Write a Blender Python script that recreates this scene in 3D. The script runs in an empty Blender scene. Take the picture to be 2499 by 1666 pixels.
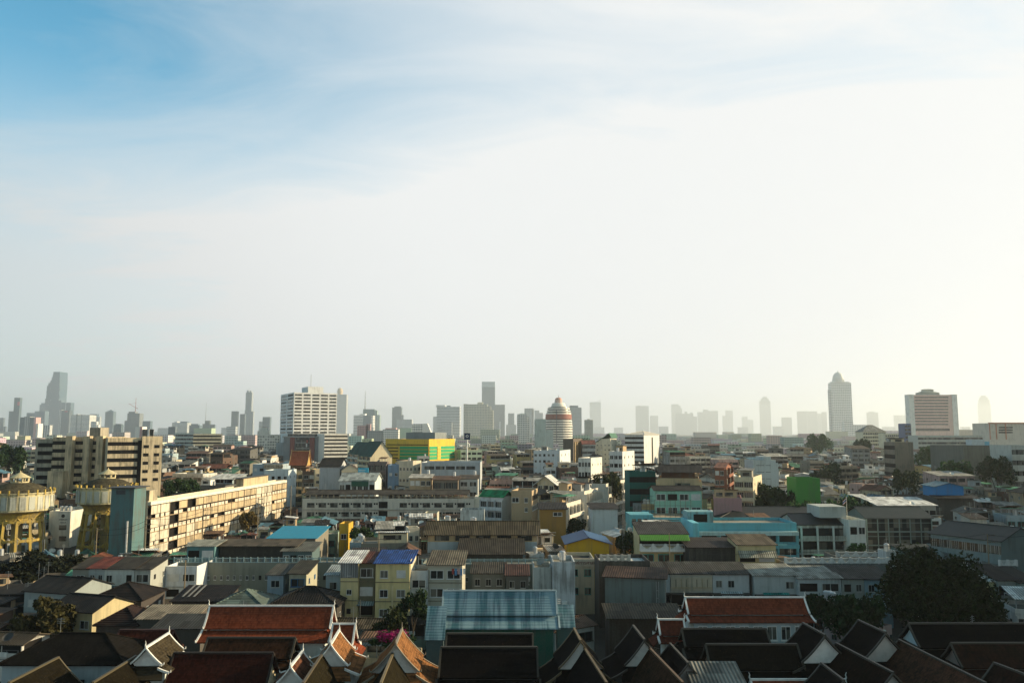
import bpy, math, random
from math import sin, cos, tan, atan, atan2, pi, radians as R, sqrt, hypot
rnd = random.Random(11)
sc = bpy.context.scene
COL = sc.collection
# ---------------------------------------------------------------- camera
H = 36.0; F = 2000.0; CX = 1249.5; CY = 833.0; HZ = 1058.0
P = atan((HZ - CY) / F); cP = cos(P); sP = sin(P)
cam = bpy.data.cameras.new('camera'); cam.sensor_width = 36; cam.lens = 36 * F / 2499
cam.clip_start = 1; cam.clip_end = 60000
camo = bpy.data.objects.new('camera', cam); COL.objects.link(camo)
camo.location = (0, 0, H); camo.rotation_euler = (pi / 2 + P, 0, 0)
sc.camera = camo
# ---------------------------------------------------------------- sun, sky, exposure
SUN_EL, SUN_AZ = R(19), R(80)          # azimuth clockwise from the view direction
S = (sin(SUN_AZ) * cos(SUN_EL), cos(SUN_AZ) * cos(SUN_EL), sin(SUN_EL))
sl = bpy.data.lights.new('sun', 'SUN'); sl.energy = 5.0; sl.angle = R(0.5); sl.color = (1.0, 0.81, 0.51)
so = bpy.data.objects.new('sun', sl); COL.objects.link(so)
so.rotation_euler = (pi / 2 - SUN_EL, 0, pi - SUN_AZ); so.location = (300, 50, 400)
sc.view_settings.view_transform = 'Standard'; sc.view_settings.look = 'None'
sc.view_settings.exposure = 0.65; sc.view_settings.gamma = 1.0
sc.cycles.max_bounces = 5; sc.cycles.diffuse_bounces = 3; sc.cycles.glossy_bounces = 2
sc.cycles.volume_bounces = 3; sc.cycles.use_denoising = True
sc.cycles.caustics_reflective = False; sc.cycles.caustics_refractive = False

class NT:
    def __init__(s, nt): s.t = nt
    def n(s, typ, **kw):
        nd = s.t.nodes.new(typ)
        for k, v in kw.items(): setattr(nd, k, v)
        return nd
    def link(s, a, b): s.t.links.new(a, b)
    def val(s, sock, v):
        if hasattr(v, 'is_output'): s.link(v, sock)
        elif v is not None: sock.default_value = v
    def math(s, op, a, b=None, c=None, clamp=False):
        nd = s.n('ShaderNodeMath', operation=op, use_clamp=clamp)
        for i, v in enumerate((a, b, c)):
            if v is not None: s.val(nd.inputs[i], v)
        return nd.outputs[0]
    def vmath(s, op, a, b=None):
        nd = s.n('ShaderNodeVectorMath', operation=op)
        s.val(nd.inputs[0], a)
        if b is not None: s.val(nd.inputs[1], b)
        return nd.outputs['Value'] if op in ('DOT_PRODUCT', 'LENGTH') else nd.outputs[0]
    def mix(s, f, a, b, mode='MIX'):
        nd = s.n('ShaderNodeMix', data_type='RGBA', blend_type=mode)
        s.val(nd.inputs[0], f); s.val(nd.inputs[6], a); s.val(nd.inputs[7], b)
        return nd.outputs[2]
    def noise(s, vec, scale, detail=3, rough=.55):
        nd = s.n('ShaderNodeTexNoise'); s.val(nd.inputs['Vector'], vec)
        nd.inputs['Scale'].default_value = scale; nd.inputs['Detail'].default_value = detail; nd.inputs['Roughness'].default_value = rough
        return nd.outputs['Fac']
    def ramp(s, f, a, b):
        nd = s.n('ShaderNodeMapRange', interpolation_type='SMOOTHSTEP'); s.val(nd.inputs[0], f)
        nd.inputs[1].default_value = a; nd.inputs[2].default_value = b
        return nd.outputs[0]
    def sep(s, v):
        nd = s.n('ShaderNodeSeparateXYZ'); s.link(v, nd.inputs[0]); return nd.outputs
    def comb(s, x, y, z):
        nd = s.n('ShaderNodeCombineXYZ')
        for i, v in enumerate((x, y, z)): s.val(nd.inputs[i], v)
        return nd.outputs[0]

w = bpy.data.worlds.new('World'); sc.world = w; w.use_nodes = True
t = NT(w.node_tree); w.node_tree.nodes.clear()
sky = t.n('ShaderNodeTexSky', sky_type='NISHITA', sun_disc=False)
sky.sun_elevation = SUN_EL; sky.sun_rotation = SUN_AZ; sky.air_density = 1.0; sky.dust_density = 0.4; sky.ozone_density = 2.0
d = t.n('ShaderNodeTexCoord').outputs['Generated']
dx, dy, dz = t.sep(d)
sd = t.vmath('DOT_PRODUCT', d, S)
zz = t.math('ADD', t.math('MAXIMUM', dz, 0.0), 0.12)
cp = t.comb(t.math('DIVIDE', dx, zz), t.math('DIVIDE', dy, zz), 0.0)
# stretched high cloud: rotate and squash before the noise
mp = t.n('ShaderNodeMapping'); t.link(cp, mp.inputs[0]); mp.inputs['Rotation'].default_value = (0, 0, R(-52)); mp.inputs['Scale'].default_value = (0.75, 1.7, 1)
wq = t.n('ShaderNodeTexNoise'); t.link(mp.outputs[0], wq.inputs['Vector']); wq.inputs['Scale'].default_value = 1.7; wq.inputs['Detail'].default_value = 9; wq.inputs['Roughness'].default_value = .62; wq.inputs['Distortion'].default_value = 1.1
n1 = wq.outputs['Fac']; n2 = t.noise(cp, 0.5, 3, .5)
lift = t.ramp(sd, -0.42, 0.50)                                  # thicker towards the sun
low = t.ramp(dz, 0.40, 0.20)                                    # a haze bank towards the horizon
wisp = t.math('MULTIPLY_ADD', t.math('SUBTRACT', n1, .5), .72, t.math('MULTIPLY', t.math('SUBTRACT', n2, .5), .55))
cov = t.math('ADD', t.math('MULTIPLY_ADD', lift, 1.0, wisp), t.math('MULTIPLY_ADD', low, 0.88, -0.10), clamp=True)
cov = t.math('MULTIPLY', cov, t.ramp(dz, 0.78, 0.50))           # the thin cloud ends overhead
cov = t.math('MULTIPLY', cov, t.ramp(dy, -0.75, -0.10))         # and clear sky behind
cov = t.math('MAXIMUM', cov, t.math('MULTIPLY', t.ramp(dz, 0.42, 0.16), 0.9))   # the haze bank goes all round the horizon
glow = t.ramp(sd, -0.60, 0.18)
cc = t.mix(glow, (4.3, 4.35, 4.35, 1), (6.05, 6.15, 6.15, 1))
sk = t.mix(1.0, sky.outputs[0], (0.66, 1.50, 1.44, 1), 'MULTIPLY')
sk = t.mix(t.ramp(dz, 0.50, 0.80), sk, t.mix(1.0, sk, (0.70, 0.52, 0.40, 1), 'MULTIPLY'))     # sky dimmed overhead to lower the fill on the roofs
sk = t.mix(t.ramp(dy, 0.0, -0.6), sk, t.mix(1.0, sk, (1.15, 0.84, 0.66, 1), 'MULTIPLY'))     # and warmed behind, to take blue out of the fill
colr = t.mix(cov, sk, cc)
bg = t.n('ShaderNodeBackground'); bg.inputs['Strength'].default_value = 0.0957
out = t.n('ShaderNodeOutputWorld'); t.link(colr, bg.inputs[0]); t.link(bg.outputs[0], out.inputs[0])

# ---------------------------------------------------------------- picture <-> place
def ray(px, py):
    u = (px - CX) / F; v = (CY - py) / F
    return (u, cP - v * sP, sP + v * cP)
def G(px, py, z):                       # the point at height z seen at this pixel
    r = ray(px, py); k = (z - H) / r[2]; return (r[0] * k, r[1] * k, z)
def A(px, py, Y):                       # the point Y metres ahead seen at this pixel
    r = ray(px, py); k = Y / r[1]; return (r[0] * k, Y, H + r[2] * k)
def proj(x, y, z):
    q = z - H; zc = y * cP + q * sP
    return CX + F * x / zc, CY - F * (-y * sP + q * cP) / zc

# ---------------------------------------------------------------- materials
def mat(name, build):
    m = bpy.data.materials.new(name); m.use_nodes = True; nt = m.node_tree; nt.nodes.clear()
    T = NT(nt); b = T.n('ShaderNodeBsdfPrincipled'); o = T.n('ShaderNodeOutputMaterial'); T.link(b.outputs[0], o.inputs[0])
    build(T, b); return m
def objcol(T): return T.n('ShaderNodeObjectInfo').outputs['Color']
def setc(T, b, c, rough=.8, spec=.3):
    T.val(b.inputs['Base Color'], c); T.val(b.inputs['Roughness'], rough); b.inputs['Specular IOR Level'].default_value = spec
def bump(T, b, h, strength=.5, dist=.05):
    n = T.n('ShaderNodeBump'); n.inputs['Strength'].default_value = strength; n.inputs['Distance'].default_value = dist
    T.link(h, n.inputs['Height']); T.link(n.outputs[0], b.inputs['Normal'])
def wallmat(amount, lo=.46, hi=.72):
    def f(T, b):
        c = objcol(T); p = T.n('ShaderNodeNewGeometry').outputs['Position']
        st = T.noise(T.vmath('MULTIPLY', p, (1.3, 1.3, .10)), 1.0, 4, .65)
        bl = T.noise(p, .22, 4, .6)
        f1 = T.ramp(T.math('MULTIPLY_ADD', st, .6, T.math('MULTIPLY', bl, .4)), lo, hi)
        dirty = T.mix(.75, c, (.10, .095, .08, 1), 'MIX')
        c2 = T.mix(T.math('MULTIPLY', f1, amount), c, dirty)
        fine = T.noise(p, 3.5, 3, .6)
        c3 = T.mix(T.math('MULTIPLY', T.ramp(fine, .35, .75), .18), c2, T.mix(.5, c2, (.2, .19, .17, 1)))
        setc(T, b, c3, .85, .25); bump(T, b, fine, .15, .03)
    return f
M_wall = mat('painted_wall', wallmat(.55, .46, .68))
M_old = mat('stained_wall', wallmat(.9, .44, .62))
def plain(rough, spec=.3, metal=0):
    def f(T, b):
        c = objcol(T); p = T.n('ShaderNodeNewGeometry').outputs['Position']
        n = T.noise(p, 1.2, 4, .6)
        setc(T, b, T.mix(T.math('MULTIPLY', T.ramp(n, .4, .75), .35), c, T.mix(.6, c, (.08, .07, .06, 1))), rough, spec); b.inputs['Metallic'].default_value = metal
    return f
M_paint = mat('paint', plain(.6)); M_metal = mat('sheet_metal', plain(.35, .5, .6)); M_cloth = mat('cloth', plain(.9))
def sheet(T, b):                         # corrugated sheet, patched and rusting; corrugations run down the slope (local x is the ridge)
    c = objcol(T); o = T.n('ShaderNodeTexCoord').outputs['Object']; x, y, z = T.sep(o)
    p = T.n('ShaderNodeNewGeometry').outputs['Position']
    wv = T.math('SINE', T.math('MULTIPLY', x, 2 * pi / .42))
    wn = T.n('ShaderNodeTexWhiteNoise', noise_dimensions='3D')
    T.link(T.comb(T.math('FLOOR', T.math('DIVIDE', x, 1.05)), T.math('FLOOR', T.math('DIVIDE', y, 2.1)), T.n('ShaderNodeObjectInfo').outputs['Random']), wn.inputs[0])
    v = T.math('MULTIPLY_ADD', wn.outputs[0], .75, .60)
    c1 = T.mix(1, c, T.comb(v, v, v), 'MULTIPLY')
    n = T.noise(T.vmath('MULTIPLY', p, (1, 1, .5)), .55, 5, .65)
    c2 = T.mix(T.math('MULTIPLY', T.ramp(n, .48, .70), .75), c1, T.mix(.55, c1, (.055, .034, .022, 1)))
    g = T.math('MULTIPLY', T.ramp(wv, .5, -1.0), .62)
    c3 = T.mix(g, c2, T.mix(.8, c2, (.01, .01, .01, 1)))  # troughs painted darker, shading the corrugations in the colour
    setc(T, b, c3, .75, .12); bump(T, b, wv, .7, .05)
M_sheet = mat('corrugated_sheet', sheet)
def tile(lichen, spots):
    def f(T, b):
        c = objcol(T); o = T.n('ShaderNodeTexCoord').outputs['Object']; x, y, z = T.sep(o)
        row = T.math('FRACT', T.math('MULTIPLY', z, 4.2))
        wn = T.n('ShaderNodeTexWhiteNoise', noise_dimensions='3D')
        T.link(T.comb(T.math('FLOOR', T.math('MULTIPLY', x, 5)), T.math('FLOOR', T.math('MULTIPLY', z, 4.2)), T.math('FLOOR', T.math('MULTIPLY', y, .2))), wn.inputs[0])
        v = T.math('MULTIPLY_ADD', wn.outputs[0], .55, .72)
        c1 = T.mix(1, c, T.comb(v, v, v), 'MULTIPLY')
        p = T.n('ShaderNodeNewGeometry').outputs['Position']
        n = T.noise(p, 1.1, 6, .7); m = T.noise(p, .35, 3, .5)
        c2 = T.mix(T.math('MULTIPLY', T.ramp(n, .50, .62), lichen), c1, T.mix(.6, c1, (.006, .005, .004, 1)))
        c2 = T.mix(T.math('MULTIPLY', T.ramp(m, .5, .75), lichen), c2, T.mix(.5, c2, (.014, .012, .007, 1)))
        s = T.noise(p, 3.2, 3, .7)
        c2 = T.mix(T.math('MULTIPLY', T.ramp(s, .64, .72), spots), c2, T.mix(.35, c2, (.20, .12, .05, 1)))
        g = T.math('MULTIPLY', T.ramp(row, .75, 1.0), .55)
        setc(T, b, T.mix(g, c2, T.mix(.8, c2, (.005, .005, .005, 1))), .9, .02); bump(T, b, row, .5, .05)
    return f
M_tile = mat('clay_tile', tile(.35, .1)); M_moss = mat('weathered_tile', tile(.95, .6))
def glass(T, b):
    oi = T.n('ShaderNodeObjectInfo'); p = T.n('ShaderNodeNewGeometry').outputs['Position']
    wn = T.n('ShaderNodeTexWhiteNoise', noise_dimensions='3D'); T.link(T.vmath('FLOOR', T.vmath('MULTIPLY', p, (.9, .9, .33))), wn.inputs[0])
    f = T.math('MULTIPLY', T.ramp(wn.outputs[0], .55, .95), .6)
    c = T.mix(f, (.014, .018, .020, 1), (.24, .23, .19, 1)); setc(T, b, c, .18, .5)
M_glass = mat('window_glass', glass)
M_dark = mat('painted_shade', lambda T, b: setc(T, b, T.mix(T.noise(T.n('ShaderNodeNewGeometry').outputs['Position'], .8), (.005, .005, .006, 1), (.022, .019, .017, 1)), .8, .1))  # near-black paint standing in for the shade inside openings
def facade(zper, zfr, hper, hfr, gl, mixg=.9):      # storeys and bays of a far tower
    def f(T, b):
        c = objcol(T); tc = T.n('ShaderNodeTexCoord'); x, y, z = T.sep(tc.outputs['Object']); nx, ny, nz = T.sep(tc.outputs['Normal'])
        side = T.math('GREATER_THAN', T.math('ABSOLUTE', nx), .6)
        h = T.math('ADD', T.math('MULTIPLY', side, y), T.math('MULTIPLY', T.math('SUBTRACT', 1, side), x))
        a = T.math('LESS_THAN', T.math('FRACT', T.math('DIVIDE', z, zper)), zfr)
        q = T.math('LESS_THAN', T.math('FRACT', T.math('DIVIDE', T.math('ADD', h, 1000.3), hper)), hfr)
        k = T.math('MULTIPLY', T.math('MULTIPLY', a, q), T.math('LESS_THAN', nz, .5))
        p = T.n('ShaderNodeNewGeometry').outputs['Position']
        wn = T.n('ShaderNodeTexWhiteNoise', noise_dimensions='3D'); T.link(T.vmath('FLOOR', T.comb(T.math('DIVIDE', h, hper), side, T.math('DIVIDE', z, zper))), wn.inputs[0])
        g = T.mix(T.math('MULTIPLY', wn.outputs[0], .35), gl, (.25, .27, .27, 1))
        n = T.noise(T.vmath('MULTIPLY', p, (.3, .3, .05)), .5, 3)
        c1 = T.mix(T.math('MULTIPLY', T.ramp(n, .45, .7), .25), c, T.mix(.6, c, (.2, .2, .19, 1)))
        setc(T, b, T.mix(T.math('MULTIPLY', k, mixg), c1, g), .5, .4)
    return f
GLc = (.05, .07, .085, 1)
M_grid = mat('facade_window_grid', facade(3.4, .52, 3.2, .62, GLc)); M_grid2 = mat('facade_far_window_grid', facade(8.6, .46, 9.5, .66, (.09, .115, .115, 1))); M_band = mat('facade_ribbon_windows', facade(3.5, .45, 400., 1., GLc))
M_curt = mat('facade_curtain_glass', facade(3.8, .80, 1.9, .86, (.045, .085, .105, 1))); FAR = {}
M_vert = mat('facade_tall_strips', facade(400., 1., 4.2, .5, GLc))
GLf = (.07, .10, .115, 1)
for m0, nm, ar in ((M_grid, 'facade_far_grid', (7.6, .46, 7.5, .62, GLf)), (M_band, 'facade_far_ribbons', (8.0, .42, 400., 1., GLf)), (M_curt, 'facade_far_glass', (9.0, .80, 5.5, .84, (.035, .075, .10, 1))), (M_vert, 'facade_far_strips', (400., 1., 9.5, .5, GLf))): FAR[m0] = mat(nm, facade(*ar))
def leaf(T, b):
    c = objcol(T); p = T.n('ShaderNodeNewGeometry').outputs['Position']; n = T.noise(p, .9, 4, .7)
    wn = T.n('ShaderNodeTexWhiteNoise', noise_dimensions='3D'); T.link(T.vmath('FLOOR', T.vmath('MULTIPLY', p, (2.5, 2.5, 2.5))), wn.inputs[0])
    v = T.math('MULTIPLY_ADD', wn.outputs[0], .8, T.math('MULTIPLY_ADD', n, 1.2, -.05))
    setc(T, b, T.mix(1, c, T.comb(T.math('MULTIPLY', v, 1.05), v, v), 'MULTIPLY'), .75, .08)
M_leaf = mat('leaves', leaf); M_bark = mat('bark', plain(.9))
def ground(T, b):
    p = T.n('ShaderNodeNewGeometry').outputs['Position']; n = T.noise(p, .05, 5, .6); f = T.noise(p, 2.0, 4, .6)
    c = T.mix(T.ramp(n, .35, .65), (.035, .034, .03, 1), (.07, .065, .055, 1)); setc(T, b, T.mix(T.math('MULTIPLY', f, .6), c, (.035, .034, .032, 1)), .9, .2)
M_ground = mat('street_ground', ground)
def citymat(T, b):
    g = T.n('ShaderNodeNewGeometry'); rn = g.outputs['Random Per Island']; nx, ny, nz = T.sep(g.outputs['Normal'])
    wn = T.n('ShaderNodeTexWhiteNoise', noise_dimensions='1D'); T.link(rn, wn.inputs['W'])
    c = T.mix(T.math('POWER', rn, .7), (.30, .29, .26, 1), (.70, .68, .62, 1)); c = T.mix(.18, c, wn.outputs['Color'])
    rf = T.mix(T.math('POWER', wn.outputs['Value'], 2.5), (.10, .085, .075, 1), (.6, .58, .54, 1))
    x, y, z = T.sep(g.outputs['Position'])
    a = T.math('LESS_THAN', T.math('FRACT', T.math('DIVIDE', z, 3.3)), .42)
    q = T.math('LESS_THAN', T.math('FRACT', T.math('DIVIDE', T.math('ADD', x, y), 3.7)), .6)
    k = T.math('MULTIPLY', T.math('MULTIPLY', a, q), .8)
    setc(T, b, T.mix(T.math('GREATER_THAN', nz, .4), T.mix(k, c, (.06, .065, .065, 1)), rf), .8, .2)
M_city = mat('far_buildings', citymat)

# ---------------------------------------------------------------- mesh helpers
class MB:
    def __init__(s): s.v = []; s.f = []; s.m = []
    def poly(s, pts, m=0):
        i = len(s.v); s.v += [tuple(p) for p in pts]; s.f.append(tuple(range(i, i + len(pts)))); s.m.append(m)
    def box(s, x0, x1, y0, y1, z0, z1, m=0):
        i = len(s.v); s.v += [(x0, y0, z0), (x1, y0, z0), (x1, y1, z0), (x0, y1, z0), (x0, y0, z1), (x1, y0, z1), (x1, y1, z1), (x0, y1, z1)]
        s.f += [(i, i + 3, i + 2, i + 1), (i + 4, i + 5, i + 6, i + 7), (i, i + 1, i + 5, i + 4), (i + 1, i + 2, i + 6, i + 5), (i + 2, i + 3, i + 7, i + 6), (i + 3, i, i + 4, i + 7)]
        s.m += [m] * 6
    def bar(s, a, b, r, m=0, r2=None, n=6):
        a = tuple(a); b = tuple(b); ax = [b[i] - a[i] for i in range(3)]; L = sqrt(sum(c * c for c in ax)) or 1e-6; ax = [c / L for c in ax]
        u = (0, 0, 1) if abs(ax[2]) < .9 else (1, 0, 0)
        e1 = [ax[1] * u[2] - ax[2] * u[1], ax[2] * u[0] - ax[0] * u[2], ax[0] * u[1] - ax[1] * u[0]]; q = sqrt(sum(c * c for c in e1)); e1 = [c / q for c in e1]
        e2 = [ax[1] * e1[2] - ax[2] * e1[1], ax[2] * e1[0] - ax[0] * e1[2], ax[0] * e1[1] - ax[1] * e1[0]]
        r2 = r if r2 is None else r2; i = len(s.v)
        for (c, rr) in ((a, r), (b, r2)):
            for k in range(n):
                g = 2 * pi * k / n; s.v.append(tuple(c[j] + rr * (cos(g) * e1[j] + sin(g) * e2[j]) for j in range(3)))
        for k in range(n): s.f.append((i + k, i + (k + 1) % n, i + n + (k + 1) % n, i + n + k)); s.m.append(m)
        s.f.append(tuple(i + n + k for k in range(n))); s.m.append(m); s.f.append(tuple(i + n - 1 - k for k in range(n))); s.m.append(m)
    def slab(s, pts, th=.12, m=0):       # a sloping sheet with thickness
        n = len(pts); i = len(s.v); s.v += [tuple(p) for p in pts] + [(p[0], p[1], p[2] - th) for p in pts]
        s.f.append(tuple(range(i, i + n))); s.f.append(tuple(i + n + n - 1 - k for k in range(n)))
        for k in range(n): s.f.append((i + k, i + n + k, i + n + (k + 1) % n, i + (k + 1) % n))
        s.m += [m] * (n + 2)
    def lathe(s, prof, n=24, m=0, cx=0, cy=0, ang=2 * pi):
        i = len(s.v)
        for (r, z) in prof:
            for k in range(n): g = ang * k / n; s.v.append((cx + r * cos(g), cy + r * sin(g), z))
        for j in range(len(prof) - 1):
            for k in range(n):
                s.f.append((i + j * n + k, i + j * n + (k + 1) % n, i + (j + 1) * n + (k + 1) % n, i + (j + 1) * n + k)); s.m.append(m)
    def tube(s, x, y, z0, z1, r, m=0, n=14):
        s.lathe([(0.01, z0), (r, z0), (r, z1), (0.01, z1)], n, m, x, y)
    def build(s, name, mats, parent=None, col=None, loc=None, rz=0, smooth=False):
        me = bpy.data.meshes.new(name); me.from_pydata(s.v, [], s.f)
        if not isinstance(mats, (list, tuple)): mats = [mats]
        for m_ in mats: me.materials.append(m_)
        if len(mats) > 1: me.polygons.foreach_set('material_index', s.m)
        if smooth: me.polygons.foreach_set('use_smooth', [True] * len(s.f))
        return link(name, me, parent, col, loc, rz)
def link(name, data, parent=None, col=None, loc=None, rz=0, scale=None):
    o = bpy.data.objects.new(name, data); COL.objects.link(o)
    if parent is not None: o.parent = parent
    if col is not None: o.color = (col[0], col[1], col[2], 1)
    if loc is not None: o.location = loc
    if rz: o.rotation_euler = (0, 0, rz)
    if scale is not None: o.scale = scale
    return o
LABELS = {}
def tag(o, label=None, cat=None, group=None, kind=None):
    if label: o['label'] = label; LABELS.setdefault(label, []).append(o)
    if cat: o['category'] = cat
    if group: o['group'] = group
    if kind: o['kind'] = kind
    return o
def thing(name, label, cat, loc, rz=0, group=None):
    return tag(link(name, None, None, None, loc, rz), label, cat, group, 'thing')
def kids(o): return [c for c in COL.objects if c.parent == o]
PROT = []                                # what the filler may not hide: picture rectangle and distance
FOOT = []                                # footprints already taken: centre, half sizes, yaw
def protect(x0, x1, y0, y1, Y): PROT.append((x0, x1, y0, y1, Y))
def foot(cx, cy, hx, hy, a=0): FOOT.append((cx, cy, hx, hy, a))

# colours (real-world albedo)
C = dict(cream=(.62, .53, .36), white=(.78, .77, .73), grey=(.36, .38, .38), conc=(.30, .28, .23), tan=(.48, .35, .21), pink=(.56, .35, .34), mint=(.34, .58, .47), cyan=(.13, .45, .55),
         blue=(.10, .26, .48), yellow=(.72, .48, .06), brown=(.17, .09, .06), green=(.08, .42, .10), pale=(.60, .66, .64), teal=(.05, .26, .24), dark=(.05, .05, .05), red=(.32, .06, .05),
         rust=(.20, .115, .07), gsheet=(.26, .26, .24), dsheet=(.028, .027, .026), wsheet=(.74, .74, .72), rtile=(.25, .075, .040), btile=(.10, .050, .030), ktile=(.006, .005, .005), gold=(.55, .36, .08), steel=(.6, .62, .63))
def cc_(c): return C[c] if isinstance(c, str) else c

# ---------------------------------------------------------------- shared small meshes
def mesh_of(mb, name, mats):
    me = bpy.data.meshes.new(name); me.from_pydata(mb.v, [], mb.f)
    for m_ in mats: me.materials.append(m_)
    if len(mats) > 1: me.polygons.foreach_set('material_index', mb.m)
    return me
q = MB()                                  # a window one metre wide and high, facing -y: frame, mullions, sill, recessed panes
for (a, b, c_, d_) in ((-.5, -.45, 0, 1), (.45, .5, 0, 1), (-.45, .45, .94, 1), (-.45, .45, 0, .05), (-.02, .02, .05, .94)): q.box(a, b, -.07, .0, c_, d_, 0)
q.box(-.55, .55, -.16, -.001, -.07, -.002, 0); q.poly([(-.45, -.02, .05), (.45, -.02, .05), (.45, -.02, .94), (-.45, -.02, .94)], 1)
ME_WIN = mesh_of(q, 'window', [M_paint, M_glass])
q = MB(); q.box(-.5, .5, -.05, 0, 0, 1, 0); ME_OPEN = mesh_of(q, 'opening_shade', [M_dark])  # solid slab whose painted shade reads as a hole
q = MB(); q.box(-.5, .5, -.05, 0, 0, 1, 0)
for k in range(1, 4): q.box(-.5 + k * .25 - .012, -.5 + k * .25 + .012, -.09, -.05, 0, 1, 1)
ME_RIB = mesh_of(q, 'window_band', [M_glass, M_paint])
q = MB(); q.box(-.5, .5, -.06, 0, 0, 1, 0); [q.box(-.48, .48, -.085, -.06, .06 + .12 * k, .12 + .12 * k, 0) for k in range(8)]; ME_SHUT = mesh_of(q, 'shutter', [M_paint])
q = MB(); q.box(-.45, .45, -.32, 0, 0, .62, 0); q.lathe([(0.01, -.0), (.24, .0), (.24, .02), (.2, .03)], 12, 1); ME_AC = mesh_of(q, 'air_conditioner', [M_paint, M_dark])
q = MB(); q.tube(0, 0, .5, 1.9, .55); q.lathe([(.55, 1.9), (.3, 2.1), (.12, 2.12), (.01, 2.12)], 14)
for a in range(3): q.bar((.4 * cos(a * 2.1), .4 * sin(a * 2.1), 0), (.4 * cos(a * 2.1), .4 * sin(a * 2.1), .5), .04)
ME_TANK = mesh_of(q, 'water_tank', [M_metal])
q = MB(); q.lathe([(.02, 0), (.35, .06), (.62, .2), (.8, .38), (.78, .38), (.6, .24), (.3, .1), (.02, .04)], 16); q.bar((0, 0, 0), (0, 0, -.9), .04)
q.v = [(x, y * .8 - z * .6, z * .8 + y * .6 + .9) for (x, y, z) in q.v]; ME_DISH = mesh_of(q, 'satellite_dish', [M_paint])
SIDE = {'F': 0, 'R': pi / 2, 'K': pi, 'L': -pi / 2}
def face(side, W, D, u, v, wo=0):         # local point on a wall: u along it, v up, wo outwards
    if side == 'F': return (-W / 2 + u, -wo, v)
    if side == 'R': return (W / 2 + wo, u, v)
    if side == 'L': return (-W / 2 - wo, D - u, v)
    return (W / 2 - u, D + wo, v)
def fbox(mb, side, W, D, u0, u1, v0, v1, w0, w1, m=0):
    a = face(side, W, D, u0, v0, w0); b = face(side, W, D, u1, v1, w1)
    mb.box(min(a[0], b[0]), max(a[0], b[0]), min(a[1], b[1]), max(a[1], b[1]), v0, v1, m)
def opening(root, me, name, side, W, D, u, v, w_, h_, col, wo=0):
    return link(name, me, root, col, face(side, W, D, u, v, wo), SIDE[side], (w_, 1, h_))

# ---------------------------------------------------------------- roofs (local x is the ridge)
def roof_gable(parent, cx, cy, z, L, half, rise, rot=0, col='gsheet', m=None, ov=.5, name='roof', th=.14):
    mb = MB(); l = L / 2 + ov; s_ = rise / half; h2 = half + ov; e = -ov * s_
    mb.slab([(-l, -h2, e), (l, -h2, e), (l, 0, rise), (-l, 0, rise)], th); mb.slab([(l, h2, e), (-l, h2, e), (-l, 0, rise), (l, 0, rise)], th)
    mb.box(-l, l, -.16, .16, rise - .02, rise + .09)
    return mb.build(name, m or M_sheet, parent, cc_(col), (cx, cy, z + .02), rot)
def roof_shed(parent, cx, cy, z, L, dep, rise, rot=0, col='gsheet', m=None, ov=.4, name='roof', th=.12):
    mb = MB(); l = L / 2 + ov; k = rise / dep; a = -dep / 2 - ov; b = dep / 2 + ov
    mb.slab([(-l, a, -ov * k), (l, a, -ov * k), (l, b, rise + ov * k), (-l, b, rise + ov * k)], th)
    return mb.build(name, m or M_sheet, parent, cc_(col), (cx, cy, z + .02), rot)
def roof_hip(parent, cx, cy, z, L, half, rise, rot=0, col='dsheet', m=None, ov=.5, name='roof', inset=None, th=.14):
    mb = MB(); l = L / 2 + ov; h2 = half + ov; r = max(.2, l - (inset or h2)); e = -.15
    mb.slab([(-l, -h2, e), (l, -h2, e), (r, 0, rise), (-r, 0, rise)], th); mb.slab([(l, h2, e), (-l, h2, e), (-r, 0, rise), (r, 0, rise)], th)
    mb.slab([(l, -h2, e), (l, h2, e), (r, 0, rise)], th); mb.slab([(-l, h2, e), (-l, -h2, e), (-r, 0, rise)], th)
    mb.box(-r, r, -.15, .15, rise - .02, rise + .10)
    for (sx, sy) in ((1, 1), (1, -1), (-1, 1), (-1, -1)): mb.bar((sx * r, 0, rise + .02), (sx * l, sy * h2, e + .02), .12)
    return mb.build(name, m or M_tile, parent, cc_(col), (cx, cy, z + .02), rot)

# ---------------------------------------------------------------- a building from its front as seen
def locate(x0, x1, yt, Y, yaw, D, xs):
    c, s = cos(yaw), sin(yaw)
    if yaw >= 0:
        p0 = A(x0, yt, Y); k1 = A(x1, yt, 1000)[0] / 1000
        W = (k1 * p0[1] - p0[0]) / (c - k1 * s); p1 = (p0[0] + W * c, p0[1] + W * s)
        if xs is not None:
            k = A(xs, yt, 1000)[0] / 1000; D = (k * p0[1] - p0[0]) / (-s - k * c)
        z = p0[2]
    else:
        p1 = A(x1, yt, Y); k0 = A(x0, yt, 1000)[0] / 1000
        W = (p1[0] - k0 * p1[1]) / (c - k0 * s); p0 = (p1[0] - W * c, p1[1] - W * s)
        if xs is not None:
            k = A(xs, yt, 1000)[0] / 1000; D = (k * p1[1] - p1[0]) / (-s - k * c)
        z = p1[2]
    if not 1.5 < D < 120 or not 1 < W < 160: D = 14
    return (p0[0] + p1[0]) / 2, (p0[1] + p1[1]) / 2, W, D, z
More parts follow.
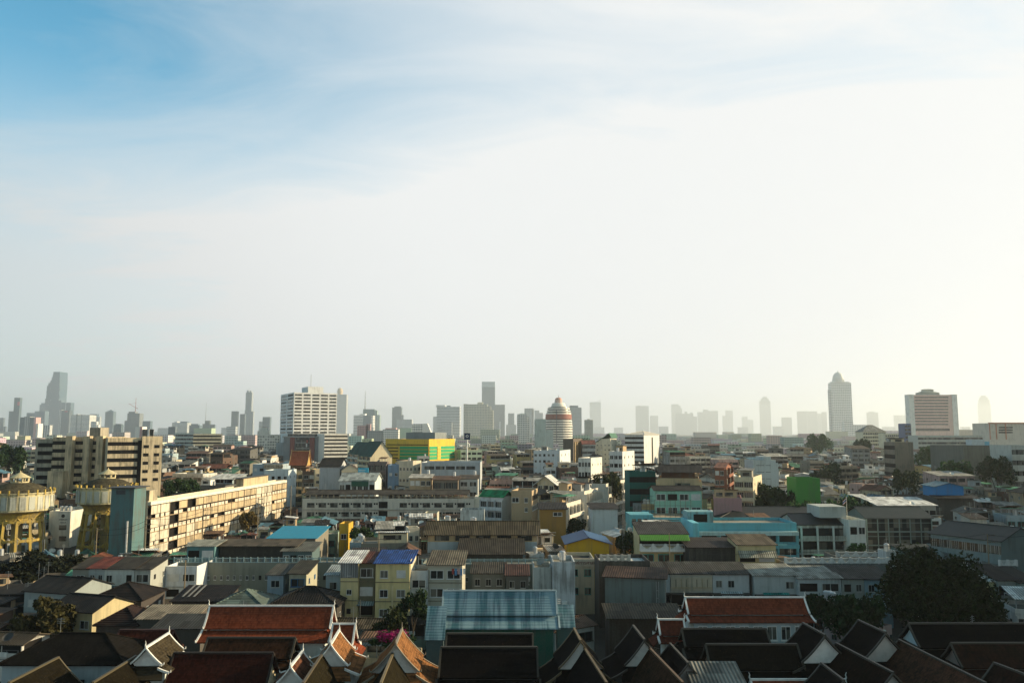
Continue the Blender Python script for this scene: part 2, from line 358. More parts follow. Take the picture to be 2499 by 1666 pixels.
def do_facade(root, wall, side, W, D, Ht, style, bays, fh, nf, wcol, trim, own=True, top=.9):
    Lg = W if side in 'FK' else D; n = 0
    if style == 'blank': return
    for k in range(nf):
        v1 = Ht - top - k * fh; v0 = v1 - fh
        if v0 < -.3: break
        bw = Lg / bays
        if style == 'balc':
            mb = MB(); fbox(mb, side, W, D, 0, Lg, v0 - .12, v0, .0, 1.0); fbox(mb, side, W, D, .02, Lg - .02, v0, v0 + .95, .86, .98)
            for b in range(bays + 1): u = min(max(b * bw, .08), Lg - .08); fbox(mb, side, W, D, u - .07, u + .07, v0 + .001, v1 - .13, .02, .84)
            if own: mb.build('balcony', M_wall, root, wcol)
            else: wall.v, wall.f, wall.m, i = wall.v, wall.f, wall.m, len(wall.v); wall.f += [tuple(j + i for j in f_) for f_ in mb.f]; wall.v += mb.v; wall.m += [0] * len(mb.f)
        for b in range(bays):
            u = (b + .5) * bw
            if style == 'punch': w_, h_, vv = min(1.7, bw * .55), min(1.35, fh * .45), v0 + fh * .30
            elif style == 'wide': w_, h_, vv = bw * .80, fh * .48, v0 + fh * .30
            elif style == 'small': w_, h_, vv = min(.9, bw * .4), min(.9, fh * .3), v0 + fh * .4
            elif style == 'balc': w_, h_, vv = bw - .25, fh * .78, v0 + .02
            else: w_, h_, vv = bw - .02, fh * .45, v0 + fh * .33      # band / open
            if style == 'punch' and rnd.random() < .12: continue
            if own:
                me, nm = (ME_WIN, 'window') if style in ('punch', 'small', 'wide') else (ME_RIB, 'window') if style in ('band', 'balc') else (ME_OPEN, 'opening')
                w_ *= rnd.uniform(.82, 1.12) if style in ('punch', 'small') else 1
                if style in ('punch', 'wide', 'small'):
                    rr_ = rnd.random()
                    if rr_ < .16: me, nm = ME_OPEN, 'opening'
                    elif rr_ < .28: me, nm = ME_SHUT, 'shutter'
                o = opening(root, me, nm, side, W, D, u, vv, w_, h_, trim, .012); n += 1
            else:
                a = face(side, W, D, u - w_ / 2, vv, .03); b_ = face(side, W, D, u + w_ / 2, vv + h_, .03)
                wall.poly([(a[0], a[1], vv), (b_[0], b_[1], vv), (b_[0], b_[1], vv + h_), (a[0], a[1], vv + h_)], 1)
        if style in ('band', 'open'): fbox(wall, side, W, D, 0, Lg, v0 - fh * .20, v0 + fh * .31, .005, .22, 0)
def bld(name, label, cat, x0, x1, yt, Y, D=12, yaw=0, col='cream', fl=3, nf=None, fs=None, roof='flat', rc='gsheet', rise=None, xs=None, yb=None, trim=(.6, .6, .58),
        own=True, group=None, m=None, rm=None, ov=.5, junk=0, z=None, pfx=None):
    yaw = R(yaw); cx, cy, W, D, Ht = locate(x0, x1, yt, Y, yaw, D, xs)
    if z: Ht = z
    root = thing(name, label, cat, (cx, cy, 0), yaw, group)
    root['dims'] = (W, D, Ht)
    col = cc_(col); fh = Ht / fl; nf = nf or fl; mb = MB()
    flat = roof == 'flat'
    mb.box(-W / 2, W / 2, 0, D, 0, Ht - (.8 if flat else 0))
    for side, st in (fs or {'F': 'punch:3'}).items():
        st = st.split(':'); do_facade(root, mb, side, W, D, Ht, st[0], int(st[1]) if len(st) > 1 else 4, fh, int(st[2]) if len(st) > 2 else nf, col, trim, own, .9 if flat else .35)
    if flat:
        p = MB(); g = Ht - .8; p.box(-W / 2, W / 2, 0, .2, g, Ht); p.box(-W / 2, W / 2, D - .2, D, g, Ht); p.box(-W / 2, -W / 2 + .2, .2, D - .2, g, Ht); p.box(W / 2 - .2, W / 2, .2, D - .2, g, Ht)
        p.build('parapet', m or M_wall, root, col)
        r_ = MB(); r_.box(-W / 2 + .2, W / 2 - .2, .2, D - .2, g + .003, g + .06); r_.build('roof', M_old, root, cc_(rc))
    else:
        if roof == 'gx':
            rise = rise or D * .28; roof_gable(root, 0, D / 2, Ht, W, D / 2, rise, 0, rc, rm, ov)
            for x in (-W / 2, W / 2 - .15): mb.poly([(x, 0, Ht), (x, D, Ht), (x, D / 2, Ht + rise - .12)]); mb.poly([(x + .15, D, Ht), (x + .15, 0, Ht), (x + .15, D / 2, Ht + rise - .12)])
        elif roof == 'gy':
            rise = rise or W * .28; roof_gable(root, 0, D / 2, Ht, D, W / 2, rise, pi / 2, rc, rm, ov)
            for y in (0, D - .15): mb.poly([(W / 2, y, Ht), (-W / 2, y, Ht), (0, y, Ht + rise - .12)]); mb.poly([(-W / 2, y + .15, Ht), (W / 2, y + .15, Ht), (0, y + .15, Ht + rise - .12)])
        elif roof == 'shed':
            rise = rise or D * .2; roof_shed(root, 0, D / 2, Ht, W, D, rise, 0, rc, rm, ov)
            mb.poly([(-W / 2, D, Ht), (-W / 2, 0, Ht), (-W / 2, D, Ht + rise - .12)]); mb.poly([(W / 2, 0, Ht), (W / 2, D, Ht), (W / 2, D, Ht + rise - .12)]); mb.poly([(W / 2, D, Ht), (-W / 2, D, Ht), (-W / 2, D, Ht + rise - .12), (W / 2, D, Ht + rise - .12)])
        elif roof == 'hip': rise = rise or min(W, D) * .3; (roof_hip(root, 0, D / 2, Ht, W, D / 2, rise, 0, rc, rm or M_sheet, ov) if W >= D else roof_hip(root, 0, D / 2, Ht, D, W / 2, rise, pi / 2, rc, rm or M_sheet, ov))
    mb.build('wall', [m or M_wall, M_glass], root, col)
    if junk: rooftop(root, W, D, Ht - .78, junk)
    k = (x0, x1) if xs is None else (min(x0, xs), max(x1, xs)); protect(k[0], k[1], yt - 4, yb if yb else yt + 40, min(Y, cy))
    if yaw > R(40):
        for i in range(6):
            e0 = proj(cx + cos(yaw) * W * (i / 6 - .5), cy + sin(yaw) * W * (i / 6 - .5), Ht); e1 = proj(cx + cos(yaw) * W * ((i + 1) / 6 - .5), cy + sin(yaw) * W * ((i + 1) / 6 - .5), 1.5); protect(e0[0], e1[0], e0[1], e1[1], cy + sin(yaw) * W * ((i + 1) / 6 - .5) + 12)
    c, s = cos(yaw), sin(yaw); foot(cx - s * D / 2, cy + c * D / 2, W / 2, D / 2, yaw)
    return root
def merge(src, dst):                      # two bodies of one building under one root
    a = src.rotation_euler.z - dst.rotation_euler.z; bz = -dst.rotation_euler.z; ox, oy = src.location.x - dst.location.x, src.location.y - dst.location.y
    for c in list(src.children):
        l = c.location; x, y = l.x * cos(a) - l.y * sin(a), l.x * sin(a) + l.y * cos(a); c.parent = dst
        c.location = (x + ox * cos(bz) - oy * sin(bz), y + ox * sin(bz) + oy * cos(bz), l.z); c.rotation_euler.z += a
    LABELS.pop(src.get('label'), None); bpy.data.objects.remove(src)
def rooftop(root, W, D, z, n, sheds=True):
    for i in range(n):
        r = rnd.random(); x = rnd.uniform(-W / 2 + 1.5, W / 2 - 1.5) if W > 4 else 0; y = rnd.uniform(1.5, D - 1.5)
        if r < .34 and W > 5:
            w2 = rnd.uniform(2.5, min(7, W * .7)); d2 = rnd.uniform(2.5, min(6, D * .6)); h2 = rnd.uniform(2.1, 3.0); x = rnd.uniform(-W / 2 + w2 / 2, W / 2 - w2 / 2); y = rnd.uniform(d2 / 2 + .3, D - d2 / 2 - .3)
            b = MB(); b.box(x - w2 / 2, x + w2 / 2, y - d2 / 2, y + d2 / 2, z, z + h2); b.poly([(x - w2 * .3, y - d2 / 2 - .02, z + .9), (x + w2 * .3, y - d2 / 2 - .02, z + .9), (x + w2 * .3, y - d2 / 2 - .02, z + 2), (x - w2 * .3, y - d2 / 2 - .02, z + 2)], 1)
            hut = b.build('roof_hut', [M_wall, M_glass], root, rnd.choice([C['cream'], C['white'], C['conc'], C['grey'], C['tan']]))
            roof_shed(hut, x, y, z + h2, w2, d2, rnd.uniform(.2, .8), rnd.choice([0, pi / 2 if abs(w2 - d2) < 1 else pi]), rnd.choice(['gsheet', 'rust', 'wsheet', 'dsheet', 'gsheet']), ov=.5, name='hut_roof')
        elif r < .55 and W > 5:
            w2 = rnd.uniform(3, W * .9); d2 = rnd.uniform(3, D * .7); x = rnd.uniform(-W / 2 + w2 / 2, W / 2 - w2 / 2); y = rnd.uniform(d2 / 2, D - d2 / 2); h2 = rnd.uniform(2.2, 2.8)
            b = MB()
            for px in (x - w2 / 2, x, x + w2 / 2):
                for py in (y - d2 / 2, y + d2 / 2): b.box(px - .06, px + .06, py - .06, py + .06, z, z + h2)
            b.box(x - w2 / 2, x + w2 / 2, y - d2 / 2 - .05, y - d2 / 2 + .05, z + h2 - .1, z + h2); b.box(x - w2 / 2, x + w2 / 2, y + d2 / 2 - .05, y + d2 / 2 + .05, z + h2 - .1, z + h2); [b.box(px - .05, px + .05, y - d2 / 2, y + d2 / 2, z + h2 - .1, z + h2) for px in (x - w2 / 2, x, x + w2 / 2)]; cf = b.build('canopy', M_paint, root, C['grey']); roof_shed(cf, x, y, z + h2, w2, d2, rnd.uniform(.2, 1), rnd.choice([0, pi]), rnd.choice(['gsheet', 'rust', 'wsheet', 'rust', (.1, .3, .2)]), ov=.4, name='canopy_sheet')
        elif r < .75: link('water_tank', ME_TANK, root, C['steel'], (x, y, z))
        elif r < .88: link('satellite_dish', ME_DISH, root, rnd.choice([C['white'], C['dark'], C['gsheet']]), (x, y, z), rnd.uniform(-1, 1))
        else:
            b = MB(); b.bar((x, y, z), (x, y, z + rnd.uniform(3, 5)), .04)
            for k in range(3): b.bar((x - .6 + .1 * k, y, z + 2.4 + k * .3), (x + .6 - .1 * k, y, z + 2.4 + k * .3), .025)
            b.build('antenna', M_metal, root, C['grey'])
HAZE = 0.8e-4
# ---------------------------------------------------------------- the setting
g = MB(); n = 24; Rg = 22000
g.poly([(-Rg, -2000, 0), (Rg, -2000, 0), (Rg, Rg, 0), (-Rg, Rg, 0)])
tag(g.build('ground', M_ground), kind='structure')

# ---------------------------------------------------------------- far towers
def far(Y, x0):
    if Y >= 1700 and x0 < 1400: Y *= 1.5
    return Y if Y < 2600 or Y == 4200 else min(Y * 1.35, 21000)
def tw(label, x0, x1, yt, Y, col, m, D=None, cat='tower', name='office_tower', blocks=(), yaw=0, xs=None, pname='roof_block', group=None):
    Y = far(Y, x0)
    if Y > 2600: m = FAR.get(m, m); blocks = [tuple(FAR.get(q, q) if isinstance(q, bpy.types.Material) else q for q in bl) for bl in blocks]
    yaw = R(yaw); cx, cy, W, D, Ht = locate(x0, x1, yt, Y, yaw, D or max(12, (x1 - x0) / F * Y * .7), xs)
    root = thing(name, label, cat, (cx, cy, 0), yaw, group); root['dims'] = (W, D, Ht); col = cc_(col)
    b = MB(); b.box(-W / 2, W / 2, 0, D, 0, Ht); b.build('wall', m, root, col)
    for bl in blocks:                     # extra volumes: x0, x1, top, bottom (None: ground), depth start share, depth end share, colour, name, material
        a0 = A(bl[0], bl[2], Y); a1 = A(bl[1], bl[2], Y); zb = 0 if bl[3] is None else A(bl[0], bl[3], Y)[2] - .3
        d0, d1 = (bl[4], bl[5]) if len(bl) > 5 else (.15, .85)
        b = MB(); b.box(a0[0] - cx, a1[0] - cx, d0 * D, d1 * D, zb, a0[2]); b.build(bl[7] if len(bl) > 7 else pname, bl[8] if len(bl) > 8 else M_paint, root, cc_(bl[6]) if len(bl) > 6 else col)
    p = [x0, x1] + ([xs] if xs is not None else []); protect(min(p), max(p), yt, 1062, Y); foot(cx, cy + D / 2, W / 2, D / 2, yaw)
    return root
def spire(root, px, yt, yb, Y, r=.8, name='antenna_mast'):
    Y = far(Y, px); x, y, z1 = A(px, yt, Y); z0 = A(px, yb, Y)[2]; D = root['dims'][1]
    b = MB(); b.bar((x - root.location.x, D / 2, z0), (x - root.location.x, D / 2, z1), r, 0, r * .3); return b.build(name, M_paint, root, C['grey'])
GREYB = (.09, .15, .20); BLU = (.03, .10, .16); PALE = (.5, .54, .55); SLATE = (.10, .14, .17)
# left edge cluster
a = tw('slim dark stepped tower with a red sign near its top, at the far edge', 35, 49, 970, 2900, (.05, .09, .11), M_curt, blocks=[(22, 36, 1003, None, .0, .9, (.05, .09, .11), 'lower_wing', M_curt)])
b = MB(); x, y, z = A(47, 983, far(2900, 47)); b.box(x - 12 - a.location.x, x + 3 - a.location.x, -1.2, 0, z - 18, z + 9); b.build('sign', M_paint, a, (.6, .05, .08))
tw('low dark tower cut by the picture edge beside the dark stepped tower', 0, 9, 1019, 3300, SLATE, M_grid, blocks=[(9, 14, 1040, None, 0, 1, SLATE, 'lower_wing', M_grid)])
# pixelated glass tower
Y = 8100; x0, _, z1 = A(110, 907, Y); W = A(146, 907, Y)[0] - x0; root = thing('glass_skyscraper', 'tallest blue glass skyscraper, its upper floors eaten away in pixel-like steps', 'skyscraper', (x0 + W / 2, Y, 0)); root['dims'] = (W, W, z1)
b = MB(); rr = random.Random(5)
prof = [(907, 130.5, 146), (914, 128.5, 146), (921, 126, 146), (928, 123, 146), (934, 118, 145.5), (941, 114.5, 145.5), (952, 113.5, 144.5), (962, 112.5, 144), (972, 110.5, 143.5), (985, 110, 144.5), (1000, 110, 145.5), (1060, 110, 146)]
for i, (yy, l_, r_) in enumerate(prof):
    zt = A(128, yy, Y)[2]; zb = A(128, prof[i + 1][0], Y)[2] if i + 1 < len(prof) else 0
    if zb < 0: zb = 0
    xl = A(l_, yy, Y)[0] - root.location.x; xr = A(r_, yy, Y)[0] - root.location.x; b.box(xl, xr, i * .4 if i < 8 else 0, W - i * .5, zb, zt)
b.build('tower_body', FAR[M_curt], root, (.02, .10, .17)); b = MB()
for k in range(34):
    yy = rr.uniform(925, 1010); z = A(128, yy, Y)[2]; side = rr.random() < .7; xc = A(145.0 if side else rr.uniform(116, 124), yy, Y)[0] - root.location.x; s_ = rr.uniform(3, 7); b.box(xc - s_, xc + s_, -4, 6, z, z + rr.uniform(7, 15))
b.build('pixel_terrace', M_curt, root, (.10, .15, .19)); protect(108, 148, 905, 1060, Y)
tw('rounded glass block tucked against the pixel-stepped skyscraper', 97, 111, 987, 4300, BLU, M_curt, blocks=[(100, 111, 983, 990)])
tw('twin-shafted dark glass tower standing just beyond the pixel-stepped skyscraper', 150, 173, 982, 3900, BLU, M_curt, blocks=[(143, 150, 977, None, .0, 1, GREYB, 'side_shaft', M_vert), (160, 162, 980, None, -.03, .1, PALE, 'fin', M_paint)])
tw('dark office tower with a white edge strip and small red sign, before the twin-shafted tower', 150, 170, 1001, 3000, (.07, .09, .11), M_band, blocks=[(144, 150, 1000, None, 0, 1, C['white'], 'edge_strip', M_vert), (158, 165, 1002, 1005, -.05, .0, (.5, .04, .05), 'sign')])
tw('grey glass slab with a lower shoulder, behind the vertically striped office block', 85, 110, 1003, 3200, GREYB, M_grid, blocks=[(64, 86, 1007, None, .1, .9, BLU, 'shoulder', M_curt)])
tw('office block striped vertically in black, white and pink', 49, 83, 1018, 1900, (.04, .06, .08), M_curt, blocks=[(60, 73, 1016, None, -.03, .9, C['grey'], 'white_stripe', M_vert), (83, 88, 1018, None, 0, .9, C['pink'], 'pink_stripe', M_paint), (88, 93, 1033, None, .05, .9, C['white'], 'side_wing', M_paint)])
tw('small white block with a dark striped side, below the pixel-stepped skyscraper', 105, 122, 1037, 1800, C['white'], M_vert)
tw('wide white office block with vertical grooves', 173, 219, 1012, 2600, C['white'], M_band, blocks=[(186, 190, 1010, 1100, -.02, .5, C['grey'], 'groove', M_vert), (199, 201, 1011, 1100, -.02, .5, C['grey'], 'groove', M_vert)])
tw('bluish glass tower peeping over the grooved white office block', 219, 236, 1010, 3300, BLU, M_curt, blocks=[(236, 243, 1017, None, .1, .8, PALE, 'side_wing', M_grid)])
tw('white stepped block at the foot of the bluish glass tower', 222, 236, 1028, 1900, C['white'], M_grid, blocks=[(236, 240, 1036, None)])
a = tw('slender tower with a pyramid cap', 257, 277, 1005, 3000, GREYB, M_vert)
W, D, Ht = a['dims']; b = MB(); b.poly([(-W / 2, 0, Ht), (W / 2, 0, Ht), (0, D / 2, Ht + 18)]); b.poly([(W / 2, 0, Ht), (W / 2, D, Ht), (0, D / 2, Ht + 18)]); b.poly([(W / 2, D, Ht), (-W / 2, D, Ht), (0, D / 2, Ht + 18)]); b.poly([(-W / 2, D, Ht), (-W / 2, 0, Ht), (0, D / 2, Ht + 18)]); b.build('pyramid_cap', M_paint, a, GREYB)
a = tw('broad unfinished concrete tower with a crane on top', 311, 341, 1008, 2400, (.20, .22, .23), M_grid, blocks=[(313, 329, 1004, 1010, .1, .8), (304, 312, 1026, None, 0, .9, (.20, .22, .23), 'lower_shoulder', M_grid)])
k = thing('tower_crane', 'tall thin tower crane standing on the unfinished concrete tower', 'crane', (A(326.5, 1005, 4860)[0], 4880, A(326.5, 1005, 4860)[2])); b = MB(); b.bar((0, 0, 0), (0, 0, 84), 1.9, 0, 1.0); b.build('mast', M_paint, k, C['red'])
b = MB(); b.bar((0, 0, 27), (-43, 0, 51), 1.2); b.bar((0, 0, 27), (15, 0, 21), 1.7); b.bar((0, 0, 54), (-35, 0, 47), .5); b.build('jib', M_paint, k, C['red'])
tw('squat dark glass block between the capped tower and the crane tower', 277, 296, 1036, 2000, (.05, .09, .11), M_curt, blocks=[(281, 294, 1034, 1040)])
tw('grey window-grid tower beyond the crane tower', 348, 367, 1027, 2300, GREYB, M_grid)
tw('pinkish white block with a rusty side, in front of the crane tower', 330, 348, 1041, 1000, C['white'], M_paint, blocks=[(342, 347.5, 1041, None, -.05, .0, C['pink'], 'rusty_side')])
tw('small blackened block with a white edge, beside the pinkish white block', 349, 365, 1047, 1000, C['dark'], M_paint, blocks=[(361, 365, 1047, None, -.04, 1.02, C['white'], 'white_edge')])
tw('narrow dark slab beside the white banded office', 411, 428, 1041, 1700, SLATE, M_grid)
tw('pale wide block with notched top behind the narrow dark slab', 420, 457, 1031, 2500, PALE, M_grid, blocks=[(424, 430, 1028, 1032), (438, 455, 1028, 1032, .2, .8, GREYB)])
tw('round-shouldered grey block on the skyline beyond the cream banded building', 462, 487, 1037, 2100, GREYB, M_band, blocks=[(465, 482, 1034, 1038)])
a = tw('dark stepped block carrying a very tall thin mast', 500, 512, 1026, 2400, (.12, .16, .17), M_grid, blocks=[(494, 501, 1034, None, .1, .9, (.12, .16, .17), 'side_step', M_grid), (512, 524, 1035, None, .1, .9, GREYB, 'side_step', M_grid)])
spire(a, 502, 982, 1026, 2400, 1.95)
tw('plain dark tower left of the tall slim spired tower', 565, 580, 1003, 2700, SLATE, M_curt)
tw('shorter dark tower touching the tall slim spired tower', 586, 598, 1010, 2600, SLATE, M_curt)
a = tw('tall slim pale tower with a crown of spires', 600, 615, 957, 2700, (.36, .40, .43), M_grid, blocks=[(602, 606, 952, 957), (609, 613, 953, 957), (597, 601, 1000, None, .1, .9, (.36, .40, .43), 'side_step', M_grid), (614, 618, 1003, None, .1, .9, (.36, .40, .43), 'side_step', M_grid)]); spire(a, 606, 946, 956, 2700, 1.56)
tw('low pale wide block at the foot of the plain dark tower', 553, 575, 1040, 1900, PALE, M_band)
tw('grey blue flat-topped block behind the stepped white apartments', 641, 659, 1017, 2200, GREYB, M_band, blocks=[(632, 642, 1028, None, 0, 1, PALE, 'side_wing', M_grid)])
# right of the white hotel
a = tw('pale grey tower with a golden ball dome, half hidden by the big white hotel', 820, 846, 962, 3780, (.50, .50, .47), M_grid, D=60)
x, y, z = A(828, 962, far(3780, 828)); b = MB(); b.lathe([(r_ * 2.0, z + h_ * 2.0) for (r_, h_) in ((12, -2), (12, 8), (14, 10), (14, 14), (12.5, 21), (8.5, 28), (3.5, 31), (.1, 32))], 20, 0, x - a.location.x, 30); b.build('dome', M_paint, a, (.62, .46, .25))
tw('white fine-rowed tower with darker glass middle, left of the green glass tower', 863, 910, 1013, 2100, C['white'], M_band, blocks=[(887, 905, 1014, None, -.02, .5, GREYB, 'glass_bay', M_grid), (877, 890, 1009, 1014)])
a = tw('green glass tower with a red and white lattice mast', 886, 914, 998, 2500, (.10, .27, .25), M_curt, blocks=[(913, 920, 1001, None, .1, 1, (.35, .50, .45), 'side_shaft', M_vert), (920, 926, 1012, None, .2, 1, (.35, .50, .45), 'side_shaft', M_vert)]); spire(a, 890, 953, 998, 2500, 3.90)
tw('pink block of flats below the fine-rowed white tower', 872, 898, 1038, 1500, C['pink'], M_grid, blocks=[(894, 904, 1034, None, .0, .7, C['pink'], 'side_wing', M_grid)])
tw('dark tower with a curved ragged crown beyond the white hospital', 957, 980, 994, 2900, (.17, .22, .24), M_curt, blocks=[(962, 978, 991, 996), (979, 984, 1012, None, .1, .9, GREYB, 'side_step', M_grid)])
tw('wide pale block behind the white wedge-sided building', 968, 1005, 1023, 2400, PALE, M_grid)
tw('long white hospital block of square windows', 934, 972, 1047, 1300, C['white'], M_grid, blocks=[(896, 935, 1050, None, 0, 1, C['grey'], 'grey_shade_wing', M_grid), (940, 966, 1044, 1048, .1, .9, C['pink'])])  # the wing's shade is put into its grey colour
a = tw('white building with one steeply sloping side', 1005, 1032, 1034, 1100, C['white'], M_grid)
W, D, Ht = a['dims']; b = MB(); s_ = A(1057, 1060, 1100)[0] - A(1032, 1060, 1100)[0]; zz_ = A(1032, 1057, 1100)[2]
for y_ in (0, D): b.poly([(W / 2, y_, zz_ - 5), (W / 2 + s_, y_, zz_ - 5), (W / 2 + 6, y_, Ht + .5), (W / 2, y_, Ht + .5)] if y_ == 0 else [(W / 2, y_, Ht + .5), (W / 2 + 6, y_, Ht + .5), (W / 2 + s_, y_, zz_ - 5), (W / 2, y_, zz_ - 5)])
b.poly([(W / 2 + s_, 0, zz_ - 5), (W / 2 + s_, D, zz_ - 5), (W / 2 + 6, D, Ht + .5), (W / 2 + 6, 0, Ht + .5)]); b.poly([(W / 2, 0, Ht + .5), (W / 2 + 6, 0, Ht + .5), (W / 2 + 6, D, Ht + .5), (W / 2, D, Ht + .5)]); b.build('sloping_side', M_paint, a, C['white'])
tw('pale slab glimpsed at the shoulder of the flat-crowned white office tower', 1057, 1066, 1016, 2700, PALE, M_grid)
a = tw('white office tower of fine rows with a curved flat crown', 1066, 1122, 992, 2100, (.62, .65, .66), M_band, blocks=[(1064, 1086, 988, 993, -.03, 1), (1090, 1098, 989, 993, .2, .8, GREYB), (1079, 1104, 1030, None, -.4, -.02, PALE, 'lower_wing', M_grid)])
a = tw('cream apartment tower with stepped roof edges', 1140, 1190, 986, 1900, (.60, .57, .46), M_grid, blocks=[(1131, 1141, 985, None, .1, .9, (.60, .57, .46), 'side_wing', M_grid), (1165, 1178, 981, 987), (1189, 1198, 991, None, .05, .9, (.60, .57, .46), 'side_step', M_grid), (1197, 1204, 1000, None, .1, .9, (.60, .57, .46), 'side_step', M_grid)])
tw('tall blue glass tower with a translucent crown', 1176, 1208, 944, 3300, (.15, .24, .29), M_curt, blocks=[(1176, 1208, 931, 944.5, .02, .98, (.50, .60, .62), 'crown', M_grid)])
tw('hazy grey shaft at the side of the translucent-crowned tower', 1207, 1232, 987, 3200, (.24, .29, .31), M_curt, blocks=[(1218, 1222, 1028, None, -.1, 0, PALE, 'fin')])
tw('pale thin sliver tower before the slim white apartment tower', 1240, 1255, 1008, 3300, PALE, M_curt)
tw('slim white apartment tower left of the pale blank slab', 1262, 1286, 1010, 1500, C['white'], M_grid, blocks=[(1285, 1293, 1017, None, .1, .9, C['white'], 'side_wing', M_grid), (1268, 1280, 1008, 1011)])
tw('pale blue tower with a white edge beyond the slim white apartment tower', 1280, 1301, 996, 3000, (.33, .43, .46), M_curt, blocks=[(1299, 1304, 997, None, 0, 1, C['white'], 'white_edge')])
tw('hazy twin-topped tower behind the blank pale slab', 1305, 1316, 1001, 3300, PALE, M_vert, blocks=[(1316, 1325, 1007, None, 0, 1, PALE, 'side_shaft', M_vert)])
tw('grey blue tower just beyond the round striped hotel', 1390, 1419, 994, 2300, (.22, .29, .32), M_grid, blocks=[(1391, 1411, 989, 995, .1, .9, GREYB)])
tw('tan stubby tower in front of the peak-cornered pale tower', 1427, 1447, 1024, 2300, (.42, .42, .36), M_grid, blocks=[(1434, 1439, 1022, 1025)])
a = tw('pale blue tower with one peaked corner', 1439, 1466, 981, 13608, (.36, .46, .49), M_curt); W, D, Ht = a['dims']; b = MB(); b.slab([(W * .1, 2, Ht), (W / 2, 2, Ht + 48), (W / 2, D, Ht + 48), (W * .1, D, Ht)], 12); b.build('peaked_corner', M_curt, a, (.36, .46, .49))
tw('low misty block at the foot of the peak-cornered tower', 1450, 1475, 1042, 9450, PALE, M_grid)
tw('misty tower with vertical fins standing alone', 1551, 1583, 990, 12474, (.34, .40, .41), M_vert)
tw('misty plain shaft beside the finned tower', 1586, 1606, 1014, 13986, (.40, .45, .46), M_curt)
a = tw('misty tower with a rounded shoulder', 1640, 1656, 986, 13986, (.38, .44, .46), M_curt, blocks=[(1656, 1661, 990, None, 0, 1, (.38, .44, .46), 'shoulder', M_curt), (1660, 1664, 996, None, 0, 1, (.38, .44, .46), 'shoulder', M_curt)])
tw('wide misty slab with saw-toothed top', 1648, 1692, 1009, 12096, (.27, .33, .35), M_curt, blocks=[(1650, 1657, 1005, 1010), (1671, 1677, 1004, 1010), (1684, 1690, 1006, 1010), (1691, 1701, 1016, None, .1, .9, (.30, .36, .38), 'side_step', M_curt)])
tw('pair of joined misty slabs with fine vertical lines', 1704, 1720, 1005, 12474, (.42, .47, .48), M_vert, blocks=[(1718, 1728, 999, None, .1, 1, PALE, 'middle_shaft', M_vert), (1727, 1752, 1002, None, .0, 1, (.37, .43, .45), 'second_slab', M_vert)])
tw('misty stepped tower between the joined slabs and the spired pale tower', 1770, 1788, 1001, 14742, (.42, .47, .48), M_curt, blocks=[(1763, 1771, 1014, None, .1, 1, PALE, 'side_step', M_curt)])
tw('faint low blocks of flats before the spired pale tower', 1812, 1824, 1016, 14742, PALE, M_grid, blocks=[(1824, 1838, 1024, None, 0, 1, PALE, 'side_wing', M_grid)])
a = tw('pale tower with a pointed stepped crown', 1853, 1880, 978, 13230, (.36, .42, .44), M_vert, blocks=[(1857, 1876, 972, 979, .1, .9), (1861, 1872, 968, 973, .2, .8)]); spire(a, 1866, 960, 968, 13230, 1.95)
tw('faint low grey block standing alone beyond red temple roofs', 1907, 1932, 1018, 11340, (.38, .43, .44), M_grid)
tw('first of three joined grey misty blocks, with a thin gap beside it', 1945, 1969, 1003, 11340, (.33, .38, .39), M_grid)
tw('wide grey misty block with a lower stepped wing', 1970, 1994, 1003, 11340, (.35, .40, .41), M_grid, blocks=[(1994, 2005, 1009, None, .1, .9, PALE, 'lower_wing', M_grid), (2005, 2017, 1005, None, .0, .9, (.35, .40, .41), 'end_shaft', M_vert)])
# white dome tower
Y = 4200; a = tw('tall white balconied apartment tower crowned by a white dome', 2028, 2077, 934, Y, (.74, .76, .74), M_grid2, D=40, name='domed_tower', blocks=[(2031, 2074, 931, 936, .1, .9), (2026, 2030, 950, None, .15, .85, (.5, .53, .53), 'side_bay', M_band), (2075, 2079, 950, None, .15, .85, (.5, .53, .53), 'side_bay', M_band)])
x, y, z = A(2049.5, 931, Y); k = Y / F; b = MB(); b.lathe([(13 * k, z - 1), (13 * k, z + 5 * k), (13.3 * k, z + 6 * k), (13 * k, z + 10 * k), (11 * k, z + 17 * k), (7 * k, z + 21.5 * k), (2 * k, z + 23.5 * k), (1.2 * k, z + 25 * k), (1.2 * k, z + 26 * k), (.1, z + 28.5 * k)], 24, 0, x - a.location.x, 20)
for i in range(16): g_ = i * pi / 8; b.bar((x - a.location.x + 13.3 * k * cos(g_), 20 + 13.3 * k * sin(g_), z), (x - a.location.x + 13.3 * k * cos(g_), 20 + 13.3 * k * sin(g_), z + 6 * k), 1.6)
b.build('dome', M_paint, a, (.66, .68, .66))
tw('white stepped wing building at the foot of the domed tower', 2060, 2082, 1029, 2600, C['white'], M_grid, blocks=[(2082, 2116, 1036, None, .1, 1, C['white'], 'long_wing', M_grid)])
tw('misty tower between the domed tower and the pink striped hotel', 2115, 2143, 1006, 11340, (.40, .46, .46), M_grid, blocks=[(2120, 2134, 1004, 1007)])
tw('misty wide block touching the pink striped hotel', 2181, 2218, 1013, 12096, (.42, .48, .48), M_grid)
a = tw('misty tower with a rounded top beyond the pink striped hotel', 2386, 2417, 985, 13608, (.34, .42, .42), M_curt, blocks=[(2387.5, 2415, 975, 986, 0, 1, (.34, .42, .42), 'rounded_top', M_curt), (2390, 2411, 969, 976, .05, .95, (.34, .42, .42), 'rounded_top', M_curt), (2394, 2406, 965, 970, .1, .9, (.34, .42, .42), 'rounded_top', M_curt)])
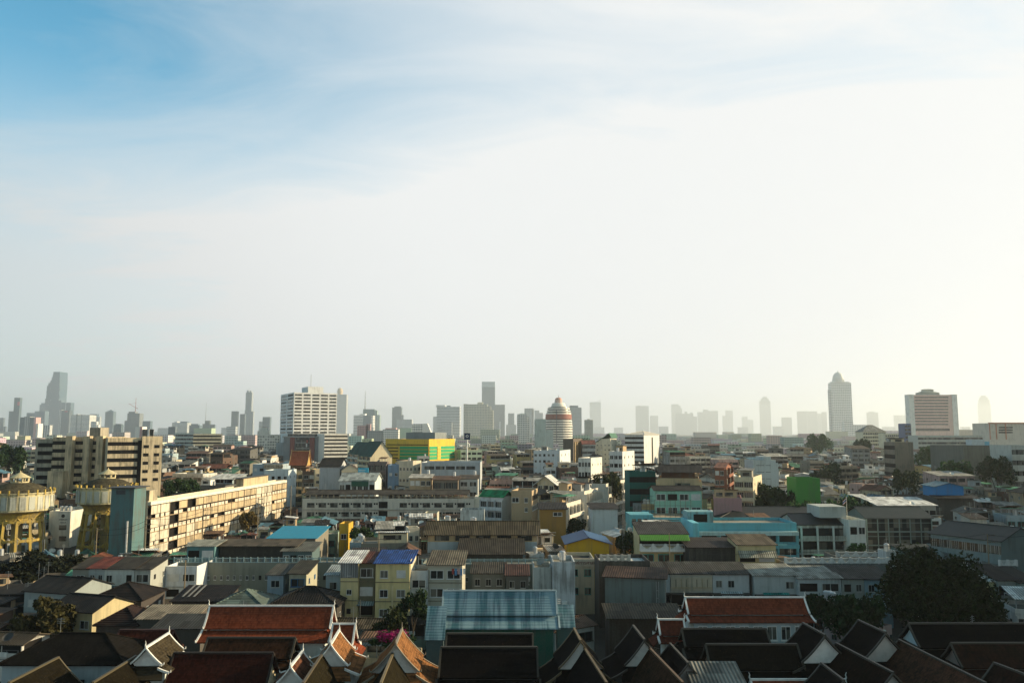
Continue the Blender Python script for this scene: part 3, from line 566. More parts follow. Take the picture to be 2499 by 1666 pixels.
rr = random.Random(23); ex = [(236, 3500, 1040), (385, 2600, 1044), (540, 2900, 1043), (700, 3000, 1035), (1012, 3200, 1037), (1235, 2500, 1036), (1350, 3600, 1040), (1500, 3400, 1043), (1610, 2900, 1040), (1800, 3300, 1042), (1890, 3200, 1040), (2160, 3100, 1041), (2350, 2900, 1041), (2440, 3400, 1043)]
for i, (px, Y, yt) in enumerate(ex):      # small distant blocks in the mist
    where = ['grooved white office', 'grey window-grid tower', 'spired slim tower', 'big white hotel', 'sloping-sided white building', 'translucent-crowned tower', 'round striped hotel', 'alone-standing finned tower', 'plain misty shaft', 'stepped misty tower', 'pointed-crown pale tower', 'domed tower', 'pink striped hotel', 'rounded misty tower'][i]
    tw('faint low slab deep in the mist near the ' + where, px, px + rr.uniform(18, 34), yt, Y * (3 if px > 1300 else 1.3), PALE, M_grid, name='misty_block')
# ---------------------------------------------------------------- pieces placed on a front (px on the picture, at the front's own distance)
def pan(root, x0, x1, yt, yb, col, m=None, name='panel', out=.12, back=0, Y=None):
    Y = Y or root.location.y; a = A(x0, yt, Y); b_ = A(x1, yb, Y); ox = root.location.x; oy = root.location.y; b = MB()
    b.box(a[0] - ox, b_[0] - ox, Y - oy - out, Y - oy + back, b_[2], a[2]); return b.build(name, m or M_paint, root, cc_(col))
def rbox(root, x0, x1, y0, y1, z0, z1, col, m=None, name='roof_block'):
    b = MB(); b.box(x0, x1, y0, y1, z0, z1); return b.build(name, m or M_wall, root, cc_(col))
def text(parent, s, size, col, loc, rot=(pi / 2, 0, 0), name='lettering', ext=.04):
    cu = bpy.data.curves.new(name, 'FONT'); cu.body = s; cu.size = size; cu.align_x = 'CENTER'; cu.align_y = 'CENTER'; cu.extrude = ext; cu.resolution_u = 3; cu.materials.append(M_paint)
    o = bpy.data.objects.new(name, cu); COL.objects.link(o); bpy.context.view_layer.update()
    me = bpy.data.meshes.new_from_object(o.evaluated_get(bpy.context.evaluated_depsgraph_get())); bpy.data.objects.remove(o)
    if not me.materials: me.materials.append(M_paint)
    o = link(name, me, parent, cc_(col), loc); o.rotation_euler = rot
    return o
# big white hotel
h = bld('hotel', 'big white slab hotel of recessed window rows, the tallest thing on the near skyline', 'hotel', 718, 823, 957, 880, yaw=28, xs=686, col=(.84, .84, .82), fl=22, fs={'F': 'wide:5:15', 'L': 'wide:2:12'}, yb=1062, trim=(.10, .11, .12))
W, D, Ht = h['dims']; rbox(h, -W * .10, W * .26, D * .25, D * .7, Ht - .8, Ht + 7.5, (.84, .84, .82), name='lift_tower'); b = MB(); b.bar((W * .05, D * .5, Ht + 7), (W * .05, D * .5, Ht + 22), .3); b.build('antenna', M_paint, h, C['grey'])
# glass fronted department store with its white car park
s = bld('department_store', 'grey store with tall dark glass front between two red-brown pillars, under the big white hotel', 'store', 693, 792, 1066, 770, D=30, col=(.24, .27, .29), fl=10, fs={'F': 'blank'}, yb=1130)
pan(s, 722, 757, 1066, 1120, 'dark', M_glass, 'glass_front', .5); pan(s, 709, 718, 1064, 1125, (.22, .07, .06), None, 'pillar', 1.2); pan(s, 757, 767, 1063, 1125, (.22, .07, .06), None, 'pillar', 1.2)
pan(s, 698, 790, 1058, 1064, (.05, .2, .17), M_glass, 'glass_clerestory', -6, 14); pan(s, 690, 794, 1064, 1066.5, 'grey', None, 'roof_edge', 1.5)
for k in range(3): pan(s, 722, 757, 1079 + k * 14, 1080.5 + k * 14, 'grey', None, 'glazing_bar', .7)
pan(s, 748, 752, 1073, 1080, 'red', None, 'hanging_banner', .8); pan(s, 747, 750, 1082, 1090, 'white', None, 'hanging_banner', .8); pan(s, 671, 694, 1080, 1112, (.28, .34, .37), M_wall, 'low_wing', -4, 18)
bld('car_park', 'white multi-storey car park of bright parapet bands with plants, joined to the dark glass store', 'car park', 792, 848, 1058, 745, D=40, yaw=24, col=(.80, .76, .68), fl=11, fs={'F': 'open:6:8', 'R': 'open:4:8'}, yb=1128)
# apartments left of the hotel
a = bld('apartment_block', 'white stepped block of flats with columns of dark windows, left of the big hotel', 'apartment block', 628, 683, 1060, 900, D=22, yaw=12, col=(.76, .74, .68), fl=12, fs={'F': 'punch:9:5', 'L': 'punch:3:5'}, xs=606, yb=1092)
W, D, Ht = a['dims']; rbox(a, -W * .5, W * .0, 2, D - 2, Ht - .8, Ht + 4, (.76, .74, .68)); rbox(a, -W * .36, -W * .08, 4, D - 4, Ht + 4, Ht + 8, (.76, .74, .68)); rbox(a, -W * .32, -W * .12, 5, D - 5, Ht + 8, Ht + 8.4, C['brown'])
bld('office_block', 'pale green-grey office with ribbon windows, next to the cream banded building', 'office', 428, 472, 1056, 900, D=24, col=(.5, .55, .52), fl=9, fs={'F': 'band:5:6'}, yb=1085)
bld('office_block', 'long cream building of deep horizontal bands catching the sun on the skyline', 'office', 472, 540, 1058, 860, D=24, yaw=14, col=(.66, .58, .42), fl=10, fs={'F': 'open:6:6'}, yb=1085, xs=466)
# unfinished concrete block
u = bld('abandoned_block', 'stained raw concrete building with open window holes, half in sun, behind the water towers', 'abandoned building', 130, 262, 1066, 330, D=16, col=(.60, .48, .31), fl=11, fs={'F': 'open:5:8'}, yb=1215, m=M_old)
W, D, Ht = u['dims']
for q_ in (.30, .62, .86): rbox(u, -W / 2 + W * q_, -W / 2 + W * q_ + 2.6, -2.6, -.01, 0, Ht + .4, (.60, .48, .31), M_old, 'pier')
rbox(u, W * .12, W * .32, 2, 9, Ht - .8, Ht + 3.8, (.36, .32, .25), M_old, 'roof_hut'); rbox(u, -W / 2 - 8, -W / 2 - .02, 2, 15, 0, Ht * .98, (.42, .38, .29), M_old, 'side_bay'); rbox(u, -W / 2 + 2, -W / 2 + 8, -6, -2.7, 0, Ht * .62, (.60, .48, .31), M_old, 'low_wing')
for k in range(6): link('opening', ME_OPEN, u, None, (-W / 2 - 4, 1.97, Ht - 4 - k * 3.2), 0, (6, 1, 1.6))
u2 = bld('abandoned_block', 'x', 'x', 264, 396, 1068, 318, yaw=30, D=14, col=(.66, .54, .36), fl=11, fs={'F': 'open:4:7'}, yb=1190, m=M_old); W, D, Ht = u2['dims']
rbox(u2, W / 2 - W * .38, W / 2 + .05, -1.2, 4, 0, Ht + .6, (.66, .54, .36), M_old, 'stair_tower'); rbox(u2, W * .05, W * .12, -.4, -.02, 0, Ht - 1, 'dark', M_dark, 'gap')  # the gap is a proud strip with its shade painted on
for k in range(5):
    for q_ in (.10, .30): link('opening', ME_OPEN, u2, None, (W / 2 - W * q_, -1.22, Ht - 4 - k * 3.2), 0, (1.9, 1, 1.2))
merge(u2, u)
# water towers
def water_tower(px, py_rim, Y, label):
    x, y, zr = A(px, py_rim, Y); t_ = thing('water_tower', label, 'water tower', (x, Y, 0), 0, 'old water towers'); k = zr / 21.0; R_ = 7.9; yel = (.44, .31, .065); n = 12
    zb = zr - 4.6; b = MB(); b.lathe([(R_ - .6, zb - .25), (R_, zb), (R_, zr - .35), (R_ + .25, zr - .3), (R_ + .3, zr), (R_ - .4, zr)], 48); b.build('tank', M_old, t_, (.58, .51, .30))
    for i in range(24):
        g = 2 * pi * (i + .5) / 24; b = MB(); b.box(-.72, .72, -R_ - .05, -R_ + .04, zb + .45, zr - .95); o = b.build('tank_panel', M_old, t_, (.50, .51, .44), None, g)
        b = MB(); b.box(-.16, .16, -R_ - .32, -R_ + .06, zr - .5, zr + .75); b.build('post', M_paint, t_, yel, None, g + pi / 24)
    b = MB(); b.lathe([(R_ - .4, zr - .1), (R_ - 1.2, zr + .5), (R_ * .55, zr + 1.7), (2.3, zr + 2.3)], 40); b.build('roof', M_moss, t_, (.085, .075, .05), smooth=True)
    b = MB(); b.lathe([(2.1, zr + 2.2), (2.1, zr + 2.6)], 16); b.lathe([(2.6, zr + 3.55), (1.2, zr + 4.35), (.2, zr + 4.9), (.05, zr + 5.4)], 16)
    for i in range(8): g = pi / 4 * i; b.box(2.0 * cos(g) - .16, 2.0 * cos(g) + .16, 2.0 * sin(g) - .16, 2.0 * sin(g) + .16, zr + 2.5, zr + 3.6)
    b.build('cupola', M_paint, t_, (.55, .47, .28))
    b = MB(); z1 = zb - .2; b.lathe([(R_ - .7, z1), (R_ - 1.6, z1 - .6), (R_ - 2.2, z1 - 1.6), (R_ - 2.25, z1 - 2.3)], 36); b.build('tank_collar', M_old, t_, yel)
    rt, rb_ = R_ - 2.3, R_ - .7; zt = z1 - 2.2
    rad = lambda z: rt + (rb_ - rt) * (1 - z / zt)
    for i in range(n):
        g = 2 * pi * i / n; a_ = (rad(0) * cos(g), rad(0) * sin(g), 0); c_ = (rad(zt) * cos(g), rad(zt) * sin(g), zt); b = MB(); b.bar(a_, c_, .48, 0, .42, 4); b.build('leg', M_old, t_, yel)
    for z in (zt - .2, zt * .66, zt * .33):   # ring beams with rounded haunches
        b = MB(); r = rad(z); b.lathe([(r - .35, z - .3), (r + .35, z - .3), (r + .35, z + .3), (r - .35, z + .3), (r - .35, z - .3)], n * 2)
        for i in range(n):
            for sg in (-1, 1):
                for (up, dz) in ((-1, .3), (1, .3)):
                    g0 = 2 * pi * i / n; g1 = g0 + sg * .13; rr_ = rad(z)
                    b.bar((rr_ * cos(g0), rr_ * sin(g0), z + up * .95), (rr_ * cos(g0 + sg * .13), rr_ * sin(g0 + sg * .13), z + up * .2), .24, 0, .26, 4)
        b.build('ring_beam', M_old, t_, yel)
    b = MB(); b.tube(0, 0, 0, zt, 1.3); b2 = MB(); [b2.bar((R_ * .92 + sx, -.3, 0), (R_ * .92 + sx, -.3, zr), .05) for sx in (-.25, .25)]; [b2.bar((R_ * .92 - .25, -.3, .5 * k), (R_ * .92 + .25, -.3, .5 * k), .03, 0, None, 4) for k in range(1, int(zr * 2))]; b2.build('ladder', M_metal, t_, C['grey']); b.build('riser_pipe', M_paint, t_, (.3, .24, .1))
    protect(px - 80, px + 80, py_rim - 40, 1350, Y - 8); foot(x, Y, 9, 9)
water_tower(47, 1199, 213, 'yellow ribbed water tower standing clear, cut by the edge of the picture')
water_tower(262, 1186, 241, 'yellow ribbed water tower partly hidden by the blue-grey stair tower')
c = bld('office_block', 'small white building with a round emblem and roof tanks, between the two water towers', 'office', 121, 176, 1246, 268, D=16, col=(.62, .60, .52), fl=5, fs={'F': 'blank'}, yb=1345)
pan(c, 149, 174, 1246, 1340, (.66, .62, .53), M_wall, 'projecting_bay', 1.6)
for yy in (1279, 1306): pan(c, 151, 168, yy, yy + 12, 'dark', M_glass, 'window', 1.66)
b = MB(); b.tube(0, 0, 0, .1, .55, 0, 20); o = b.build('emblem', M_paint, c, C['dark'], None); e = A(161, 1257, c.location.y); o.location = (e[0] - c.location.x, -1.6, e[2]); o.rotation_euler = (pi / 2, 0, 0)
e = A(161, 1266, c.location.y); text(c, 'การประปา', .62, 'dark', (e[0] - c.location.x, -1.68, e[2])); text(c, 'นครหลวง', .5, 'dark', (e[0] - c.location.x, -1.68, e[2] - .9))
for i in range(3): x = A(138 + 10.5 * i, 1246, 268)[0] - c.location.x; link('water_tank', ME_TANK, c, C['steel'], (x, 3, c['dims'][2] - .8))
w_ = bld('office_block', 'cream wing with sunlit band above barred windows, seen through the second water tower legs', 'office', 177, 240, 1240, 285, D=14, yaw=18, col=(.66, .56, .38), fl=5, fs={'F': 'band:5:4'}, yb=1320)
# long sunlit apartment block
L_ = bld('apartment_block', 'long sunlit apartment block of beige screens and white railings running away from the water towers', 'apartment block', 361, 693, 1223, 224, yaw=85.7, xs=329, col=(.74, .64, .48), fl=5, fs={'F': 'blank', 'L': 'blank'}, yb=1365, roof='flat', rc='dsheet')
W, D, Ht = L_['dims']; fh = Ht / 5; rq = random.Random(3)
b = MB(); b.box(-W / 2, W / 2, -.9, .0, Ht - 1.0, Ht - .1); b.build('cornice', M_wall, L_, (.78, .72, .60))
for k in range(5):
    z0 = Ht - 1.05 - (k + 1) * fh + .05; b = MB(); b.box(-W / 2 + .1, W / 2 - .1, -.02, -.01, z0, z0 + fh - .1); b.build('gallery_shade', M_dark, L_)  # near-black sheet paints the shade behind the screens
    b = MB(); b.box(-W / 2, W / 2, -.9, -.03, z0 - .12, z0 + .02); b.build('gallery_slab', M_wall, L_, C['tan'])
    for i in range(20):
        x0 = -W / 2 + i * W / 20 + .12; x1 = x0 + W / 20 - .24; wht = i in (0, 1, 15, 16) or rq.random() < .06
        b = MB(); b.box(x0, x1, -.95, -.85, z0 + (1.35 if not wht else 1.1), z0 + fh - .22); n_ = 'screen_panel'
        if i in (2,) or rq.random() < .02: continue
        b.build(n_, M_old, L_, (.54, .42, .26) if not wht else (.64, .58, .46))
    for i in range(40):
        if rq.random() < .14: continue
        pass
    b = MB()
    for i in range(40):
        if rq.random() < .12: continue
        x0 = -W / 2 + i * W / 40 + rq.uniform(.03, .3); b.box(x0, x0 + W / 40 - rq.uniform(.25, .8), -.92, -.86, z0 + .04, z0 + .95)
    b.build('railing', M_wall, L_, (.66, .59, .48))
for i in range(21):
    x0 = -W / 2 + i * W / 20; b = MB(); b.bar((x0, -1.0, 0), (x0, -1.0, Ht - 1), .09); b.build('drainpipe', M_paint, L_, (.12, .09, .06))
rbox(L_, W * .12, W * .34, D * .1, D * .8, Ht - .8, Ht + 2.6, (.52, .42, .26), M_old, 'roof_house'); rbox(L_, W * .10, W * .36, 0, D * .9, Ht + 2.6, Ht + 2.8, 'dark', M_paint, 'roof_slab')
rbox(L_, -W / 2 + 1.5, -W / 2 + 6, .5, D - 1, Ht - .8, Ht + 2.8, (.52, .44, .30), M_old, 'roof_house')
# zigzag stair and the blue-grey stair tower at its near end
b = MB()
for k in range(5):
    z = k * fh; a0 = (-W / 2 - .8, 2.0, z); a1 = (-W / 2 - .8, D - 1.2, z + fh)
    if k % 2: a0, a1 = (a0[0], a1[1], z), (a1[0], a0[1], z + fh)
    b.slab([(a0[0] - .7, a0[1], a0[2] + .9), (a0[0] + .7, a0[1], a0[2] + .9), (a1[0] + .7, a1[1], a1[2] + .9), (a1[0] - .7, a1[1], a1[2] + .9)] if a0[1] > a1[1] else [(a0[0] + .7, a0[1], a0[2] + .9), (a0[0] - .7, a0[1], a0[2] + .9), (a1[0] - .7, a1[1], a1[2] + .9), (a1[0] + .7, a1[1], a1[2] + .9)], 1.2)
b.build('outside_stair', M_wall, L_, (.22, .16, .11))
s = bld('stair_tower', 'blue-grey blind stair tower with flat overhanging roof, before the second water tower', 'stair tower', 272, 328, 1191, 216, D=7, col=(.085, .17, .18), fl=6, fs={'F': 'blank'}, yb=1365, rc='dsheet', m=M_old)
W, D, Ht = s['dims']; rbox(s, -W / 2 - 1, W / 2 + .6, -.8, D + 1, Ht, Ht + .25, 'dark', M_paint, 'roof_slab'); pan(s, 284, 306, 1196, 1206, (.06, .07, .08), None, 'vent', .06)
b = MB(); b.bar((W * .3, -.4, 0), (W * .3, -.4, Ht * .62), .28, 0, None, 10); b.build('flue_pipe', M_metal, s, C['steel'])
# temple-roofed building and its neighbours
def slopes(half, drop, n=4):
    return [(half * k / n, drop * ((k / n) * 1.25 - .25 * (k / n) ** 2)) for k in range(n + 1)]
def thai(name, label, pa, pb, z, tiers=((3.2, 3.2), (5.2, 4.6)), col='rtile', m=None, trim='white', ped='white', wall='pale', cat='temple hall', z0=0, skirt=True, group=None, wins=0, ends=(1, 1), ys=None, fin=True, wallm=None, inset=.7):
    a = G(pa[0], pa[1], z) if len(pa) == 2 else A(*pa); b_ = G(pb[0], pb[1], z) if len(pb) == 2 else A(*pb)
    L = hypot(b_[0] - a[0], b_[1] - a[1]); yaw = atan2(b_[1] - a[1], b_[0] - a[0]); cx, cy = (a[0] + b_[0]) / 2, (a[1] + b_[1]) / 2; z = a[2]
    root = thing(name, label, cat, (cx, cy, z0), yaw, group); root['dims'] = (L, tiers[-1][0] * 2, z); Z = z - z0; m = m or M_tile; top = 0
    for ti, (half, drop) in enumerate(tiers):
        l = L / 2 + (0 if ti == 0 else .25 * ti); y0 = 0 if ti == 0 else tiers[ti - 1][0] - .35; d0 = 0 if ti == 0 else tiers[ti - 1][1] + .32
        pr = [(y0 + q[0], d0 + q[1]) for q in slopes(half - y0, drop - d0)]
        for sg in (-1, 1):
            if ti or sg < 0: mb = MB()
            for (p, q) in zip(pr, pr[1:]):
                pts = [(-l, sg * q[0], Z - q[1]), (l, sg * q[0], Z - q[1]), (l, sg * p[0], Z - p[1]), (-l, sg * p[0], Z - p[1])]
                mb.slab(pts if sg < 0 else pts[::-1], .16)
            if ti or sg > 0: ro = mb.build('roof' if ti == 0 else 'lower_roof', m, root, cc_(col)); r0 = ro if ti == 0 else r0
        mb = MB()
        for sx in (-1, 1):
            if not ends[0 if sx < 0 else 1]: continue
            tb = MB(); wd = .12
            for sg in (-1, 1):
                for (p, q) in zip(pr, pr[1:]):
                    x0, x1 = sx * l - wd, sx * l + wd
                    P4 = [(sg * p[0], Z - p[1]), (sg * q[0], Z - q[1])]
                    for (dx0, up0, up1) in ((0, .11, -.14),):
                        A_ = [(x0, P4[0][0], P4[0][1] + up0), (x0, P4[1][0], P4[1][1] + up0), (x0, P4[1][0], P4[1][1] + up1), (x0, P4[0][0], P4[0][1] + up1)]
                        B_ = [(x1,) + c_[1:] for c_ in A_]
                        tb.poly(A_); tb.poly(B_[::-1])
                        for i in range(4): tb.poly([A_[i], B_[i], B_[(i + 1) % 4], A_[(i + 1) % 4]])
                if fin and pr[-1][0] > 1.5:
                    e = pr[-1]; tb.bar((sx * l, sg * e[0], Z - e[1]), (sx * l, sg * (e[0] + .22), Z - e[1] + .08), .10, 0, .07, 5); tb.bar((sx * l, sg * (e[0] + .22), Z - e[1] + .08), (sx * l, sg * (e[0] + .26), Z - e[1] + .32), .07, 0, .03, 5)
            tb_ = tb.build('bargeboard', M_paint, root, cc_(trim))
            if ti == 0 and fin:
                fb = MB(); pts = [(sx * l, 0, Z), (sx * (l + .16), 0, Z + .3), (sx * (l + .08), 0, Z + .55), (sx * (l + .2), 0, Z + .85)]
                for i in range(3): fb.bar(pts[i], pts[i + 1], .11 - .03 * i, 0, .08 - .025 * i, 5)
                fb.build('finial', M_paint, tb_, cc_(trim))
        top = pr[-1]
    mb = MB(); mb.box(-L / 2, L / 2, -.13, .13, Z - .05, Z + .16); mb.build('ridge', M_paint, r0, cc_(trim))
    h0, d0 = tiers[0]; hw = tiers[-1][0] - inset; eave = Z - tiers[-1][1]
    for sx in (-1, 1):                    # gable boards, and the small roof across below each
        if not ends[0 if sx < 0 else 1]: continue
        x = sx * (L / 2 - .45); mb = MB(); pts = [(x, q[0], Z - q[1] - .2) for q in slopes(h0, d0)][::-1] + [(x, -q[0], Z - q[1] - .2) for q in slopes(h0, d0)][1:]
        mb.poly(pts); mb.poly([(p[0] - sx * .1,) + p[1:] for p in pts][::-1]); mb.build('gable_board', M_paint, root, cc_(ped))
        if skirt and len(tiers) > 1:
            mb = MB(); zs = Z - d0 - .25; pts = [(x + sx * .05, -h0, zs), (x + sx * .05, h0, zs), (x + sx * 1.5, h0 + .5, zs - 1.1), (x + sx * 1.5, -h0 - .5, zs - 1.1)]
            mb.slab(pts if sx < 0 else pts[::-1], .14); mb.build('skirt_roof', m, root, cc_(col))
    mb = MB(); mb.box(-L / 2 + .6, L / 2 - .6, -hw, hw, 0, eave + .1); hu = h0 - .4
    if len(tiers) > 1: mb.box(-L / 2 + .7, L / 2 - .7, -hu + .2, hu - .2, eave, Z - d0 - .1)
    mb.build('wall', wallm or M_wall, root, cc_(wall))
    for i in range(wins):
        u = (i + .5) * (L - 1.6) / wins - (L - 1.6) / 2; link('window', ME_WIN, root, C['white'], (u, -hw - .01, eave - 2.6), 0, ((L / wins) * .62, 1, 1.9))
    pts = [proj(cx + cos(yaw) * sx * L / 2 - sin(yaw) * sy, cy + sin(yaw) * sx * L / 2 + cos(yaw) * sy, zz) for sx in (-1, 1) for (sy, zz) in ((0, z), (-tiers[-1][0], z0 + eave), (tiers[-1][0], z0 + eave))]
    protect(min(p[0] for p in pts), max(p[0] for p in pts), min(p[1] for p in pts), max(p[1] for p in pts), cy); foot(cx, cy, L / 2, tiers[-1][0], yaw)
    return root
tb = bld('apartment_block', 'dark brown building carrying a red temple roof on its top', 'apartment block', 700, 768, 1150, 392, D=14, yaw=0, col=(.16, .11, .08), fl=5, fs={'F': 'wide:5:3', 'R': 'punch:3:3'}, yb=1195, junk=1)
thai('shrine_hall', 'red temple roof with golden gable standing on top of the dark brown building', (712, 1100, 398), (756, 1100, 398), 0, tiers=((4.6, 6.6),), col=(.34, .11, .06), trim=(.62, .42, .2), ped=(.45, .28, .08), wall=(.2, .12, .07), z0=tb['dims'][2] - .75, cat='shrine', skirt=False)
bld('apartment_block', 'cream end-block with lit balconies stuck to the dark brown temple-roofed building', 'apartment block', 769, 796, 1146, 388, D=12, yaw=20, col=(.68, .57, .38), fl=6, fs={'F': 'punch:2:4'}, yb=1200)
bld('apartment_block', 'teal balconied flats with white awnings, beyond the far end of the long sunlit block', 'apartment block', 704, 738, 1150, 362, D=14, yaw=18, col=(.40, .34, .22), fl=6, fs={'F': 'balc:3:5'}, yb=1240, trim=(.05, .3, .28), junk=1)
bld('apartment_block', 'white blind end wall at the far end of the long sunlit block', 'apartment block', 645, 704, 1147, 348, D=13, col=(.55, .62, .64), fl=5, fs={'F': 'punch:4:1', 'R': 'small:2'}, yb=1172)
sg_ = bld('shop_building', 'pale blue building with a cream Thai-lettered sign board, below the red temple roof', 'shop building', 617, 690, 1132, 405, D=15, col=(.34, .42, .48), fl=6, fs={'F': 'punch:5:1'}, yb=1150)
pan(sg_, 645, 690, 1132, 1143, (.62, .52, .38), M_wall, 'sign_board', .4); e = A(668, 1137.5, sg_.location.y); text(sg_, 'อาคาร วร.ศ', 2.1, (.14, .08, .05), (e[0] - sg_.location.x, -.45, e[2]))
# green roofed twins and the yellow-green mall
for (x0, x1, yt, xs, lab, lc) in ((888, 930, 1107, 851, 'first of the two gabled buildings, with pale gable wall and teal balconies', (.62, .62, .52)), (907, 957, 1112, 876, 'second of the two gabled buildings, with the big blank cream gable wall', (.78, .66, .44))):
    g_ = bld('gabled_shophouse', lab, 'shop building', x0, x1, yt, 545 if x0 == 888 else 500, yaw=28, xs=xs, col=lc, fl=7, fs={'F': 'blank', 'L': 'balc:3:4'}, roof='gy', rc=(.03, .10, .08), rise=7.5 if x0 == 888 else 8.5, yb=1130)
ma = bld('market_mall', 'yellow multi-storey mall with green louvre panels, the brightest coloured building in the middle distance', 'mall', 941, 1047, 1071, 560, yaw=-24, xs=1110, col=(.72, .46, .05), fl=9, fs={'F': 'blank', 'R': 'blank'}, yb=1112)
W, D, Ht = ma['dims']
for k in range(4):
    z1 = Ht - 5.0 - k * 2.3
    for (sd, a0, a1, b0, b1) in (('F', .34, .98, .0, .3), ('R', .02, .98, .2, .36)):
        Lg = W if sd == 'F' else D; b = MB(); fbox(b, sd, W, D, Lg * a0, Lg * a1, z1 - 1.9, z1, .02, .28); b.build('louvre_panel', M_paint, ma, (.015, .34, .13))
        if sd == 'F': b = MB(); fbox(b, sd, W, D, 1, Lg * .3, z1 - 1.4, z1 - .7, .02, .06); b.build('slot', M_dark, ma)
        else: b = MB(); fbox(b, sd, W, D, Lg * .30, Lg * .42, z1 - 2.1, z1 + .1, .3, .5); b.build('pier', M_paint, ma, (.72, .46, .05))
b = MB(); fbox(b, 'F', W, D, 1, W * .98, Ht - 4.2, Ht - 3.6, .02, .05); b.build('slot', M_dark, ma); rbox(ma, -W * .22, W * .45, D * .3, D * .75, Ht - .8, Ht + 4.5, (.24, .27, .28), name='roof_plant')
# signs and the tall white sign pole
k = thing('sign_pole', 'tall white pole topped by a square dark blue sign, right of the yellow mall', 'sign', (*A(1140, 1110, 470)[:2], 0)); z = A(1140, 1066, 470)[2]; b = MB(); b.bar((0, 0, 0), (0, 0, z), .45, 0, .4, 10); b.build('pole', M_paint, k, C['white'])
b = MB(); b.box(-1.7, 1.7, -.7, -.46, z - 1.5, z + 2.2); b.build('sign_face', M_paint, k, (.02, .04, .09)); b = MB(); b.lathe([(.45, -.06), (.8, -.06), (.8, .0), (.45, .0), (.45, -.06)], 20); o = b.build('emblem', M_paint, k, C['white'], (0, -.72, z + .5)); o.rotation_euler = (pi / 2, 0, 0)
# round striped hotel
Y = 1300; x, _, _ = A(1365, 1000, Y); ht = thing('round_hotel', 'round tapering hotel of brown and white bands with a ribbed red dome', 'hotel', (x, Y + 22, 0)); prof = [(1062, 34), (1040, 34), (1024, 33), (1014, 32), (1004, 29), (993, 26.5)]; kk = Y / F
for i, (nm, y0, y1, r0, r1, colr, m_) in enumerate([]): pass
zs = lambda yy: A(1365, yy, Y)[2]
b = MB(); b.lathe([(33 * kk, 0), (33 * kk, zs(1040)), (31.5 * kk, zs(1024)), (30.5 * kk, zs(1014)), (27.5 * kk, zs(1004)), (25 * kk, zs(992.5)), (.1, zs(992.4))], 48); b.build('glass_drum', M_glass, ht)
for yy in range(1088, 993, -6):
    r = 34 if yy > 1040 else 34 - (1040 - yy) * .075 if yy > 1014 else 32 - (1014 - yy) * .26; brown = yy in (1022, 1016); b = MB(); z1 = zs(yy - 3.4 if not brown else yy - 6); b.lathe([((r - 1.6) * kk, zs(yy)), (r * kk, zs(yy)), (r * kk, z1), ((r - 1.6) * kk, z1)], 48)
    b.build('storey_band', M_paint, ht, (.30, .12, .09) if brown else (.78, .74, .66))
b = MB(); b.lathe([(18 * kk, zs(993)), (18 * kk, zs(989)), (16 * kk, zs(984)), (14.5 * kk, zs(982)), (.1, zs(982))], 40); b.build('upper_drum', M_paint, ht, (.78, .74, .66)); b = MB(); b.lathe([(15.9 * kk, zs(986.6)), (15.9 * kk, zs(984.6))], 40); b.build('upper_window', M_glass, ht)
b = MB(); b.lathe([(8.7 * kk, zs(982)), (8.7 * kk, zs(975)), (7.4 * kk, zs(970.5)), (4.5 * kk, zs(968.5)), (.1, zs(968))], 24); b.build('dome', M_paint, ht, (.60, .30, .22))
for i in range(16): g_ = pi / 8 * i; b = MB(); b.bar((8.9 * kk * cos(g_), 8.9 * kk * sin(g_), zs(982)), (8.7 * kk * cos(g_), 8.7 * kk * sin(g_), zs(974)), .45, 0, .4, 4); b.build('dome_rib', M_paint, ht, C['white'])
b = MB(); b.box(-7.5 * kk, -6.2 * kk, -33.6 * kk, -20 * kk, 0, zs(1000)); b.build('glass_fin', M_paint, ht, (.16, .16, .18)); b = MB(); b.bar((0, 0, zs(968)), (0, 0, zs(962)), .4); b.build('lightning_rod', M_paint, ht, C['grey']); protect(1330, 1400, 965, 1066, Y); foot(x, Y + 22, 24, 24)
bld('office_block', 'pale blank slab with a few dark slots, left of the round striped hotel', 'office', 1306, 1332, 1022, 900, D=22, yaw=0, col=(.50, .56, .52), fl=14, fs={'F': 'blank', 'L': 'band:3'}, xs=None, yb=1088)
bld('office_block', 'narrow pale slab standing in front of the round striped hotel', 'office', 1332, 1350, 1048, 860, D=14, col=(.52, .57, .53), fl=12, fs={'F': 'blank'}, yb=1075)
# pink striped hotel
p = bld('hotel', 'broad hotel with pink and dark stripes between white end piers', 'hotel', 2229, 2322, 963, 1350, D=12, col=(.72, .52, .46), fl=22, fs={'F': 'blank'}, yb=1085)
for k in range(10): pan(p, 2232, 2314, 968 + k * 7.3, 970.8 + k * 7.3, 'dark', M_glass, 'window_band', .3)
pan(p, 2232, 2318, 1045, 1051, 'dark', M_glass, 'window_band', .3); W, D, Ht = p['dims']
for sg in (-1, 1):
    b = MB(); w0 = 8.4; lean = -4
    xs0 = sg * (W / 2); b.box(min(xs0, xs0 + sg * w0), max(xs0, xs0 + sg * w0), -1.2, D + 1, 0, Ht + .5); b.build('end_pier', M_wall, p, (.78, .79, .73))
rbox(p, -W * .36, W * .20, 1.5, D - 1.5, Ht - .8, Ht + 3.6, (.42, .44, .40)); roof_hip(p, -W * .08, D / 2, Ht + 3.6, W * .5, 5, 2.0, 0, (.38, .42, .38), M_paint); rbox(p, -W * .22, W * .06, 3, D - 3, Ht + 4, Ht + 8.5, (.55, .56, .50)); roof_hip(p, -W * .08, D / 2, Ht + 8.5, W * .28, 4, 1.2, 0, (.38, .42, .38), M_paint)
bld('office_block', 'dark blue balconied block squeezed against the pink striped hotel', 'office', 2207, 2222, 1033, 860, D=14, col=(.10, .14, .26), fl=12, fs={'F': 'balc:2:5'}, yb=1068, own=False)
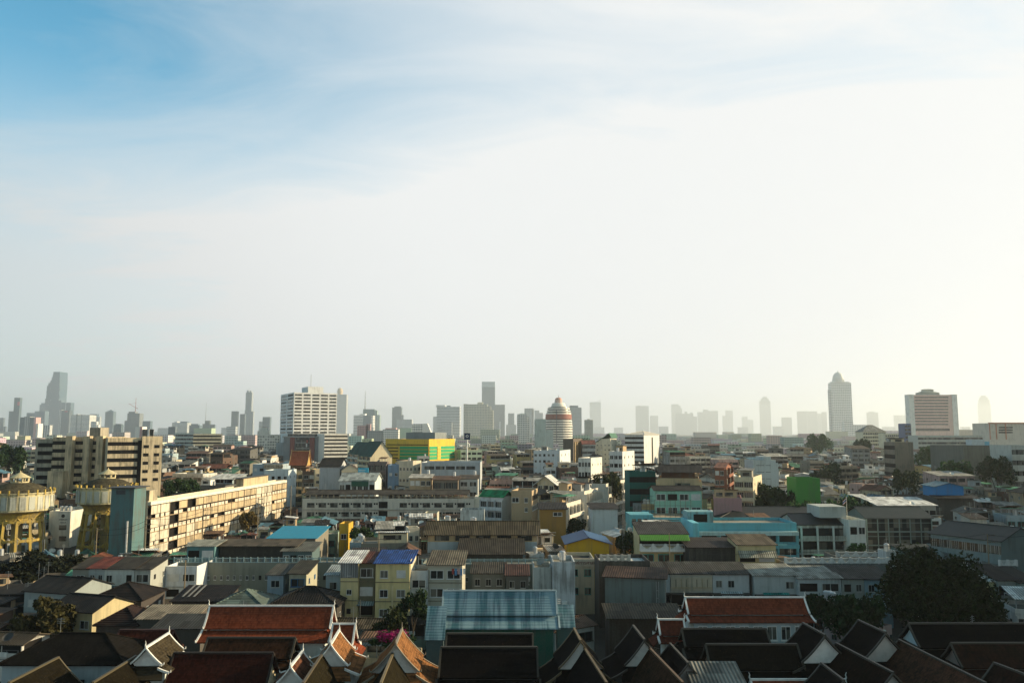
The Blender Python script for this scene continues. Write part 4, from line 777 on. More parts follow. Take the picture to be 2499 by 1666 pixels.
lo = bld('long_block', 'long pale block with rows of small windows, before the pink striped hotel', 'apartment block', 2240, 2398, 1062, 640, D=16, col=(.50, .51, .46), fl=10, fs={'F': 'band:20:4'}, yb=1092, own=False)
bld('office_block', 'cream office with grey hip roof and window rows, between domed tower and pink hotel', 'office', 2106, 2162, 1053, 980, D=22, col=(.62, .58, .44), fl=9, fs={'F': 'wide:10:5'}, roof='hip', rc=(.25, .26, .24), rise=8, yb=1075, own=False)
bld('office_block', 'long cream wing with even window rows, behind the bare concrete block', 'office', 2160, 2206, 1057, 940, D=18, col=(.62, .58, .44), fl=9, fs={'F': 'wide:9:5'}, yb=1075, own=False)
bld('office_block', 'orange and white building with dark slots, at the edge under the misty sky', 'office', 2413, 2520, 1032, 720, D=26, col=(.62, .58, .50), fl=12, fs={'F': 'blank'}, yb=1070)
o = [c for c in COL.objects if c.get('label') and c['label'].startswith('orange and white building')][0]
for k in range(3): pan(o, 2437, 2471, 1041 + k * 6, 1044.5 + k * 6, 'dark', M_glass, 'window_band', .3)
for xx in (2413, 2429, 2452): pan(o, xx, xx + 4.5, 1032, 1072, (.50, .20, .12), None, 'orange_pier', .5)
pan(o, 2411, 2520, 1030.5, 1033.5, (.45, .22, .14), None, 'roof_edge', 1)
# middle distance blocks
f = bld('office_block', 'white office with dark open decks and a blank lit face, beside the green-capped cream block', 'office', 1525, 1571, 1060, 560, yaw=-20, xs=1609, col=(.62, .63, .62), fl=11, fs={'F': 'open:3:8', 'R': 'blank'}, yb=1118)
W, D, Ht = f['dims']; b = MB(); b.box(W / 2 + .02, W / 2 + .1, D * .47, D * .55, 0, Ht - 2); b.build('recess_shade', M_dark, f); roof_hip(f, 0, D / 2, Ht + .1, W, D / 2, 2.4, 0, (.50, .47, .40), M_paint)  # dark slot is a proud strip of painted shade
gc = bld('apartment_block', 'cream block of flats with a ragged dark green sloping roof', 'apartment block', 1453, 1491, 1078, 560, yaw=-18, xs=1507, col=(.62, .58, .46), fl=10, fs={'F': 'small:4:7', 'R': 'small:2:7'}, yb=1112)
W, D, Ht = gc['dims']; rf = MB(); rf.slab([(-W / 2 - .4, -.4, Ht - .5), (0, -.4, Ht + 3.2), (0, D, Ht + 3.2), (-W / 2 - .4, D, Ht - .5)], .4); rf.slab([(0, -.4, Ht + 3), (W * .38, -.4, Ht + 6), (W * .38, D, Ht + 6), (0, D, Ht + 3)], .4); rf.slab([(W * .38, -.4, Ht + 6), (W / 2 + .3, -.4, Ht + 3), (W / 2 + .3, D, Ht + 3), (W * .38, D, Ht + 6)], .4); rf.build('green_roof', M_paint, gc, (.02, .12, .07))
b = MB(); b.box(-W * .3, W * .45, .2, D - .2, Ht - .8, Ht + 2.2); b.build('attic', M_wall, gc, (.62, .58, .46))
db = bld('office_block', 'dark brown block with tall vertical fins on its lit side', 'office', 1374, 1399, 1070, 540, yaw=-22, xs=1421, col=(.14, .11, .09), fl=9, fs={'F': 'blank', 'R': 'blank'}, yb=1112, m=M_old)
W, D, Ht = db['dims']
for i in range(5): rbox(db, W / 2 + .01, W / 2 + .6, D * (.1 + .19 * i), D * (.16 + .19 * i), 2, Ht - 2, (.42, .30, .16), None, 'fin')
bld('office_block', 'glazed grey and white block with a maroon roof, between brown-finned and green-capped blocks', 'office', 1421, 1452, 1083, 545, D=14, col=(.5, .5, .48), fl=8, fs={'F': 'band:3:5'}, roof='gx', rc=(.24, .10, .08), rise=2.5, yb=1112)
bld('office_block', 'white stepped office with small window groups, below the round striped hotel', 'office', 1302, 1366, 1099, 455, yaw=-14, xs=1392, col=(.62, .66, .68), fl=8, fs={'F': 'punch:6:5', 'R': 'punch:3:2'}, yb=1135, junk=2)
bld('apartment_block', 'tall white building with a gridded grey face and a blinding white blank face', 'apartment block', 1487, 1519, 1101, 330, yaw=-24, xs=1548, col=(.68, .68, .66), fl=9, fs={'F': 'wide:3:6', 'R': 'small:3:5'}, yb=1155, junk=2)
bld('apartment_block', 'low white block with speckled windows on its lit side, left of the grid-faced white one', 'apartment block', 1411, 1442, 1117, 360, yaw=-22, xs=1469, col=(.72, .70, .64), fl=6, fs={'F': 'wide:4:3', 'R': 'small:4:4'}, yb=1150)
sl_ = bld('slab_block', 'tall pale windowless slab scored with dark lines, above the dark tree clump', 'apartment block', 1838, 1893, 1122, 300, D=9, yaw=4, col=(.50, .55, .55), fl=8, fs={'F': 'blank', 'R': 'balc:3:6'}, yb=1195)
W, D, Ht = sl_['dims']
for k in range(4):
    for (a0, a1) in ((-.38, -.02), (.04, .26)): rbox(sl_, W * a0, W * a1, -.03, 0, Ht - 2 - k * 2.4, Ht - 1.85 - k * 2.4, 'dark', M_paint, 'slot')
rbox(sl_, -W * .02, W * .3, .3, D - .5, Ht - .8, Ht + 1.2, (.50, .55, .55), None, 'lift_house')
bc = bld('warehouse_wall', 'huge grey stained windowless concrete hall behind the far trees, near the picture edge', 'hall', 2350, 2472, 1087, 380, D=30, col=(.16, .16, .135), fl=5, fs={'F': 'blank'}, yb=1140, m=M_old); pan(bc, 2374, 2406, 1072, 1086, (.5, .56, .58), None, 'white_hut', -1, 6); pan(bc, 2406, 2418, 1077, 1086, (.2, .45, .6), None, 'blue_hut', -1, 5)
bld('concrete_block', 'bare brown-grey concrete block with a rooftop shed, below the pink striped hotel', 'apartment block', 2183, 2228, 1078, 420, D=16, yaw=-6, col=(.24, .20, .15), fl=7, fs={'F': 'blank', 'L': 'open:3:4'}, yb=1115, m=M_old, junk=3)
bld('office_block', 'pale grey office corner with strip windows at the picture edge, below the orange-pier building', 'office', 2468, 2530, 1086, 350, D=16, col=(.52, .53, .48), fl=7, fs={'F': 'band:5:5'}, yb=1130)
bld('warehouse_hall', 'long grey-blue hall with a recessed strip of openings and white roof edge', 'warehouse', 1028, 1172, 1128, 345, D=22, col=(.42, .45, .47), fl=3, fs={'F': 'blank'}, yb=1155, rc='wsheet')
o = [c for c in COL.objects if c.get('label', '').startswith('long grey-blue hall')][0]; pan(o, 1036, 1160, 1137, 1145, 'dark', M_glass, 'recessed_strip', .05)
for k in range(5): pan(o, 1060 + 25 * k, 1063 + 25 * k, 1136.5, 1145.5, (.42, .45, .47), None, 'strip_pier', .12)
bld('shop_building', 'cream corner building with pairs of small windows, left of the long grey-blue hall', 'shop building', 974, 1008, 1124, 360, yaw=-22, xs=1028, col=(.58, .52, .40), fl=5, fs={'F': 'punch:4:3', 'R': 'punch:2:3'}, yb=1155, junk=1)
bld('shop_building', 'small sky blue house beside the cream corner building', 'shop building', 947, 974, 1134, 365, D=10, col=(.22, .34, .50), fl=4, fs={'F': 'punch:2:3'}, yb=1155)
bld('house', 'white gabled house with a wide grey roof and railed terrace, behind the green shed', 'house', 780, 830, 1137, 350, D=14, col=(.44, .46, .48), fl=4, fs={'F': 'blank', 'R': 'punch:3:2'}, roof='gx', rc='dsheet', rise=3, yb=1170)
bld('house', 'cream sunlit gable front with a balcony, joined to the wide grey-roofed white house', 'house', 834, 874, 1146, 345, D=12, yaw=14, col=(.72, .63, .46), fl=4, fs={'F': 'balc:4:2'}, roof='gy', rc='gsheet', rise=2.2, yb=1170)
bb = thing('billboard', 'bright sky blue advertising board standing among roofs, above the green shed', 'billboard', (*A(886, 1150, 335)[:2], 0)); a0 = A(874, 1141, 335); a1 = A(899, 1163, 335)
b = MB(); b.box(a0[0] - bb.location.x, a1[0] - bb.location.x, -.2, .2, a1[2], a0[2]); b.build('board', M_paint, bb, (.05, .42, .62)); b = MB(); [b.bar((s_, .35, 0), (s_, .35, a0[2]), .15) for s_ in (-1.5, 1.5)]; b.build('support', M_metal, bb, C['grey'])
for k in range(4): b = MB(); b.box(-1.8, 1.0 - .3 * k, -.24, -.19, a0[2] - 1.0 - .7 * k, a0[2] - .75 - .7 * k); b.build('text_line', M_paint, bb, (.6, .75, .8))
bld('flats', 'dark balconied narrow flats left of the sky blue house', 'apartment block', 900, 945, 1126, 375, yaw=-20, xs=950, col=(.20, .16, .15), fl=6, fs={'F': 'balc:3:4', 'R': 'balc:2:4'}, yb=1160, junk=2)
gs = bld('workshop', 'white-fronted shed with a dark green gable and grey roof, before the billboard', 'workshop', 828, 915, 1172, 296, D=15, col=(.58, .62, .62), fl=4, fs={'F': 'wide:6:1'}, roof='gx', rc=(.36, .40, .40), rise=2.4, yb=1186); pan(gs, 858, 899, 1171, 1186, (.015, .09, .055), None, 'green_front', .35)
for (lab, x0, x1, yt, Y, D, wc, st, rc) in (('low tan workshop with a pale patched sheet roof, in front of the long grey-blue hall', 1000, 1052, 1165, 318, 9, (.40, .30, .19), 'wide:4:2', (.52, .50, .45)), ('low brown row house with a rusty roof, in front of the long grey-blue hall', 1056, 1118, 1170, 312, 10, (.24, .20, .16), 'balc:4:2', (.14, .085, .055)), ('pale two-window house with a brown roof, at the right foot of the long grey-blue hall', 1121, 1166, 1167, 316, 9, (.46, .47, .45), 'wide:2:2', (.10, .08, .06))):
    r_ = bld('workshop', lab, 'workshop', x0, x1, yt, Y, D=D, col=wc, fl=5, fs={'F': st}, roof='shed', rc=rc, rise=.9, yb=1190); link('water_tank', ME_TANK, r_, C['steel'], (r_['dims'][0] * .3, D * .7, r_['dims'][2] + .6))
# long grey open-topped apartment
la = bld('apartment_block', 'long stained grey apartment block with an open columned top floor under a ridge roof', 'apartment block', 738, 1158, 1216, 281, D=10, col=(.62, .58, .50), fl=5, fs={'F': 'blank'}, yb=1266, rc='conc'); W, D, Ht = la['dims']
roof_gable(la, -.5, D / 2, Ht + 1.55, W - 4, D / 2, 1.0, 0, (.07, .062, .05), None, .6)
for i in range(27): x = -W / 2 + 2.5 + i * (W - 6) / 26; rbox(la, x - .14, x + .14, .15, .5, Ht - .8, Ht + 1.6, (.60, .52, .38), None, 'column'); 
for i in range(27): x = -W / 2 + 2.5 + i * (W - 6) / 26; rbox(la, x - .14, x + .14, D - .5, D - .15, Ht - .8, Ht + 1.6, (.60, .52, .38), None, 'column')
rbox(la, -W * .06, W * .0, .6, D - .6, Ht - .8, Ht + 1.5, (.44, .42, .36), M_old, 'stair_house')
for k in range(2):
    z0 = Ht - 2.6 - k * 3.05
    for i in range(14):
        u = -W / 2 + 2 + i * (W - 3.5) / 14
        if abs(u + W * .03) < 2: continue
        link('window', ME_WIN, la, (.10, .11, .11), (u + .9, -.01, z0 - .25), 0, (2.5, 1, 1.45)); link('vent_window', ME_OPEN, la, None, (u + 2.9, -.005, z0 + .55), 0, (.55, 1, .6)); link('vent_window', ME_OPEN, la, None, (u + 3.7, -.005, z0 + .55), 0, (.55, 1, .6))
    b = MB(); b.box(-W * .03 - 1.5, -W * .03 + 1.5, -.03, 0, z0 - .6, z0 + 1.6); b.build('stair_opening', M_dark, la)
    b = MB(); b.box(-W / 2, W / 2, -.5, 0, z0 - 1.15, z0 - 1.0); b.build('ledge', M_old, la, (.42, .39, .33))
rbox(la, W / 2 + .02, W / 2 + 2.4, .4, D - 1, 0, Ht + .6, (.72, .66, .54), None, 'end_stair')
bl_ = bld('house', 'white blank-walled cube with creeper stains before the end of the long stained apartment block', 'house', 1123, 1182, 1244, 250, D=8, col=(.60, .63, .62), fl=4, fs={'F': 'blank'}, yb=1270, m=M_old)
bld('house', 'narrow stained stair house with one lit side, beside the creeper-stained white cube', 'house', 1036, 1067, 1251, 238, D=6, col=(.50, .48, .38), fl=4, fs={'F': 'punch:1:1'}, yb=1268)
# green roofed white wall and tan building
gr = bld('shophouse', 'shophouse with a small bright green roof and white curved side wall, beside the tan block', 'shophouse', 1173, 1228, 1212, 262, yaw=-30, xs=1248, col=(.66, .68, .68), fl=5, fs={'F': 'balc:3:4', 'R': 'blank'}, yb=1260); W, D, Ht = gr['dims']; roof_gable(gr, 0, D / 2, Ht + .2, W, D / 2, 1.6, 0, (.03, .30, .12))
tn = bld('shophouse', 'tan blank-sided building with white-framed windows and a sloping parapet', 'shophouse', 1248, 1298, 1197, 255, yaw=-10, xs=1312, col=(.46, .34, .21), fl=6, fs={'F': 'blank', 'R': 'wide:3:2'}, yb=1265)
e = tn['dims']
for (u, v, w_, h_) in ((-.30, 3.6, 2.2, 1.5), (.22, 3.6, 1.1, 1.5), (.22, 6.4, 1.0, 1.3)): link('window', ME_WIN, tn, C['white'], (e[0] * u, -.02, e[2] - v), 0, (w_, 1, h_))
bld('house', 'cream top-floor house with a big white tent-like sheet roof, behind the tan block', 'house', 1312, 1352, 1176, 290, D=12, yaw=-15, xs=1362, col=(.66, .56, .38), fl=5, fs={'F': 'wide:3:2', 'R': 'open:2:2'}, roof='gy', rc='wsheet', rise=2.2, ov=1.4, yb=1200)
# row of shophouses running away
for i, (x0, x1, yt, Y, xs, lab) in enumerate(((1382, 1418, 1228, 236, 1316, 'nearest block of the diagonal shophouse row, with plants below its white balcony'), (1426, 1465, 1198, 256, 1352, 'middle block of the diagonal shophouse row, with white parapets and blue glass'), (1479, 1536, 1180, 292, 1400, 'far block of the diagonal shophouse row, with rust stains and red-tiled awnings'))):
    bld('shophouse', lab.replace('nearest', 'first'), 'shophouse', x0, x1, yt, Y, yaw=70, xs=xs, col=(.68, .63, .54), fl=5, fs={'F': 'balc:%d:4' % (4 + i * 2), 'L': 'small:4:2'}, yb=yt + 70, junk=5, group='diagonal row of shophouses')
yw = bld('wooden_house', 'ochre plank-walled house with a strip of white windows, below the diagonal shophouses', 'house', 1318, 1381, 1241, 222, D=8, col=(.33, .19, .05), fl=3, fs={'F': 'blank'}, roof='shed', rc='dsheet', rise=1, yb=1274); link('window', ME_WIN, yw, C['white'], (yw['dims'][0] * .18, -.02, yw['dims'][2] - 1.9), 0, (2.4, 1, 1.0))
bld('house', 'pale grey blank house wall with wire marks, right of the diagonal shophouses', 'house', 1444, 1507, 1240, 218, D=10, col=(.46, .54, .56), fl=3, fs={'F': 'blank'}, roof='shed', rc='dsheet', rise=.6, yb=1285)
# cyan school with caged roof court
cy_ = (.13, .42, .50)
s1 = bld('school_building', 'cyan building with a fenced roof court and slanting side wing', 'school', 1596, 1700, 1262, 228, D=22, col=cy_, fl=4, fs={'F': 'wide:6:2'}, yb=1275, rc=(.40, .30, .20))
pan(s1, 1541, 1600, 1258, 1330, cy_, M_wall, 'corner_wing', -3, 12)
for k in range(3): pan(s1, 1546 + 14 * k, 1556 + 14 * k, 1268, 1284, 'dark', M_glass, 'window', -2.9, 3)
W, D, Ht = s1['dims']; b = MB()
for i in range(9):
    for (x, y) in ((-W / 2 + i * W / 8, D - .3), (-W / 2 + i * W / 8, 7)): b.bar((x, y, Ht - .8), (x, y, Ht + 4.2), .06, 0, None, 4)
for z in (Ht + 1, Ht + 2.6, Ht + 4.2):
    for y in (D - .3, 7): b.bar((-W / 2, y, z), (W / 2, y, z), .045, 0, None, 4)
b.build('court_fence', M_metal, s1, (.10, .09, .07)); b = MB(); b.box(-W / 2, W / 2, D - .18, D - .1, Ht - .8, Ht + 1.8); b.build('wooden_screen', M_paint, s1, (.42, .30, .16))
s2 = bld('school_building', 'long bright cyan school building with deep white-edged balconies', 'school', 1703, 1944, 1275, 205, D=13, col=cy_, fl=4, fs={'F': 'blank'}, yb=1375, rc='conc', xs=None)
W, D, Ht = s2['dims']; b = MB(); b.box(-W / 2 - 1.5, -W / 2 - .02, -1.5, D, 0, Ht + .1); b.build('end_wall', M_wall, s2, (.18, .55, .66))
for k in range(3):
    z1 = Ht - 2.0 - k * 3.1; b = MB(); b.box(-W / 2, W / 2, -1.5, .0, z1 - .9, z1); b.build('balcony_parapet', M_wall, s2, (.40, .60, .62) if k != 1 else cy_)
    for i in range(5): b = MB(); x = -W / 2 + (i + .5) * W / 5; b.box(x - W * .085, x + W * .085, -.05, -.01, z1 - 2.6, z1 - 1.1); b.build('window', M_glass, s2)
    for i in range(6): x = -W / 2 + .3 + i * (W - .6) / 5; rbox(s2, x - .18, x + .18, -1.45, -1.1, z1 - 3.0, z1 - .91, cy_, None, 'column')
rbox(s2, -W / 2 - 1, -W / 2 + 5.5, 7, D, Ht - .8, Ht + 2.0, (.20, .42, .47), M_old, 'roof_house'); rbox(s2, -W / 2 + .5, -W / 2 + 4, 6.95, 6.99, Ht - .5, Ht + 1.4, 'dark', M_dark, 'roof_house_opening'); link('water_tank', ME_TANK, s2, C['steel'], (-W * .28, 9, Ht + .2))
s3 = bld('school_building', 'dark-roofed white school with railed verandas, between the cyan school and small white annex', 'school', 1946, 2070, 1278, 210, D=14, col=(.46, .50, .47), fl=4, fs={'F': 'blank'}, roof='gx', rc=(.012, .016, .016), rm=M_paint, rise=2.0, yb=1365, m=M_old)
W, D, Ht = s3['dims']
for k in range(3):
    z1 = Ht - .5 - k * 3.3; b = MB(); b.box(-W / 2 - .2, W / 2 + .6, -1.7, .0, z1 - 3.42, z1 - 3.25); b.build('veranda_slab', M_wall, s3, (.5, .54, .52)); b = MB(); b.box(-W / 2, W / 2, -1.6, -1.5, z1 - 3.25, z1 - 2.25); b.build('veranda_parapet', M_old, s3, (.40, .43, .39))
    b = MB(); b.box(-W / 2 + .2, W / 2 - .2, -.04, -.01, z1 - 3.1, z1 - .5); b.build('window', M_glass, s3)
    for i in range(4): x = -W / 2 + .4 + i * (W - .8) / 3; rbox(s3, x - .2, x + .2, -1.75, -1.35, z1 - 3.2, z1 + .1, (.60, .66, .64), None, 'column')
rf_ = bld('school_building', 'long black hip-roofed school hall behind the cyan school', 'school', 1760, 2062, 1262, 236, D=16, col=(.40, .42, .40), fl=4, fs={'F': 'blank'}, roof='hip', rc=(.012, .016, .016), rm=M_paint, rise=2.4, yb=1275, ov=.8)
an = bld('school_annex', 'small white annex with a curved cream roof edge and flag on top', 'school', 2072, 2112, 1268, 206, D=16, col=(.66, .68, .64), fl=4, fs={'F': 'wide:2:3'}, yb=1350, rc='conc')
pan(an, 2018, 2085, 1240, 1268, (.42, .45, .43), M_wall, 'upper_house', -5, 14); fl_ = thing('flag', 'Thai flag on a slim pole above the white annex', 'flag', (*A(2067, 1250, 214)[:2], A(2067, 1250, 214)[2] - 2.0)); b = MB(); b.bar((0, 0, 0), (0, 0, 6.0), .05); b.build('pole', M_metal, fl_, C['white'])
for (c_, z0, z1) in (('red', 4.6, 4.8), ('white', 4.8, 5.0), ((.05, .06, .2), 5.0, 5.4), ('white', 5.4, 5.6), ('red', 5.6, 5.8)):
    b = MB(); n_ = 6
    for i in range(n_):
        x0, x1 = -i * .16, -(i + 1) * .16; y0, y1 = .12 * sin(i * 1.1), .12 * sin((i + 1) * 1.1); d0, d1 = -.13 * i, -.13 * (i + 1); b.poly([(x0, y0, z0 + d0), (x1, y1, z0 + d1), (x1, y1, z1 + d1), (x0, y0, z1 + d0)]); b.poly([(x1, y1 + .01, z0 + d1), (x0, y0 + .01, z0 + d0), (x0, y0 + .01, z1 + d0), (x1, y1 + .01, z1 + d1)])
    b.build('stripe', M_cloth, fl_, cc_(c_))
tg = (.13, .19, .19)
s4 = bld('school_building', 'dark teal-grey glazed school wing facing straight on, right of the white annex', 'school', 2114, 2272, 1262, 214, D=13, col=tg, fl=4, fs={'F': 'blank'}, roof='gx', rc=(.014, .024, .024), rm=M_paint, rise=2.2, yb=1350)
W, D, Ht = s4['dims']
for k in range(3):
    z1 = Ht - .3 - k * 3.4; b = MB(); b.box(-W / 2 + .1, W / 2 - .1, -.04, -.01, z1 - 3.1, z1 - .1); b.build('window', M_glass, s4); b = MB(); b.box(-W / 2, W / 2, -.5, 0, z1 - 3.35, z1 - 3.11); b.build('floor_band', M_wall, s4, (.22, .29, .28))
    for i in range(7): x = -W / 2 + i * W / 6; rbox(s4, x - .09, x + .09, -.3, -.05, z1 - 3.1, z1, (.22, .29, .28), None, 'mullion')
    b = MB(); b.box(-W / 2, W / 2, -.2, -.05, z1 - 1.1, z1 - 1.0); b.build('transom', M_paint, s4, (.22, .29, .28))
s5 = bld('school_building', 'dark-roofed school wing swinging towards the viewer from the teal-grey one', 'school', 2272, 2442, 1318, 168, yaw=-62, D=13, col=(.20, .26, .26), fl=4, fs={'F': 'band:9:3'}, roof='gx', rc=(.014, .024, .024), rm=M_paint, rise=2.2, yb=1360)
bld('office_block', 'pale blank block at the picture edge behind the swinging school wing', 'office', 2440, 2520, 1300, 176, D=12, col=(.30, .32, .29), fl=4, fs={'F': 'blank'}, yb=1350, m=M_old)
# yellow house with green awning and colonial row
gy = bld('shophouse', 'cream shophouse with green striped awning, white scalloped balustrade and tall teal windows', 'shophouse', 1560, 1679, 1302, 180, D=9, col=(.60, .50, .27), fl=3, fs={'F': 'blank'}, roof='shed', rc=(.05, .05, .05), rise=1.6, ov=.3, yb=1378)
W, D, Ht = gy['dims']
b = MB()
for i in range(28): x = -W / 2 + i * W / 28; b.slab([(x, -2.0, Ht - 1.1), (x + W / 56, -2.0, Ht - 1.1), (x + W / 56, -.1, Ht), (x, -.1, Ht)], .06, i % 1)
b.build('green_awning', M_cloth, gy, (.13, .34, .06)); b = MB(); b.slab([(-W / 2, -1.98, Ht - 1.18), (W / 2, -1.98, Ht - 1.18), (W / 2, -.1, Ht - .08), (-W / 2, -.1, Ht - .08)], .04); b.build('awning_stripe', M_cloth, gy, (.22, .44, .10))
b = MB(); b.box(-W / 2, W / 2, -.05, -.01, Ht - 2.6, Ht - .2); b.build('loggia', M_dark, gy)  # loggia shade painted as a near-black sheet on the wall
def scallop(parent, x0, x1, y, z, n, col=(.66, .67, .65), h=1.0, name='balustrade'):
    b = MB(); wd = (x1 - x0) / n
    for i in range(n):
        a0 = x0 + i * wd; b.box(a0 - .22, a0 + .22, y - .2, y + .2, z, z + h + .25)
        for k in range(8):
            u0, u1 = k / 8, (k + 1) / 8; s0, s1 = h * (.25 + .75 * abs(2 * u0 - 1) ** 1.4), h * (.25 + .75 * abs(2 * u1 - 1) ** 1.4); xa, xb = a0 + .22 + u0 * (wd - .44), a0 + .22 + u1 * (wd - .44)
            P_ = [(xa, y - .08, z), (xb, y - .08, z), (xb, y - .08, z + s1), (xa, y - .08, z + s0)]; b.poly(P_); b.poly([(p[0], y + .08, p[2]) for p in P_][::-1]); b.poly([P_[3], P_[2], (xb, y + .08, z + s1), (xa, y + .08, z + s0)])
            b.box(xa + .02, xa + .08, y - .03, y + .03, z + s0 - .02, z + h)
        b.box(a0 + .22, a0 + wd - .22, y - .1, y + .1, z + h, z + h + .14)
    b.box(x1 - .22, x1 + .22, y - .2, y + .2, z, z + h + .25); return b.build(name, M_wall, parent, cc_(col))
scallop(gy, -W / 2, W / 2, -1.9, Ht - 3.1, 4); rbox(gy, -W / 2, W / 2, -2.1, -.02, Ht - 3.5, Ht - 3.1, 'white', None, 'balcony_slab')
for i in range(3): x = -W / 2 + W * (.17 + .33 * i); link('window', ME_WIN, gy, (.10, .38, .34), (x, -.02, Ht - 7.2), 0, (2.6, 1, 3.0)); rbox(gy, x - 1.4, x + 1.4, -.4, -.03, Ht - 8.2, Ht - 7.45, 'white', None, 'window_apron')
bh = bld('shophouse', 'yellow house with a brown corrugated roof and striped awnings, before the cyan school', 'shophouse', 1800, 1893, 1328, 172, D=8, col=(.56, .46, .25), fl=3, fs={'F': 'wide:2:2'}, roof='shed', rc=(.13, .105, .07), rise=1.1, ov=.4, yb=1378)
W, D, Ht = bh['dims']; b = MB(); b.slab([(-W / 2, -1.5, Ht - 2.4), (W / 2, -1.5, Ht - 2.4), (W / 2, -.02, Ht - 1.2), (-W / 2, -.02, Ht - 1.2)], .1); b.build('awning', M_sheet, bh, (.44, .42, .34))
dk = bld('shed_row', 'black-fronted open shed with scalloped white railing, between cream shophouse and brown-roofed yellow house', 'shed', 1681, 1800, 1334, 174, D=9, col=(.03, .028, .026), fl=3, fs={'F': 'blank'}, roof='shed', rc=(.035, .03, .028), rise=.8, yb=1376); scallop(dk, -dk['dims'][0] / 2, dk['dims'][0] / 2, -1.2, dk['dims'][2] - 4.6, 4)
# orange house with dark roof, mint, pink, tall cream
og = bld('house', 'wide beige house with a dark timber roof terrace and long window, above the mint one', 'house', 1606, 1706, 1167, 262, yaw=-12, xs=1727, col=(.52, .39, .24), fl=6, fs={'F': 'blank', 'R': 'balc:2:3'}, yb=1195); W, D, Ht = og['dims']; pan(og, 1648, 1684, 1178, 1188, 'dark', M_glass, 'window', 1.2)
rbox(og, -W * .42, W * .4, 2, D - 2, Ht - .8, Ht + 2.2, (.12, .06, .04), M_old, 'roof_terrace'); roof_gable(og, .5, D / 2, Ht + 2.2, W * .9, D / 2, 1.8, 0, 'dsheet', None, 1.2)
bld('house', 'mint green house with two dark windows, below the wide beige house', 'house', 1598, 1712, 1195, 248, D=9, col=(.27, .54, .43), fl=5, fs={'F': 'wide:4:2'}, yb=1232, roof='gx', rise=1.0, rc='dsheet')
bld('apartment_block', 'tall cream building with a rounded white roof screen, behind the pink house', 'apartment block', 1792, 1838, 1164, 262, yaw=-24, xs=1859, col=(.66, .57, .40), fl=7, fs={'F': 'balc:2:3', 'R': 'small:3:5'}, yb=1238, junk=1)
bld('house', 'dusty pink house with a stepped terrace, before the tall cream building', 'house', 1741, 1810, 1215, 240, yaw=-14, xs=1830, col=(.42, .22, .22), fl=4, fs={'F': 'blank', 'R': 'small:2:2'}, yb=1240, junk=2)
bld('house', 'red-brown timber-framed tower house with glowing windows, above the tall cream building', 'house', 1744, 1767, 1141, 300, yaw=-20, xs=1784, col=(.26, .10, .06), fl=7, fs={'F': 'wide:2:3', 'R': 'balc:2:3'}, roof='gx', rc=(.20, .09, .06), rise=1.4, yb=1170)
bld('scaffolded_house', 'building shrouded in dark green netting, left of the wide beige house', 'house', 1536, 1600, 1150, 275, D=12, col=(.015, .12, .10), fl=6, fs={'F': 'open:4:4'}, yb=1215, m=M_cloth, junk=4, rc=(.01, .2, .16))
bld('house', 'bright grass-green box building standing among dark trees', 'house', 1943, 2001, 1166, 258, D=9, col=(.06, .25, .045), fl=4, fs={'F': 'blank'}, yb=1202)
bld('workshop', 'vivid blue shed with a low gable beside dark roofs', 'workshop', 2283, 2351, 1186, 250, yaw=-6, D=10, col=(.02, .19, .46), fl=3, fs={'F': 'blank'}, roof='gy', rc=(.2, .3, .35), rise=1.0, yb=1206)
o = [x for x in COL.objects if x.get('label', '').startswith('vivid blue shed')][0]; W, D, Ht = o['dims']; rbox(o, -W / 2 - .5, W / 2 + 1.5, -2.5, D - .3, 0, Ht - 3.2, (.05, .05, .048), M_old, 'lower_wall'); roof_shed(o, .5, -2.0, Ht - 3.2, W + 4, 4, .5, 0, 'dsheet')
wr = bld('house', 'low house row under bright white patched roofs, above the dark teal-grey school', 'house', 2144, 2284, 1232, 240, D=12, col=(.36, .34, .30), fl=3, fs={'F': 'wide:8:1'}, roof='shed', rc=(.80, .80, .78), rise=1.4, yb=1240); link('satellite_dish', ME_DISH, wr, C['white'], (1, -.6, wr['dims'][2] - .6), .4)
# long brown roofed hall and the ones in front
lh = bld('warehouse', 'long hall with a brown corrugated roof, cream upper wall and big dark windows', 'warehouse', 1044, 1310, 1300, 196, D=11, col=(.50, .36, .20), fl=3, fs={'F': 'blank', 'R': 'small:1:1'}, roof='gx', rc=(.085, .07, .045), rise=2.2, ov=.9, yb=1345); W, D, Ht = lh['dims']
for i in range(5): link('window', ME_RIB, lh, C['dark'], (-W / 2 + W * (.13 + .19 * i), -.02, Ht - 1.75), 0, (3.4, 1, 1.55))
rbox(lh, -W / 2, W / 2, -.28, -.02, 0, Ht - 2.0, (.42, .48, .50), M_wall, 'white_lower_wall'); rbox(lh, W / 2 + .02, W / 2 + 1.6, 2, 6, Ht - 4.4, Ht - 4.2, (.7, .6, .4), M_paint, 'side_awning')
f2 = bld('warehouse', 'dark open-fronted long house with a sagging brown roof and white railed terrace', 'warehouse', 1120, 1276, 1350, 184, D=10, col=(.04, .035, .03), fl=3, fs={'F': 'blank'}, roof='shed', rc=(.045, .038, .027), rise=1.9, ov=.6, yb=1375)
def rails(parent, x0, x1, y, z, n, col=(.34, .46, .48), h=1.0):
    b = MB(); b.box(x0, x1, y - .06, y + .06, z + h - .12, z + h); b.box(x0, x1, y - .06, y + .06, z, z + .12)
    for i in range(n + 1): x = x0 + (x1 - x0) * i / n; b.box(x - .09, x + .09, y - .1, y + .1, z, z + h + .15)
    for i in range(n * 5): x = x0 + (x1 - x0) * (i + .5) / (n * 5); b.box(x - .03, x + .03, y - .02, y + .02, z + .12, z + h - .12)
    return b.build('railing', M_wall, parent, cc_(col))
